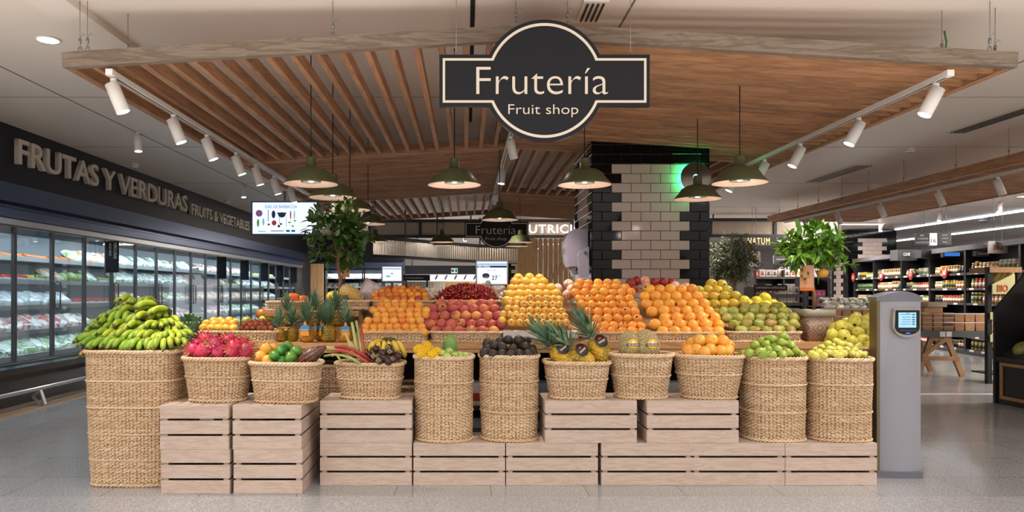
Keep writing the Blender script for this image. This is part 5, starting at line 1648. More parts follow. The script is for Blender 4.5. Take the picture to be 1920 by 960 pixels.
# heaps of one fruit in the other front baskets
def heap(name, me, coords, label, cat, group, rotf=None, sc=(.95, 1.06)):
    levels([put(rnd.choice(me) if isinstance(me, list) else me, P(px, py, Y), name, label, cat, group, rotf() if rotf else rrot(.5), U(*sc)) for px, py, Y in coords], label)
m_avo = fm('avocado_skin', '#2a221e', .45, c2=['#3a2e26', '#222a1c'], scale=6, bump=.6, bscale=110, rand=(.01, .15))
avo = pear_mesh('avocado', .033, m_avo, 2.5, .62, .03)
heap('avocado', avo, [(913, 655, 4.98), (927, 648, 5.0), (943, 652, 4.96), (953, 637, 5.02), (972, 638, 5.02), (986, 650, 4.98), (962, 654, 4.94), (998, 657, 4.97), (908, 662, 4.92), (925, 665, 4.88), (941, 664, 4.88), (957, 665, 4.86), (974, 664, 4.88), (990, 664, 4.9), (938, 641, 5.05), (965, 646, 5.05), (1000, 664, 4.95), (914, 645, 5.08), (985, 640, 5.1), (925, 657, 5.05), (945, 657, 5.05), (975, 655, 5.06)],
     'dark avocado in the tall wicker basket', 'avocado', 'avocados in the tall basket', rotf=lambda: (U(-1.8, -1.0), U(-.5, .5), U(-1, 1)))
heap('orange', orang, [(1291, 657, 4.95), (1305, 657, 4.93), (1332, 656, 4.92), (1351, 659, 4.93), (1365, 657, 4.97), (1312, 639, 5.02), (1334, 638, 5.0), (1355, 640, 5.0), (1297, 645, 5.06), (1320, 647, 5.08), (1345, 650, 5.06), (1293, 660, 4.94), (1320, 661, 4.90), (1366, 648, 5.1), (1290, 652, 5.08), (1362, 660, 4.93)],
     'orange in the oval basket', 'orange', 'oranges in the small oval basket', sc=(.94, 1.02))
m_gp = fm('green_pear_skin', '#93ad3c', .38, c2=['#a3b84c', '#7f9f38'], scale=6, rand=(.012, .07))
gp = pear_mesh('green_pear', .030, m_gp, 2.6, .36, .15)
heap('green_pear', gp, [(1404, 662, 4.90), (1424, 660, 4.89), (1440, 656, 4.91), (1458, 656, 4.90), (1476, 661, 4.89), (1492, 660, 4.93), (1415, 647, 5.0), (1436, 646, 4.99), (1448, 636, 5.04), (1464, 642, 5.0), (1483, 648, 5.0), (1468, 630, 5.1), (1428, 640, 5.08), (1410, 653, 5.06), (1450, 650, 5.04), (1488, 655, 5.06), (1475, 640, 5.12), (1467, 665, 4.86), (1448, 666, 4.85), (1500, 665, 4.96), (1430, 666, 4.86), (1395, 664, 4.98)],
     'green pear in the tall basket', 'pear', 'green pears in the tall basket', rotf=lambda: (R(90)+U(-.6, .6), U(-.6, .6), U(-3, 3)))
m_yp = fm('yellow_pear_skin', '#d0c856', .4, c2=['#d8d066', '#bcbc4c'], scale=6, rand=(.012, .05))
yp = pear_mesh('yellow_pear', .026, m_yp, 2.6, .42, .15)
heap('yellow_pear', yp, [(1522, 664, 4.92), (1536, 661, 4.92), (1550, 662, 4.90), (1566, 663, 4.88), (1582, 663, 4.88), (1598, 664, 4.9), (1612, 664, 4.94), (1540, 652, 4.98), (1556, 655, 4.96), (1573, 655, 4.95), (1588, 656, 4.97), (1603, 659, 4.98), (1553, 645, 5.03), (1575, 645, 5.02), (1567, 640, 5.08), (1592, 649, 5.06), (1530, 657, 5.04), (1562, 650, 5.06), (1545, 667, 4.87), (1575, 667, 4.86), (1606, 667, 4.9), (1617, 666, 5.0), (1528, 667, 4.9)],
     'small yellow pear in the tall basket', 'pear', 'yellow pears in the tall basket', rotf=lambda: (R(90)+U(-.6, .6), U(-.6, .6), U(-3, 3)))
m_ya = fm('yellow_apple_skin', '#d2c84c', .34, c2=['#dad05a', '#c2be46'], scale=4, rand=(.01, .05), coat=.2)
ya = [round_mesh('yellow_apple', .047, m_ya, .92, .2, m_stem, stick=k) for k in (0, 0, 4)]
heap('yellow_apple', ya, [(1565, 615, 5.5), (1577, 612, 5.45), (1602, 604, 5.5), (1624, 601, 5.55), (1642, 599, 5.6), (1560, 628, 5.42), (1582, 629, 5.38), (1598, 640, 5.33), (1609, 624, 5.40), (1619, 638, 5.34), (1636, 628, 5.4), (1644, 612, 5.5), (1573, 622, 5.55), (1622, 612, 5.5), (1590, 615, 5.5), (1638, 645, 5.34), (1605, 596, 5.62), (1632, 597, 5.66), (1587, 606, 5.6), (1572, 646, 5.36), (1655, 640, 5.4), (1653, 622, 5.48), (1558, 640, 5.45), (1630, 650, 5.32), (1582, 650, 5.34), (1606, 652, 5.32)],
     'yellow apple beside the silver column', 'apple', 'yellow apples in the floor basket')
# netted melon bag and packs behind the apricots
m_ynm = fm('yellow_melon_rind', '#d9b02a', .5, c2='#c99a2a', scale=6)
t = thing('netted_melon_bag', 'oval yellow melon in a white string net leaning right beside the lemon tree trunk', 'melon', P(668, 560, 6.3), rot=tuple(Vector((-.75, 0, .6)).to_track_quat('Z', 'Y').to_euler()))
MB().ell((0, 0, .05), (.068, .068, .11), 20, 14).build('melon', m_ynm, t, local=True)
n_ = MB()
for sgn in (1, -1):
    for k in range(12):
        pts = []
        for i in range(15):
            a = 2*PI*k/12+sgn*i*.18; ph = PI*(i+.6)/15.2
            pts.append((.071*math.sin(ph)*math.cos(a), .071*math.sin(ph)*math.sin(a), .05-.114*math.cos(ph)))
        n_.tube(pts, .0016, 4)
n_.build('string_net', white, t, local=True)
o = MB().ell((0, 0, 0), (.075, .05, .05), 18, 10).build('yellow_melon', fm('canary_rind', '#e8c41c', .4), local=True, loc=P(628, 556, 6.25)); tag(o, 'bright yellow melon half hidden behind the small pineapple crowns', 'melon')
o = inst('plastic_bag', pillow_mesh('plastic_bag', mat('clear_bag', '#cfc5c6', .2, c2=['#b39aa0', '#ded8da'], scale=12, coat=.6), 33), P(698, 546, 6.35), (R(80), .5, .3), .95); tag(o, 'crinkled clear plastic bag with dark fruit behind the nectarines', 'bag')

for k_, os_ in QG.items(): levels(os_, k_, 4)
# ------------------------------------------------------------------ trees
def tree(label, cat, base, ztrunk, crown_c, crown_r, nleaf, ll, lw, lm, seed, trunk_r=.014, nbr=14, name='potted_tree', hollow=.35):
    """base: world point of the trunk foot; ztrunk: height where it branches"""
    r = random.Random(seed)
    t = thing(name, label, cat, base)
    tb = MB(); c = Vector(crown_c)-Vector(base); top = Vector((c.x*.5, c.y*.5, ztrunk-base[2]))
    tb.tube([(0, 0, 0), (top.x*.3+.01, 0, top.z*.4), (top.x*.6-.008, 0, top.z*.75), top], [trunk_r*1.15, trunk_r, trunk_r*.95, trunk_r], 9)
    tips = []
    br = MB()
    for k in range(nbr):
        d = Vector((r.gauss(0, 1), r.gauss(0, 1), r.gauss(.25, .8))).normalized()
        e = c + Vector((d.x*crown_r[0], d.y*crown_r[1], d.z*crown_r[2]))*r.uniform(.55, .9)
        m1 = top.lerp(e, .45)+Vector((r.uniform(-.02, .02), r.uniform(-.02, .02), .02))
        br.tube([top-Vector((0, 0, .01)), m1, e], [trunk_r*.55, trunk_r*.35, trunk_r*.12], 5)
        tips += [(top, m1, e)]
        for q in range(3):
            s = m1.lerp(e, r.uniform(0, .8)); f = s+Vector((r.gauss(0, 1)*crown_r[0], r.gauss(0, 1)*crown_r[1], r.gauss(.1, 1)*crown_r[2]))*.33
            br.tube([s, f], [trunk_r*.25, trunk_r*.08], 4); tips += [(s, s.lerp(f, .5), f)]
    tb.build('trunk', bark, t, local=True); br.build('branches', bark, t, local=True)
    lf = MB()
    for k in range(nleaf):
        if r.random() < .62:
            a, m1, e = r.choice(tips); p = (m1.lerp(e, r.uniform(.2, 1)))+Vector((r.gauss(0, 1), r.gauss(0, 1), r.gauss(0, 1)))*.012
        else:
            d = Vector((r.gauss(0, 1), r.gauss(0, 1), r.gauss(0, 1))).normalized()*(r.uniform(hollow, 1)**.5)
            p = c+Vector((d.x*crown_r[0], d.y*crown_r[1], d.z*crown_r[2]))*.95
        o = (p-c); o = Vector((o.x/crown_r[0], o.y/crown_r[1], o.z/crown_r[2]))
        d = (o*.7+Vector((r.gauss(0, .6), r.gauss(0, .6), r.gauss(.25, .6)))).normalized()
        lf.leaf(p, d, Vector((r.gauss(0, .4), -.4+r.gauss(0, .4), 1)), ll*r.uniform(.7, 1.2), lw*r.uniform(.8, 1.2), curl=r.uniform(0, .5))
    f = lf.build('foliage', lm, t, local=True)
    return t
Y = 6.3
t = tree('lemon tree with dark green leaves rising behind the small pineapples', 'tree', tuple(P(637, 553, Y)), P(0, 482, Y).z, P(632, 440, Y), (.28, .26, .27), 620, .085, .045, leafm, 4, .016)
# its fruits and hanging card
o = MB().ell((0, 0, 0), (.035, .035, .045), 14, 9).build('hanging_lemon', fm('lemon_orange', '#e59a1c', .4), local=True, loc=P(647, 492, 6.36)); tag(o, 'orange-yellow fruit hanging beside the lemon tree trunk', 'lemon')
def card(label, p, w, h, seed, name='hanging_card'):
    t = thing(name, label, 'card', p)
    m = MB(); m.box(-w/2, w/2, -.002, .002, 0, h, 0)
    m.box(-w/2, w/2, -.0025, -.002, 0, h*.12, 1)
    r = random.Random(seed)
    m.build('card_sheet', [mat('card_pink', '#d9a084', .5), mat('card_orange', '#e0701c', .5)], t, local=True)
    a = MB(); b_ = MB()
    for k in range(7):
        u, v = r.uniform(-.38, .38)*w, r.uniform(.25, .9)*h
        a.ell((u, -.004, v), (w*.12, .0015, w*.12), 10, 5)
        b_.leaf((u, -.006, v+w*.1), (r.uniform(-1, 1), 0, r.uniform(-.3, 1)), (0, -1, 0), w*.3, w*.16, curl=0)
    a.build('printed_fruit', mat('print_orange', '#e58a14', .5), t, local=True); b_.build('printed_leaves', mat('print_green', '#2f5f2a', .5), t, local=True)
    tb = MB(); tb.tube([(0, 0, h), (w*.3, 0, h+.05)], .0015, 4); tb.build('string', wire, t, local=True)
card('yellow fruit picture card hanging on the lemon tree trunk', P(648, 520, 6.36), .07, .11, 4)
m = MB(); m.lathe([(.09, 0), (.1, .03), (.105, .14), (.11, .16), (.095, .16), (.09, .14), (1e-6, .14)], 28)
tag(m.build('grey_pot', mat('pot_grey', '#6d6a68', .6), local=True, loc=P(637, 553, 6.3)-Vector((0, 0, .16))), 'plain grey plant pot holding the lemon tree', 'pot')
tag(MB().box(-.14, .14, -.14, .14, 0, P(0, 553, 6.3).z-.161-.0, bev=.004).build('plant_stand', table_w, local=True, loc=(cx_(637, 6.35), 6.63, 0)), 'wooden stand behind the table holding up the grey pot', 'stand')
# olive tree
Y = 8.6
t = tree('grey-green olive tree standing right behind the tiled column', 'tree', (cx_(1380, Y), Y, .3), P(0, 530, Y).z, P(1376, 484, Y), (.30, .26, .30), 2600, .06, .014, leafo, 9, .02, 22, name='olive_tree', hollow=.1)
m = MB(); m.lathe([(.14, 0), (.2, .3), (.21, .34), (.19, .34), (.18, .3), (1e-6, .3)], 26)
tag(m.build('plant_pot', mat('pot_dark', '#54493f', .7), local=True, loc=(cx_(1380, Y), Y, 0)), 'pot of the olive tree standing on the floor behind the table', 'pot')
# orange tree in patterned pot
Y = 5.62
pz = ZT_
pb = P(1527, 580, Y)
t = thing('patterned_flower_pot', 'tapered flower pot with coloured tile pattern and pale plain rim', 'pot', (pb.x, Y, pz))
hp = pb.z-pz
rt, rb_ = .116, .076
def sq(a, p=6):
    c, s = math.cos(a), math.sin(a)
    k = (abs(c)**p+abs(s)**p)**(-1/p); return k
def pot_mat():
    m = bpy.data.materials.new('painted_tile'); m.use_nodes = True
    nt = m.node_tree; N, L = nt.nodes, nt.links; b = N['Principled BSDF']; b.inputs['Roughness'].default_value = .2
    tc = N.new('ShaderNodeTexCoord')
    sp = N.new('ShaderNodeSeparateXYZ'); L.new(tc.outputs['Object'], sp.inputs[0])
    def mth(op, a, b_=None, c_=None):
        n = N.new('ShaderNodeMath'); n.operation = op
        for i, v in enumerate((a, b_, c_)):
            if v is None: continue
            if isinstance(v, (int, float)): n.inputs[i].default_value = v
            else: L.new(v, n.inputs[i])
        return n.outputs[0]
    h = mth('ADD', sp.outputs[0], sp.outputs[1]); 
    u = mth('PINGPONG', mth('ADD', sp.outputs[0], .5), .05); v = mth('PINGPONG', mth('ADD', sp.outputs[2], .5), .05)
    d1 = mth('SQRT', mth('ADD', mth('MULTIPLY', u, u), mth('MULTIPLY', v, v)))
    pr = mth('MULTIPLY', u, v)
    s = mth('SINE', mth('ADD', mth('MULTIPLY', d1, 210), mth('MULTIPLY', pr, 2600)))
    r = N.new('ShaderNodeValToRGB'); r.color_ramp.interpolation = 'CONSTANT'
    cols = ['#3b4f7c', '#d9d2c0', '#c9792c', '#3a2a20', '#5f7440', '#d8cdb6', '#b9642a']
    e = r.color_ramp.elements
    e[0].position = 0; e[0].color = lin(cols[0]); e[1].position = .9; e[1].color = lin(cols[-1])
    for i, c in enumerate(cols[1:-1]):
        q = e.new(.15*(i+1)); q.color = lin(c)
    L.new(mth('MULTIPLY_ADD', s, .5, .5), r.inputs[0]); L.new(r.outputs[0], b.inputs['Base Color'])
    return m
zr = hp*.78
def sqf(p, a): return p*1 if False else Vector((p.x*sq(a), p.y*sq(a), p.z))
MB().lathe([(rb_, 0), (rt*.93, zr)], 48, fn=sqf).build('tiled_body', pot_mat(), t, local=True)
MB().lathe([(rt*.95, zr), (rt*1.02, zr+.002), (rt*1.05, hp), (rt*.94, hp), (rt*.9, hp-.02), (1e-6, hp-.02)], 48, fn=sqf).build('rim', mat('pot_rim', '#9c9684', .5), t, local=True)
MB().lathe([(rt*.9, hp-.018), (rt*.5, hp-.01), (1e-6, hp-.008)], 24, fn=lambda p, a: Vector((p.x*sq(a), p.y*sq(a), p.z+.006*math.sin(9*a)))).build('soil', soil, t, local=True)
tr = tree('small orange tree with bright glossy leaves growing from the patterned pot', 'tree', (pb.x-.005, Y, pz+hp-.012), P(0, 505, Y).z, P(1520, 462, Y), (.235, .2, .165), 520, .095, .036, leafb, 12, .012, 16, name='orange_tree')
br = MB()
for k in range(14):
    p = Vector((.12+.012*k, -.03, P(0, 497, Y).z-(pz+hp-.012)+.02*math.sin(k*.9)))
    br.leaf(p, (random.Random(k).uniform(-.3, 1), -.2, random.Random(k+50).uniform(-.6, .9)), (0, -.3, 1), .075, .03)
br.tube([(.02, 0, P(0, 506, Y).z-(pz+hp)), (.14, -.03, P(0, 500, Y).z-(pz+hp)), (.30, -.03, P(0, 490, Y).z-(pz+hp))], [.006, .004, .002], 5, 1)
br.build('side_branch', [leafb, bark], tr, local=True)
o = inst('hanging_orange', orang[0], P(1543, 512, Y-.05), (0, 0, 0), .85); tag(o, 'single ripe orange hanging from the small orange tree', 'orange')
card('orange picture card with printed oranges hanging on the small orange tree trunk', P(1513, 545, Y-.06), .105, .19, 8)

# ------------------------------------------------------------------ screens
def screen(label, x0, y0, x1, y1, Y, fr_m, fill, name='display_screen', pole=None, th=.04, fw=.012):
    a, b = P(x0, y1, Y), P(x1, y0, Y)
    t = thing(name, label, 'screen', ((a.x+b.x)/2, Y, a.z))
    MB().box(a.x, b.x, Y, Y+th, a.z, b.z, bev=.004).build('housing', fr_m, t)
    MB().box(a.x+fw, b.x-fw, Y-.002, Y+.001, a.z+fw, b.z-fw).build('screen_panel', fill, t)
    if pole: MB().box((a.x+b.x)/2-.015, (a.x+b.x)/2+.015, Y+.01, Y+.03, pole[0], pole[1]).build('pole', grey_m, t)
    return t
ink = mat('screen_ink', '#1c5f94', .5); inkd = mat('screen_dark_ink', '#23303f', .5)
gl_blue = glow('ink_blue', '#2272b5', .9); gl_dk = glow('ink_dark', '#223040', .7)
Y = 10.5
tv = screen('large screen reading DÍAS DE BARBACOA hanging left of the lemon tree', 471, 377, 596, 441, Y, mat('tv_frame', '#2b4f93', .4), glow('tv_white', '#dbe8ff', 1.0), pole=(P(0, 376, Y).z, ZC), fw=.02)
text_px('lettering', 'DÍAS DE BARBACOA', gl_blue, tv, Y-.004, 497, 383, 557, 390.5, .004, .001, 1.0)
def dots(nm, items, Y, t, m):
    for (x, y, w, h, k) in items:
        b = MB()
        c = P(x, y, Y); rx, rz = w/2*Y/F, h/2*Y/F
        if k == 'o': b.ell((c.x, Y-.004, c.z), (rx, .001, rz), 14, 6)
        else: b.box(c.x-rx, c.x+rx, Y-.005, Y-.003, c.z-rz, c.z+rz)
        b.build(nm, m, t)
dots('picture', [(486, 400, 13, 13, 'o')], Y, tv, glow('p1', '#8a5c8a', .6))
dots('picture', [(484, 418, 5, 15, 'o'), (543, 417, 6, 3, 'o'), (549, 424, 5, 3, 'o'), (553, 414, 5, 3, 'o')], Y, tv, glow('p2', '#5f9a3a', .7))
dots('picture', [(513, 402, 7, 15, 'o'), (528.5, 400, 17, 3, 'b'), (528.5, 403, 14, 10, 'o'), (523, 424, 5, 5, 'o'), (527, 420, 4, 4, 'o')], Y, tv, gl_dk)
dots('picture', [(545, 403, 2.6, 17, 'o'), (514, 418, 9, 10, 'o'), (504, 421, 5, 4, 'o')], Y, tv, glow('p3', '#a03a40', .7))
dots('picture', [(552, 403, 2.6, 17, 'o'), (503, 404, 2, 22, 'b'), (494, 416, 4, 14, 'o')], Y, tv, glow('p4', '#8aa6cf', .8))
dots('picture', [(524, 414, .6, 14, 'b'), (537, 416, .6, 18, 'b'), (491, 434, 14, 1, 'b'), (520, 433, 24, 1.4, 'b')], Y, tv, gl_dk)
dots('picture', [(540, 433, 7, 4, 'b'), (550, 433, 7, 4, 'b')], Y, tv, glow('p5', '#1f6f8a', .7))
Y = 7.0
ps = screen('price screen on a pole reading FRUTERÍA and 27 behind the cherries', 892, 488, 953, 535, Y, steel, glow('scr_w', '#e4edff', 1.0), pole=(0, P(0, 535, Y).z), fw=.014)
dots('screen_banner', [(922.5, 495.5, 55, 3.5, 'b')], Y, ps, glow('bn', '#9fc4e8', .8)); dots('screen_banner', [(922.5, 500, 55, 3.5, 'b')], Y, ps, gl_dk)
text_px('lettering', 'FRUTERÍA', screenw, ps, Y-.006, 897, 497.5, 919, 502.2, .01, .001)
text_px('lettering', 'SOLO 3 DÍAS', gl_dk, ps, Y-.004, 913, 505, 930, 508, 0, .001)
text_px('lettering', '27', glow('ink27', '#1d3f6a', .5), ps, Y-.004, 922, 517, 933, 525, .02, .001)
text_px('lettering', ',99€/kg', glow('ink27b', '#3c5a80', .6), ps, Y-.004, 933.5, 516, 941, 519, 0, .001)
dots('picture', [(911, 517, 14, 10, 'o')], Y, ps, glow('fig', '#4a3f58', .6)); dots('picture', [(911, 520, 12, 4, 'o')], Y, ps, glow('fig2', '#8a8f5a', .7))
Y = 9.0
p2 = screen('small scale screen with a pale picture above the nectarines', 715, 498, 755, 529, Y, mat('frame_tan', '#8d7f78', .5), glow('scr_w2', '#dfecff', 1.0), pole=(0, P(0, 529, Y).z), fw=.015)
dots('screen_banner', [(735, 504, 34, 2, 'b')], Y, p2, glow('bn2', '#86a8cc', .8)); dots('picture', [(728, 518, 9, 4, 'o'), (735, 513, 4, 3, 'b')], Y, p2, glow('fig3', '#8fb0d8', .8))

# ------------------------------------------------------------------ silver self-service column
def kiosk():
    Yk = 5.0
    x0, x1 = cx_(1651, Yk), cx_(1737, Yk)
    zt_ = 1.262
    w = x1-x0
    t = thing('self_service_column', 'silver free-standing column with a small touch screen at the right of the display', 'kiosk', ((x0+x1)/2, Yk+.05, 0))
    sil = mat('silver_plastic', '#9c9ca6', .35, metal=.15); edge = mat('silver_edge', '#7f735c', .3, metal=.8)
    cap = mat('kiosk_cap', '#6c6e78', .35)
    d = .10
    # body: slightly bowed front
    def bow(u): return -.030*(1-(2*u-1)**2)
    n = 14
    poly = [(-w/2+.022+(w-.03)*k/n, bow(k/n)) for k in range(n+1)] + [(w/2, .06), (w/2-.01, d), (-w/2+.01, d), (-w/2+.008, .05)]
    MB().prism(poly, .035, zt_-.07, plane='xy').build('body', sil, t, local=True)
    MB().box(-w/2-.0, -w/2+.021, -.004, d-.01, .03, zt_-.052).build('side_strip', edge, t, local=True)
    # arched cap
    m = MB(); vs = []; fs = []
    for k in range(n+1):
        u = k/n; x = -w/2-.002+w*u+.004*u; z = zt_-.045+.04*(1-(2*u-1)**2)
        zb = zt_-.07
        y = bow(u)-.006
        vs += [(x, y, zb), (x, y, z-.004), (x, y+.006, z), (x, d+.004, z), (x, d+.004, zb)]
    for k in range(n):
        for q in range(5):
            a = k*5+q; b_ = k*5+(q+1) % 5; fs.append((a, b_, b_+5, a+5))
    fs += [tuple(range(5)), tuple(n*5+q for q in range(5))[::-1]]
    m.add(vs, fs); m.build('cap', cap, t, local=True)
    MB().prism([(-w/2-.01, -.03), (w/2-.02, -.045), (w/2+.01, .0), (w/2+.01, d+.01), (-w/2-.01, d+.01)], 0, .045, plane='xy').build('foot', cap, t, local=True)
    # device
    cxk, cz = .023, 1.04
    out = [(-.088, .088), (-.086, .10), (.088, .10), (.088, -.03)] + [(.088*math.cos(a), -.03-.062*math.sin(a)) for a in [PI*k/14 for k in range(1, 14)]] + [(-.096, -.03), (-.096, .04)]
    off = lambda pts, s, dx=0, dz=0: [(cxk+a*s+dx, cz+b_*s+dz) for a, b_ in pts]
    MB().prism(off(out, 1.0), -.055, -.02).build('device_shell', mat('device_silver', '#a9a49c', .3, metal=.4), t, local=True)
    inn = [(-.078, .09), (.080, .09), (.080, -.03)] + [(.079*math.cos(a), -.03-.044*math.sin(a)) for a in [PI*k/14 for k in range(1, 14)]] + [(-.083, -.03)]
    MB().prism(off(inn, 1.0), -.060, -.05).build('device_face', mat('device_black', '#141519', .15), t, local=True)
    sc = MB(); sc.box(cxk-.062, cxk+.055, -.0625, -.0595, cz-.026, cz+.075)
    sc.build('touch_screen', glow('touch_blue', '#a8d6f2', .95), t, local=True)
    b = MB()
    for i, z in enumerate((.060, .042, .026, .012, -.004)):
        b.box(cxk-.05 if i in (0, 4) else cxk-.04, cxk+.02, -.0633, -.062, cz+z, cz+z+.003); b.box(cxk+.028, cxk+.046, -.0633, -.062, cz+z-.003, cz+z+.005)
    b.box(cxk-.015, cxk+.012, -.0633, -.062, cz+.068, cz+.071)
    b.build('menu_lines', glow('menu_ink', '#4f7390', .6), t, local=True)
    MB().box(cxk-.012, cxk+.014, -.064, -.058, cz-.066, cz-.060).build('blue_led', glow('led_blue', '#2f5cff', 3), t, local=True)
    MB().box(cxk-.055, cxk+.06, -.063, -.058, cz-.048, cz-.043).build('slot', grey_m, t, local=True)
kiosk()

# ------------------------------------------------------------------ back of the shop
def board(name, label, cat, px0, py0, px1, py1, Y, m, th=.05, txt=None, tm=None, tb=None, hang=False, bold=0, legs=None):
    a, b = P(px0, py1, Y), P(px1, py0, Y)
    t = thing(name, label, cat, ((a.x+b.x)/2, Y, a.z))
    MB().box(a.x, b.x, Y, Y+th, a.z, b.z).build('panel', m, t)
    if txt:
        for s, (q0, r0, q1, r1) in zip(txt, tb): text_px('lettering', s, tm, t, Y-.003, q0, r0, q1, r1, bold, .004)
    if hang:
        w = MB()
        for x in (a.x+.1, b.x-.1): w.tube([(x, Y+th/2, b.z), (x, Y+th/2, ZC)], .005, 4)
        w.build('hanging_wire', wire, t)
    if legs:
        w = MB()
        for x in (a.x+.05, b.x-.05): w.box(x-.015, x+.015, Y+.01, Y+.03, legs, a.z)
        w.build('post', black, t)
    return t
corr = mat('corrugated_plastic', '#9a8b7b', .22, c2=['#b5a592', '#85776a'], scale=30, stretch=(14, 1, .2), ramp=(.35, .65), coat=.4)
corr2 = mat('corrugated_silver', '#a39a8c', .18, metal=.5, c2=['#a89f91', '#9b9284'], scale=20, stretch=(10, 1, .2), ramp=(.35, .65))
def transom(label, px0, px1, ptop, pbot, Y, n, m, px_bars=None):
    a, b = P(px0, pbot, Y), P(px1, ptop, Y)
    t = thing('glazed_transom', label, 'transom', ((a.x+b.x)/2, Y, a.z))
    f = MB(); bw = .07
    f.box(a.x, b.x, Y, Y+.06, b.z-bw, b.z); f.box(a.x, b.x, Y, Y+.06, a.z, a.z+bw)
    for k in range(n+1):
        x = a.x+(b.x-a.x-bw)*k/n; f.box(x, x+bw, Y+.002, Y+.058, a.z+bw, b.z-bw)
    f.build('frame', dark, t)
    nn = int((b.x-a.x)/.06); vs = []; fs = []
    for i in range(nn*2+1):
        x = a.x+(b.x-a.x)*i/(nn*2); y = Y+.03+(.012 if i % 2 else 0)
        vs += [(x, y, a.z+bw), (x, y, b.z-bw)]
    for i in range(nn*2): fs.append((2*i, 2*i+2, 2*i+3, 2*i+1))
    p = MB(); p.add(vs, fs, 0, True); p.build('corrugated_panel', m, t)
    h = MB()
    for x in (a.x+.1, (a.x+b.x)/2, b.x-.1): h.box(x-.015, x+.015, Y+.02, Y+.04, b.z, ZC)
    h.build('hanger', dark, t)
transom('corrugated panel band with black frame hanging across the back, left of the tiled column', 690, 1076, 411, 446, 17.5, 4, corr)
transom('corrugated panel band with black frame seen right of the tiled column', 1330, 1578, 409, 445, 17.5, 2, corr)
# lower silver band curving away
def silver_band():
    pts = [P(700, 462, 15.5), P(760, 460, 16.2), P(820, 462, 17.2), P(900, 470, 18.4), P(990, 474, 19)]
    t = thing('silver_counter_canopy', 'curving silver corrugated canopy band over the far counter', 'canopy', tuple(pts[2]))
    vs = []; fs = []
    K = 160
    for i in range(K+1):
        u = i/K*(len(pts)-1); k = min(int(u), len(pts)-2); p = pts[k].lerp(pts[k+1], u-k)
        w = .004
        vs += [(p.x, p.y+(.008 if i % 2 else 0), 2.02), (p.x, p.y+(.008 if i % 2 else 0), 2.38)]
    for i in range(K): fs.append((2*i, 2*i+2, 2*i+3, 2*i+1))
    m = MB(); m.add(vs, fs, 0, False); o = m.build('corrugated_panel', corr2, t)
    md = o.modifiers.new('thickness', 'SOLIDIFY'); md.thickness = .02
    e = MB()
    for z in (2.0, 2.39): e.tube([(p.x, p.y-.03, z) for p in pts], .035, 6)
    e.build('frame', dark, t)
    h = MB()
    for p in pts: h.tube([(p.x, p.y, 2.4), (p.x, p.y, ZC)], .02, 6)
    h.build('hanger', grey_m, t)
silver_band()
# neon letters
t = thing('neon_lettering', 'white glowing letters of the word NUTRICIÓN left of the tiled column', 'sign', tuple(P(1030, 437, 17.3)))
text_px('lettering', 'NUTRICIÓN', glow('neon_white', '#fff3ea', 5), t, 17.3, 972, 417, 1114, 437, .0, .01, 1.1)
t = thing('warm_lettering', 'faint warm glowing letters in the distance above the olive tree', 'sign', tuple(P(1420, 452, 22)))
text_px('lettering', 'NATUM', glow('warm_letters', '#e9c48a', 1.6), t, 22, 1402, 446, 1443, 458, 0, .02, 1.2)
h = MB(); h.box(cx_(1400, 22), cx_(1445, 22), 22.001, 22.03, P(0, 458, 22).z-.03, P(0, 458, 22).z)
for px in (1403, 1442): h.box(cx_(px, 22)-.01, cx_(px, 22)+.01, 22.002, 22.025, P(0, 458, 22).z, ZC)
h.build('hanging_rail', grey_m, t)
# wooden slat fence
a, b = P(1000, 547, 16.5), P(1077, 447, 16.5)
t = thing('slatted_fence', 'light wooden slat fence with diagonal brace left of the tiled column', 'fence', ((a.x+b.x)/2, 16.5, 0))
k = 0; x = a.x
while x < b.x+.6:
    MB().prism([(x, .0), (x+.095, .0), (x+.095, b.z-.03), (x+.07, b.z), (x+.025, b.z), (x, b.z-.03)], 16.5, 16.53).build('slat', fence_w, t); x += .112
m = MB(); m.bar((a.x, 16.47, 1.25), (b.x+.3, 16.47, 2.25), .03, .11); m.build('diagonal_brace', fence_w, t)
MB().box(a.x, b.x+.6, 16.46, 16.497, 1.24, 1.40).build('rail', fence_w, t)
MB().box(a.x-.35, a.x-.003, 16.5, 16.55, 0, b.z).build('end_board', fence_w, t)
# wooden end panel of the fridge and the fridge range across the back
Yb = 23.6
a = P(582, 0, Yb)
t = thing('end_panel', 'tall light wooden panel at the far end of the glass-door fridge', 'panel', (cx_(594, Yb), Yb, 0))
MB().box(-.2, .2, 0, .1, 0, 2.15).build('board', fence_w, t, local=True)
MB().box(-.004, .004, -.003, .001, .02, 2.13).build('groove', joint, t, local=True)
Yb = 24.0
x0, x1 = cx_(607, Yb), cx_(756, Yb)
t = thing('upright_freezer', 'dark glass-door freezer range across the back, behind the lemon tree trunk', 'freezer', ((x0+x1)/2, Yb, 0))
MB().box(x0, x1, Yb+.7, Yb+.75, 0, 2.0).build('back_panel', dark, t)
MB().box(x0, x1, Yb, Yb+.75, 0, .25).build('base', dark, t)
MB().prism([(Yb, 2.0), (Yb-.1, 2.05), (Yb-.1, 2.2), (Yb+.02, 2.25), (Yb+.75, 2.25), (Yb+.75, 2.0)], x0-.35, x1, plane='yz').build('metal_trim', blue_m, t)
MB().box(x0-.35, x1, Yb+.04, Yb+.7, 2.25, ZC).build('fascia', signblk, t)
nn = 4
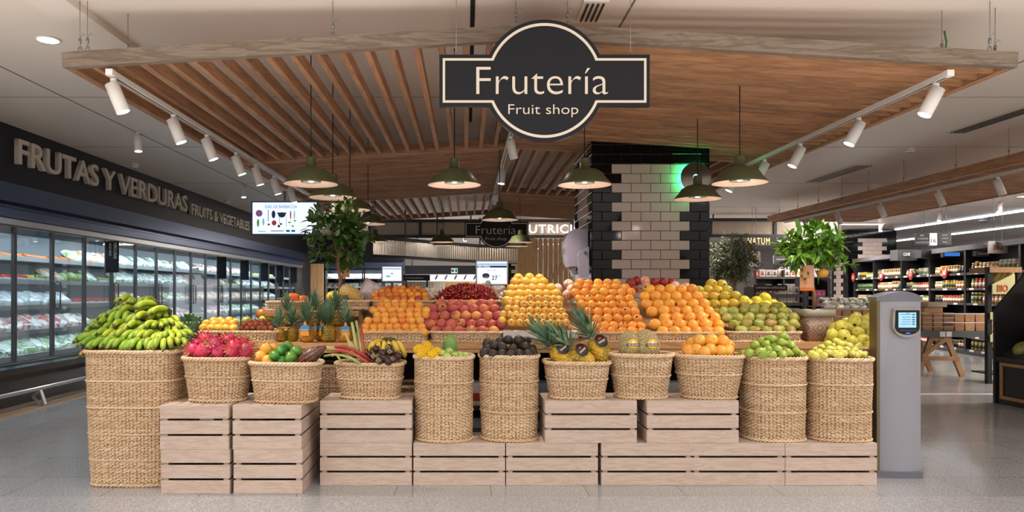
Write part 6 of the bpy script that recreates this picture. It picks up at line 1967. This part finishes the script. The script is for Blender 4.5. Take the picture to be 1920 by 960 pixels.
for k in range(nn):
    xa = x0+(x1-x0)*k/nn; xb = x0+(x1-x0)*(k+1)/nn
    f = MB()
    for p, q in ((xa+.005, xa+.05), (xb-.05, xb-.005)): f.box(p, q, Yb, Yb+.03, .25, 2.0)
    f.box(xa+.05, xb-.05, Yb, Yb+.03, 1.96, 2.0)
    d = f.build('door', black, t); MB().box(xa+.05, xb-.05, Yb+.01, Yb+.016, .26, 1.96).build('door_glass', glass, d)
for z in (.7, 1.05, 1.4, 1.7): MB().box(x0+.02, x1-.02, Yb+.2, Yb+.68, z-.015, z).build('shelf', white, t)
light('AREA', ((x0+x1)/2, Yb+.15, 1.97), 18, COOL, t, aim=(0, .6, -1), size=x1-x0-.2, sy=.08, name='case_light').location -= t.location
for zi, z in enumerate((.7, 1.05, 1.4, 1.7)):
    for k in range(12):
        o = inst('food_pack', rnd.choice(P_)[1], (x0+.15+(x1-x0-.3)*k/11, Yb+.33, z+.07), (R(70), 0, U(-.3, .3)), 1.1)
        tag(o, 'wrapped pack on the %s freezer shelf across the back, %s from left' % (['lowest', 'second', 'third', 'top'][zi], ORD[k]), 'food pack', 'packs on the %s freezer shelf' % ['lowest', 'second', 'third', 'top'][zi])
# middle back: fascia, exit sign, nutrition shelf
t = thing('fascia_sign', 'plain dark fascia with exit sign far back in the middle', 'sign', tuple(P(850, 513, 27)))
a, b = P(757, 514, 27), P(1000, 498, 27)
MB().box(a.x, b.x, 27, 27.2, a.z, b.z).build('board', signblk, t)
h = MB()
for x in (a.x+.3, b.x-.3): h.box(x-.02, x+.02, 27.08, 27.12, b.z, ZC)
h.build('hanger', dark, t)
t = board('exit_sign', 'small green and white emergency exit sign on the dark fascia in the far middle', 'exit sign', 846, 503, 858, 512, 26.9, mat('exit_white', '#cfe3da', .5, emit=.4), .05)
m = MB(); c = P(849, 507.5, 26.88); m.box(c.x-.05, c.x+.05, 26.88, 26.89, c.z-.05, c.z+.05); c = P(855.5, 507.5, 26.88); m.box(c.x-.04, c.x+.03, 26.88, 26.89, c.z-.06, c.z+.06); m.build('pictogram', mat('exit_green', '#1f6a50', .5), t)
t = board('exit_sign', 'small green hanging arrow sign under the silver canopy band', 'exit sign', 832, 484, 840, 490, 20, mat('arrow_green', '#1f7a3a', .5, emit=.15), .04, hang=True)
a = P(836, 487, 19.98); m = MB(); m.prism([(a.x-.03, a.z+.02), (a.x+.03, a.z+.02), (a.x, a.z-.03)], 19.97, 19.985); m.build('pictogram', white, t)
board('aisle_sign', 'dark sign board reading NUTRICIÓN DEPORTIVA below the small screen at right', 'sign', 756, 515, 806, 526.5, 13.5, signblk, .04, ['NUTRICIÓN DEPORTIVA'], letter, [(760, 519.5, 794, 522.8)], legs=.001)
Yc = 13.55
x0, x1 = cx_(757, Yc), cx_(900, Yc)
t = thing('product_shelf', 'wooden shelving with a row of white boxes between the screens', 'shelf', ((x0+x1)/2, Yc, 0))
MB().box(x0, x1, Yc+.4, Yc+.44, 0, P(0, 527, Yc).z).build('back_panel', fence_w, t)
MB().box(x0, x1, Yc, Yc+.4, P(0, 547, Yc).z-.03, P(0, 547, Yc).z).build('shelf_board', fence_w, t)
MB().box(x0, x1, Yc+.02, Yc+.06, 0, P(0, 548, Yc).z-.031).build('front_panel', fence_w, t)
for k in range(6):
    x = cx_(771+11.5*k, Yc)
    m = MB(); m.box(-.05, .05, 0, .1, 0, .17, bev=.003); m.box(-.02, .02, -.002, .001, .06, .08, mi=1); m.ell((0, -.001, .135), (.016, .002, .016), 8, 5, 2)
    o = m.build('white_box', [white, mat('box_tint_%d' % k, '#7fb0a8', .5), mat('box_dot_%d' % k, '#d9a92c', .5)], local=True, loc=(x, Yc+.05, P(0, 547, Yc).z+.001))
    tag(o, 'white product box in the row under the NUTRICIÓN DEPORTIVA sign, %s from the left' % ['first', 'second', 'third', 'fourth', 'fifth', 'last'][k], 'box', 'white boxes between the screens')
m = MB()
t = thing('rust_board', 'reddish-brown board standing behind the small scale screen', 'panel', (cx_(733, 12.5), 12.5, 0))
MB().box(-.26, .28, 0, .05, 0, 1.32).build('board', mat('rust_board', '#8a4326', .6), t, local=True)
# lit white shelves far back middle
t = thing('lit_display_shelf', 'brightly lit white shelves far back right of the NUTRICIÓN sign', 'shelf', (cx_(845, 26), 26, 0))
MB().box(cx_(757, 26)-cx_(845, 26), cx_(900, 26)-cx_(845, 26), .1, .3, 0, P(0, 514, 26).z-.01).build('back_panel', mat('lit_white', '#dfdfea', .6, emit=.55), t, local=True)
for k in range(5):
    x = cx_(815+18*k, 26)-cx_(845, 26)
    MB().prism([(x, 1.7), (x+.05, 1.7), (x+.12, 1.85), (x+.07, 1.85)], .02, .09).build('bracket', black, t, local=True)
for i, (px, py, Y) in enumerate(((988, 453, 20), (872, 452, 20), (928, 466, 19.5), (783, 456, 19), (1012, 466, 20), (1654, 421, 16))):
    if i == 5: continue
    z = P(px, py, Y).z
    t = thing('ceiling_spotlight', 'small white spotlight hanging in the far middle, %s' % ['beside the fence top', 'left of the small sign', 'just under the small sign', 'between two far pendant lamps', 'right of the small sign'][i], 'spotlight', (cx_(px, Y), Y, z))
    MB().lathe([(.05, 0), (.06, .02), (.06, .2), (.02, .22)], 14).build('lamp_body', white, t, local=True)
    MB().lathe([(1e-6, -.01), (.048, -.004), (.05, .0)], 14).build('lens', lit, t, local=True)
    MB().tube([(0, 0, .21), (0, 0, ZC-z)], .01, 6).build('stem', white, t, local=True)
# ------------------------------------------------------------------ right side of the shop
# shelf behind the olive tree
shm = mat('shelf_dark_grey', '#2d2d31', .45)
def rows_shelf(label, px0, px1, Y, zs, ztop, boards, name='grocery_shelf', backm=None, depth=.4):
    x0, x1 = cx_(px0, Y), cx_(px1, Y)
    t = thing(name, label, 'shelf', ((x0+x1)/2, Y, 0))
    MB().box(x0, x1, Y+depth, Y+depth+.04, 0, ztop).build('back_panel', backm or shm, t)
    for x in boards: MB().box(x-.02, x+.02, Y, Y+depth, 0, ztop).build('side_panel', shm, t)
    for z in zs:
        MB().box(x0+.021, x1-.021, Y, Y+depth-.001, z-.03, z).build('shelf_board', shm, t)
        MB().box(x0+.021, x1-.021, Y-.012, Y-.001, z-.045, z+.005).build('price_rail', grey_m, t)
    return t, x0, x1
Ys = 11.5
t, x0, x1 = rows_shelf('dark shelf with packets and boxes left of the small orange tree', 1413, 1508, Ys, [.55, .88, P(0, 568, Ys).z, P(0, 552, Ys).z-.0], P(0, 538, Ys).z, [cx_(1413, Ys)+.02, cx_(1508, Ys)-.02], backm=fence_w)
zsA = P(0, 552, Ys).z; zsB = P(0, 568, Ys).z
board('aisle_sign', 'dark sign reading COMPLEMENTOS NUTRICIONALES behind the olive tree at right', 'sign', 1414, 534.5, 1476, 545, Ys-.05, signblk, .03, ['COMPLEMENTOS NUTRICIONALES'], letter, [(1417, 537.5, 1473, 541.5)])
def carton(w, d, h, c1, c2, seed):
    m = MB(); m.box(-w/2, w/2, 0, d, 0, h, bev=.002); m.box(-w*.3, w*.3, -.0015, 0, h*.25, h*.45, 1); m.ell((0, 0, h*.6), (w*.2, .002, w*.18), 8, 5, 1)
    return m.mesh('carton', [mat('carton_a%s' % seed, c1, .5), mat('carton_b%s' % seed, c2, .5)])
CM = [carton(.11, .08, .15, '#e6ddd2', '#c63a2a', 1), carton(.12, .08, .12, '#c9473f', '#eae2da', 2), carton(.1, .08, .16, '#f0ece8', '#e0a12c', 3), carton(.1, .08, .15, '#b8477e', '#d98ab0', 4), carton(.11, .08, .14, '#d8d2cc', '#6f4a34', 5)]
for k in range(7):
    o = inst('product_box', CM[[0, 1, 1, 0, 2, 2, 4][k]], (cx_(1424+12*k, Ys), Ys+.05, zsA+.001), (0, 0, 0), .85); tag(o, 'product box on the shelf right under the COMPLEMENTOS sign, %s from the left' % ['first', 'second', 'third', 'fourth', 'fifth', 'sixth', 'last'][k], 'box', 'boxes under the COMPLEMENTOS sign')
for k in range(7):
    o = inst('product_box', CM[[4, 4, 2, 0, 2, 2, 0][k]], (cx_(1424+12*k, Ys), Ys+.05, zsB+.001), (0, 0, 0), .85); tag(o, 'small carton on the lower shelf left of the patterned pot, %s from the left' % ['first', 'second', 'third', 'fourth', 'fifth', 'sixth', 'last'][k], 'box', 'cartons on the lower shelf left of the pot')
for k in range(7):
    o = inst('product_box', CM[[0, 2, 0, 1, 2, 0, 0][k]], (cx_(1424+12*k, Ys), Ys+.05, .881), (0, 0, 0), .85); tag(o, 'carton on the lowest visible shelf behind the pears, %s from the left' % ['first', 'second', 'third', 'fourth', 'fifth', 'sixth', 'last'][k], 'box', 'cartons on the lowest visible shelf behind the pears')
# shelf stretch behind with CAFÉ sign
Yq = 17.0
t, x0, x1 = rows_shelf('long dark far shelf under the CAFÉ lettering', 1415, 1560, Yq, [.9, 1.27, 1.6], P(0, 506, Yq).z, [cx_(1415, Yq)+.02, cx_(1470, Yq), cx_(1525, Yq), cx_(1560, Yq)-.02])
for r_, z in enumerate((1.27, 1.6, .9)):
    for k in range(12):
        o = inst('product_box', CM[rnd.choice([0, 0, 1, 2, 4])], (cx_(1420+11.6*k, Yq), Yq+.06, z+.001), (0, 0, 0), 1.15); tag(o, 'small box on the %s shelf under the CAFÉ lettering, %s from left' % (['middle', 'top', 'lower'][r_], ORD[k]), 'box', 'boxes on the far CAFÉ unit, %s shelf' % ['middle', 'top', 'lower'][r_])
t = board('aisle_sign', 'dark board with large white lettering CAFÉ in the far right middle', 'sign', 1452, 498, 1500, 509, 17.2, signblk, .05, ['CAFÉ'], white, [(1461, 498.6, 1487, 507.4)])
board('aisle_sign', 'grey hanging aisle board high above the CAFÉ lettering', 'sign', 1451, 479, 1478, 494, 19, mat('sign_grey', '#6a6a6e', .5), .05, ['DESAYUNOS'], white, [(1456, 485, 1474, 488)], hang=True)
board('promo_sign', 'white promotional card with red 3x2 left of the orange tree', 'sign', 1402, 471, 1426, 500, 16, white, .03, ['3x2'], mat('promo_red', '#c8372c', .5), [(1404, 480, 1420, 490)], hang=True, bold=.02)
Yp = 12.4
t, x0, x1 = rows_shelf('dark shelf with pink boxes right of the orange tree trunk', 1512, 1556, Yp, [1.02, P(0, 556.5, Yp).z, P(0, 576, Yp).z], 1.5, [cx_(1514, Yp), cx_(1556, Yp)-.02])
for i, z in enumerate((P(0, 556.5, Yp).z, P(0, 576, Yp).z-.0)):
    for k in range(3):
        o = inst('pink_box', CM[3], (cx_(1529+8.5*k, Yp), Yp+.03, z+.001), (0, 0, 0), .75); tag(o, 'bright pink box right of the orange tree trunk, %s row, %s from left' % (['upper', 'lower'][i], ORD[k]), 'box', 'pink boxes, %s row' % ['upper', 'lower'][i])

# the long wall of jars
A0 = Vector((11.1, 21.4, 0)); DR_ = Vector((9.36, 10.5, 0))-A0; LEN = DR_.length; DR_.normalize()
NR = Vector((-DR_.y, DR_.x, 0))          # pointing away from the aisle?
if NR.x < 0: NR = -NR
def shp(s, d, z): return A0+DR_*s+NR*d+Vector((0, 0, z))
FM = Matrix(((DR_.x, NR.x, 0, A0.x), (DR_.y, NR.y, 0, A0.y), (0, 0, 1, 0), (0, 0, 0, 1)))
def s_at(px):
    k = (px-CX)/F
    return (A0.x-k*A0.y)/(k*DR_.y-DR_.x)
LEN = s_at(1915)+1.2
t = thing('jar_shelving', 'long dark shelving wall filled with jars along the right of the shop', 'shelf', tuple(shp(LEN/2, 0, 0)))
MB().box(0, LEN, .45, .5, 0, 2.1, M=FM).build('back_panel', shm, t)
MB().box(0, LEN, -.06, .5, 2.1, 2.2, M=FM).build('top_panel', mat('shelf_top', '#5b5a5e', .5), t)
MB().box(0, LEN, -.06, .45, 0, .06, M=FM).build('plinth', shm, t)
posts = [0.02] + [s_at(q) for q in (1640, 1692, 1745, 1812, 1915)] + [LEN-.02]
for s in posts: MB().box(s-.035, s+.035, -.03, .45, .06, 2.1, M=FM).build('upright', black, t)
zs = [.10, .37, .70, 1.03, 1.33, 1.64]
for z in zs:
    MB().box(0.06, LEN-.06, .0, .449, z-.03, z, M=FM).build('shelf_board', shm, t)
    MB().box(0.06, LEN-.06, -.02, -.001, z-.04, z+.005, M=FM).build('price_rail', grey_m, t)
for z in zs:
    s = .2
    while s < LEN-.2:
        MB().box(s, s+U(.12, .20), -.025, -.021, z-.035, z+.002, M=FM).build('price_label', white, t); s += U(.45, .8)
def jar(c, lid, w=.05, h=.16):
    m = MB()
    m.lathe([(w*.9, 0), (w, .01), (w, h*.72), (w*.8, h*.82)], 10, 0)
    m.lathe([(w*.85, h*.83), (w*.85, h)], 10, 1)
    m.lathe([(w*1.02, h*.2), (w*1.02, h*.58)], 10, 2)
    return m
JC = [('#8f8a3a', '#3f7a3a', '#d9dcc0'), ('#b59a4a', '#c9a52c', '#2f3a2c'), ('#c98a3a', '#e0d8c8', '#e6ddc8'), ('#5a3a28', '#caa24c', '#d8c8a0'), ('#a8522c', '#b8322a', '#e9e2d4'), ('#6f8a4a', '#2f4f3a', '#2a4a34'), ('#3a3a3a', '#d0b060', '#1f2c44'), ('#cfc6a8', '#d9d9d9', '#5a8a5a')]
JM = [jar(a, b_, *( (.052, .17) if i % 2 else (.048, .15))).mesh('jar', [mat('jar_fill_%d' % i, a, .15, coat=.4), mat('jar_lid_%d' % i, b_, .35), mat('jar_label_%d' % i, c, .5)]) for i, (a, b_, c) in enumerate(JC)]
jn = 0
bays = ['farthest', 'second farthest', 'middle', 'second nearest', 'nearest']
lv = ['lowest', 'second lowest', 'third lowest', 'third highest', 'second highest', 'highest']
for li, z in enumerate(zs):
    if li == 2: continue
    for bi in range(5):
        a, b_ = posts[bi]+.1, posts[bi+1]-.08
        n = 12
        kind = rnd.choice(JM)
        for k in range(n):
            if jn >= 300: break
            if rnd.random() < .22: kind = rnd.choice(JM)
            s = a+(b_-a)*(k+.5)/n
            p = shp(s, .08, z+.001)
            o = inst('food_jar', kind, p, (0, 0, U(0, 6)), (b_-a)/n/.105*.93 if (b_-a)/n/.105 < 1.45 else 1.4)
            tag(o, 'food jar on the %s jar-wall shelf, %s bay, %s from left' % (lv[li], bays[bi], ORD[k]), 'jar', 'jars, %s shelf, %s bay' % (lv[li], bays[bi])); jn += 1
# round red 50 signs on the rails
for i, s in enumerate([s_at(q) for q in (1603, 1656, 1712, 1776)]):
    p = shp(s, -.05, 1.67)
    t = thing('red_price_disc', 'round red price disc reading 50 on the jar wall, %s from the left' % ['first', 'second', 'third', 'fourth'][i], 'price tag', tuple(p))
    Mz = Matrix.Translation(p) @ Matrix.Rotation(math.atan2(DR_.y, DR_.x), 4, 'Z') @ Matrix.Rotation(R(90), 4, 'X')
    MB().lathe([(.13, 0), (.13, .01)], 24, M=Mz).build('disc', mat('promo_red_disc', '#d5332c', .4), t)
    text('lettering', '50', white, t, p+DR_*-.07-NR*.012+Vector((0, 0, -.05)), DR_, (0, 0, 1), .14, .1, .02, .002)
# signs on the right
board('aisle_sign', 'hanging aisle sign with white panel numbered 16 at upper right', 'sign', 1717, 437, 1743, 459, 15, mat('sign_dark2', '#2b2c31', .5), .04, ['PASTA', 'CONSERVAS', 'ACEITES'], white, [(1725, 440, 1732, 443), (1720, 446, 1740, 449), (1718, 453, 1742, 456)], hang=True)
board('aisle_sign', 'white middle panel of the hanging aisle sign, numbered 16', 'sign', 1743.5, 437, 1757, 460, 15, mat('sign_white_lit', '#eeeef0', .5, emit=.4), .04, ['16'], grey_m, [(1746, 447, 1755, 455)])
board('aisle_sign', 'right dark panel of the hanging aisle sign next to number 16', 'sign', 1757.5, 437, 1784, 459, 15, mat('sign_dark3', '#2b2c31', .5), .04, ['RICE', 'OILS', 'TINS'], white, [(1767, 440, 1776, 442), (1766, 446, 1777, 448), (1767, 453, 1776, 455)], hang=True)
board('aisle_sign', 'dark board reading CONSERVAS standing on top of the jar shelving', 'sign', 1683, 468, 1720, 488, 17.0, mat('sign_grey2', '#3f3f43', .5), .3, ['CONSERVAS'], white, [(1694, 474, 1716, 480)])
board('aisle_sign', 'dark board partly hidden by the 3x2 card on the right', 'sign', 1830, 470, 1856, 480, 14.3, mat('sign_grey3', '#3f3f43', .5), .1, ['MASCOTAS'], white, [(1833, 474, 1853, 477.5)])
board('promo_sign', 'white promotional card with large red 3x2 at the right', 'sign', 1854, 452, 1890, 475, 13.9, white, .03, ['3x2'], mat('promo_red2', '#b8372c', .5), [(1862, 460, 1880, 468)], hang=True, bold=.015)
t = thing('blue_monitor', 'bluish monitor on top of the jar shelving beside CONSERVAS', 'screen', tuple(P(1785, 482, 16)))
a, b = P(1769, 482, 16), P(1801, 468, 16)
MB().box(a.x, b.x, 16, 16.1, a.z, b.z).build('housing', black, t); MB().box(a.x+.02, b.x-.02, 15.99, 16.001, a.z+.02, b.z-.02).build('screen_panel', glow('mon_blue', '#3a78c8', .8), t)
a, b = P(1722, 482, 16.6), P(1815, 469, 16.6)
tag(MB().box(a.x, b.x, 16.5, 16.9, a.z-.02, b.z).build('dark_housing', dark), 'long dark box on top of the jar shelving behind the blue monitor', 'box')

# trestle table with tubs
Yt = 11.0; zt_ = .68
x0, x1 = cx_(1545, Yt), cx_(1852, Yt)
t = thing('trestle_table', 'grey-topped promotional table on wooden A-frame legs behind the silver column', 'table', ((x0+x1)/2, Yt, 0))
MB().box(x0, x1, Yt, Yt+.9, zt_-.09, zt_).build('table_top', grey_m, t)
for xx in (x1-.68, x0+.5):
    for yy in (Yt+.05, Yt+.8):
        m = MB(); w = .07
        m.bar((xx-.32, yy, 0), (xx-.12, yy, zt_-.09), w, .05, up=(0, 1, 0)); m.build('leg', leg_w, t)
        m = MB(); m.bar((xx+.34, yy, 0), (xx+.10, yy, zt_-.09), w, .05, up=(0, 1, 0)); m.build('leg', leg_w, t)
    m = MB(); m.bar((xx-.28, Yt+.04, .27), (xx+.28, Yt+.04, .27), .045, .06); m.bar((xx-.27, Yt+.035, .3), (xx+.1, Yt+.035, zt_-.1), .045, .06); m.bar((xx-.16, Yt+.045, zt_-.12), (xx+.16, Yt+.045, zt_-.12), .045, .05)
    m.build('cross_brace', leg_w, t)
for i, px in enumerate((1767, 1779)):
    MB().box(cx_(px, Yt)-.04, cx_(px, Yt)+.04, Yt-.006, Yt-.001, zt_-.085, zt_-.01).build('price_card', white, t)
m_nut = fm('nut_fill', '#a0714a', .5, c2=['#b88c60', '#855a38'], scale=60, rand=(.01, .15))
def tub_mesh():
    m = MB(); m.prism([(-.062, 0), (.062, 0), (.072, .085), (-.072, .085)], -.06, .06, 0); m.box(-.075, .075, -.064, .064, .086, .096, mi=1)
    return m.mesh('food_tub', [m_nut, mat('tub_lid', '#d9d3cf', .15, coat=.5)])
TUB = tub_mesh()
tk = ['left of the orange tree', 'under the white bags', 'right of the silver column']
for lvl in range(2):
    for k in range(9):
        x = cx_(1758, Yt)+k*.078*2
        if k < 5:
            o = inst('food_tub', TUB, (cx_(1795, Yt)+.155*k-.1, Yt+.1, zt_+.001+lvl*.13), (0, 0, 0), 1.03 if k else 1.0); o.scale = (1.03, 1.1, 1.32); tag(o, 'tub of brown snacks right of the silver column, %s layer, %s from left' % (['lower', 'upper'][lvl], ORD[k]), 'tub', 'snack tubs right of the column, %s layer' % ['lower', 'upper'][lvl])
for lvl in range(4):
    for k in range(3):
        o = inst('flat_tub', TUB, (cx_(1742, Yt)+.155*k, Yt+.1, zt_+.001+lvl*.066), (0, 0, 0)); o.scale = (1.03, 1.1, .67); tag(o, 'flat tub just right of the silver column, %s layer, %s from left' % (['bottom', 'second', 'third', 'top'][lvl], ORD[k]), 'tub', 'flat tubs right of the column, %s layer' % ['bottom', 'second', 'third', 'top'][lvl])
for lvl in range(3):
    for k in range(6):
        o = inst('snack_tub', TUB, (cx_(1552, Yt)+.150*k, Yt+.1, zt_+.001+lvl*.11), (0, 0, 0)); o.scale = (1.0, 1.1, 1.12); tag(o, 'snack tub behind the yellow apples, %s layer, %s from left' % (['bottom', 'middle', 'top'][lvl], ORD[k]), 'tub', 'snack tubs behind the yellow apples, %s layer' % ['bottom', 'middle', 'top'][lvl])
WB = pillow_mesh('white_snack_bag', mat('white_bag', '#d9d2c4', .35, c2=['#e9e4da', '#2f5a50', '#e4ddd0'], scale=7, ramp=(.42, .66), rand=(.01, .1)), 21)
for r_ in range(2):
    for k in range(6):
        o = inst('snack_bag', WB, (cx_(1560, Yt)+.155*k, Yt+.14+.1*r_, zt_+.37+.07*r_), (R(20), 0, U(-.4, .4)), 1.0); tag(o, 'white snack bag on the tubs behind the yellow apples, %s row, %s from left' % (['lower', 'upper'][r_], ORD[k]), 'bag', 'white snack bags, %s row' % ['lower', 'upper'][r_])
for k, (px, z, c) in enumerate(((1744, .96, '#b98a5c'), (1752, 1.03, '#c9b8a0'))):
    m = MB(); m.box(-.14, .14, 0, .2, 0, .07, bev=.004); m.box(-.13, .13, .01, .19, .07, .075, mi=1)
    tag(m.build('snack_carton', [mat('wooden_carton_%d' % k, c, .5), m_nut], local=True, loc=(cx_(px, Yt)+.1, Yt+.08, zt_+.27+.08*k)), ['wooden tray on the tub stack right of the silver column', 'open clear box on top of the wooden tray right of the silver column'][k], 'box')

# black fruit stand at the right edge: its long face looks toward the display, its far end panel faces the camera
Zp = lambda py, Y=8.45: CZ+(CY-py)*Y/F
XS, YS0, YS1 = 5.955, 6.3, 8.45
t = thing('black_fruit_stand', 'black slanted fruit stand with a wooden-framed front panel at the right edge', 'stand', (6.5, 7.4, 0))
zb = Zp(668)
MB().box(XS+.02, XS+1.1, YS0, YS1-.04, .0, zb-.05).build('base', black, t)
MB().box(XS, XS+1.1, YS0, YS1-.04, zb-.049, zb).build('base_rim', dark, t)
def wedge(y0, y1): return MB().prism([(XS-.005, 0), (XS-.005, Zp(580)), (XS+.345, Zp(512)), (XS+.9, Zp(512)+.66), (XS+1.1, Zp(512)+.66), (XS+1.1, 0)], y0, y1)
wedge(YS1-.035, YS1).build('end_panel', black, t); wedge(YS0-.04, YS0-.005).build('end_panel', black, t)
MB().prism([(XS+.06, zb+.001), (XS+.06, zb+.03), (XS+.75, zb+.42), (XS+.75, zb+.001)], YS0, YS1-.04).build('sloping_bed', dark, t)
MB().prism([(XS+.04, zb+.001), (XS+.04, zb+.09), (XS+.10, zb+.13), (XS+.85, zb+.80), (XS+.85, zb+.001)], 7.30, 7.33).build('divider', black, t)
MB().box(XS+.33, XS+1.1, YS0, YS1-.04, Zp(575, 8.2)-.03, Zp(575, 8.2)).build('upper_shelf', black, t)
MB().box(XS+.31, XS+.329, YS0, YS1-.05, Zp(575, 8.2)-.04, Zp(575, 8.2)+.03).build('price_rail', white, t)
fr_ = MB()
for (p, q, z0_, z1_) in ((6.7, 8.36, .43, .465), (6.7, 8.36, .06, .095), (6.7, 6.735, .095, .43), (8.325, 8.36, .095, .43)): fr_.box(XS+.004, XS+.019, p, q, z0_, z1_)
fr_.build('wooden_frame', leg_w, t)
m_wm = fm('watermelon_skin', '#3f6a34', .35, c2=['#8fae5a', '#2a4a26'], scale=6, stretch=(4, 4, .4), ramp=(.4, .6))
m_ml = fm('piel_de_sapo', '#7d7a3e', .45, c2=['#8f8a4a', '#5a5a2a'], scale=16, bump=.2, bscale=60)
for i, (x, y, z, m, r, lb) in enumerate(((6.12, 8.22, .62, m_ml, (.085, .085, .115), 'mottled green melon on the black stand at the right edge'), (6.28, 8.2, .79, fm('cantaloupe', '#9a7f4a', .6), (.09, .09, .11), 'brownish melon lying higher on the black stand'), (6.15, 7.97, .64, m_wm, (.10, .10, .1), 'striped green watermelon at the picture edge'))):
    o = MB().ell((0, 0, 0), r, 20, 14).build('melon' if i != 2 else 'watermelon', m, local=True, loc=(x, y, z), rot=(0, R(70) if i < 2 else .3, .2)); tag(o, lb, 'melon')
for k in range(3):
    o = inst('snack_bag', P_[1][1], (6.38, 8.2, Zp(575, 8.2)+.05+.05*k), (R(10), 0, 1.2+.3*k), .9); tag(o, 'shiny pack on the upper shelf of the black stand, %s' % ['bottom one', 'middle one', 'top one'][k], 'bag')
# BIO display tower behind it
Yb = 10.2
t = thing('bio_display', 'narrow black display tower with cream BIO signs beside the black stand', 'display stand', (cx_(1880, Yb), Yb, 0))
for px in (1856, 1912):
    x = cx_(px, Yb); MB().box(x-.03, x+.03, Yb, Yb+.06, 0, Zp(500, Yb)).build('post', black, t)
MB().box(cx_(1854, Yb), cx_(1914, Yb), Yb-.02, Yb+.4, Zp(511, Yb), Zp(501, Yb)).build('wooden_top_rail', leg_w, t)
cream = mat('bio_cream', '#cdc592', .5)
a, b = P(1856, 551, Yb), P(1898, 515, Yb)
MB().prism([(a.x, a.z), (b.x, a.z), (b.x, b.z), (b.x-.03, b.z), (a.x, a.z+.13)], Yb-.05, Yb-.03).build('bio_panel', cream, t)
text_px('lettering', 'BIO', mat('bio_orange', '#c9602c', .5), t, Yb-.053, 1870, 534, 1890, 547, .02, .004)
for py in (552, 640, 700):
    MB().box(cx_(1858, Yb), cx_(1912, Yb), Yb, Yb+.4, Zp(py, Yb)-.02, Zp(py, Yb)).build('shelf_board', black, t)
for py in (592, 634):
    a = P(1861, py, Yb); MB().box(a.x-.05, a.x+.05, Yb-.03, Yb-.015, a.z-.05, a.z+.05).build('cream_tag', cream, t)
for k in range(3):
    o = inst('cheese_wedge', MB().prism([(-.1, 0), (.12, 0), (.12, .13), (.0, .16)], 0, .12).mesh('cheese_wedge', mat('cheese_%d' % k, '#d9c478', .5)), P(1872+12*k, 528-4*k, Yb+.12), (0, 0, .2*k), .8); tag(o, 'pale yellow pack above the BIO sign, %s from the left' % ['first', 'second', 'third'][k], 'food pack')
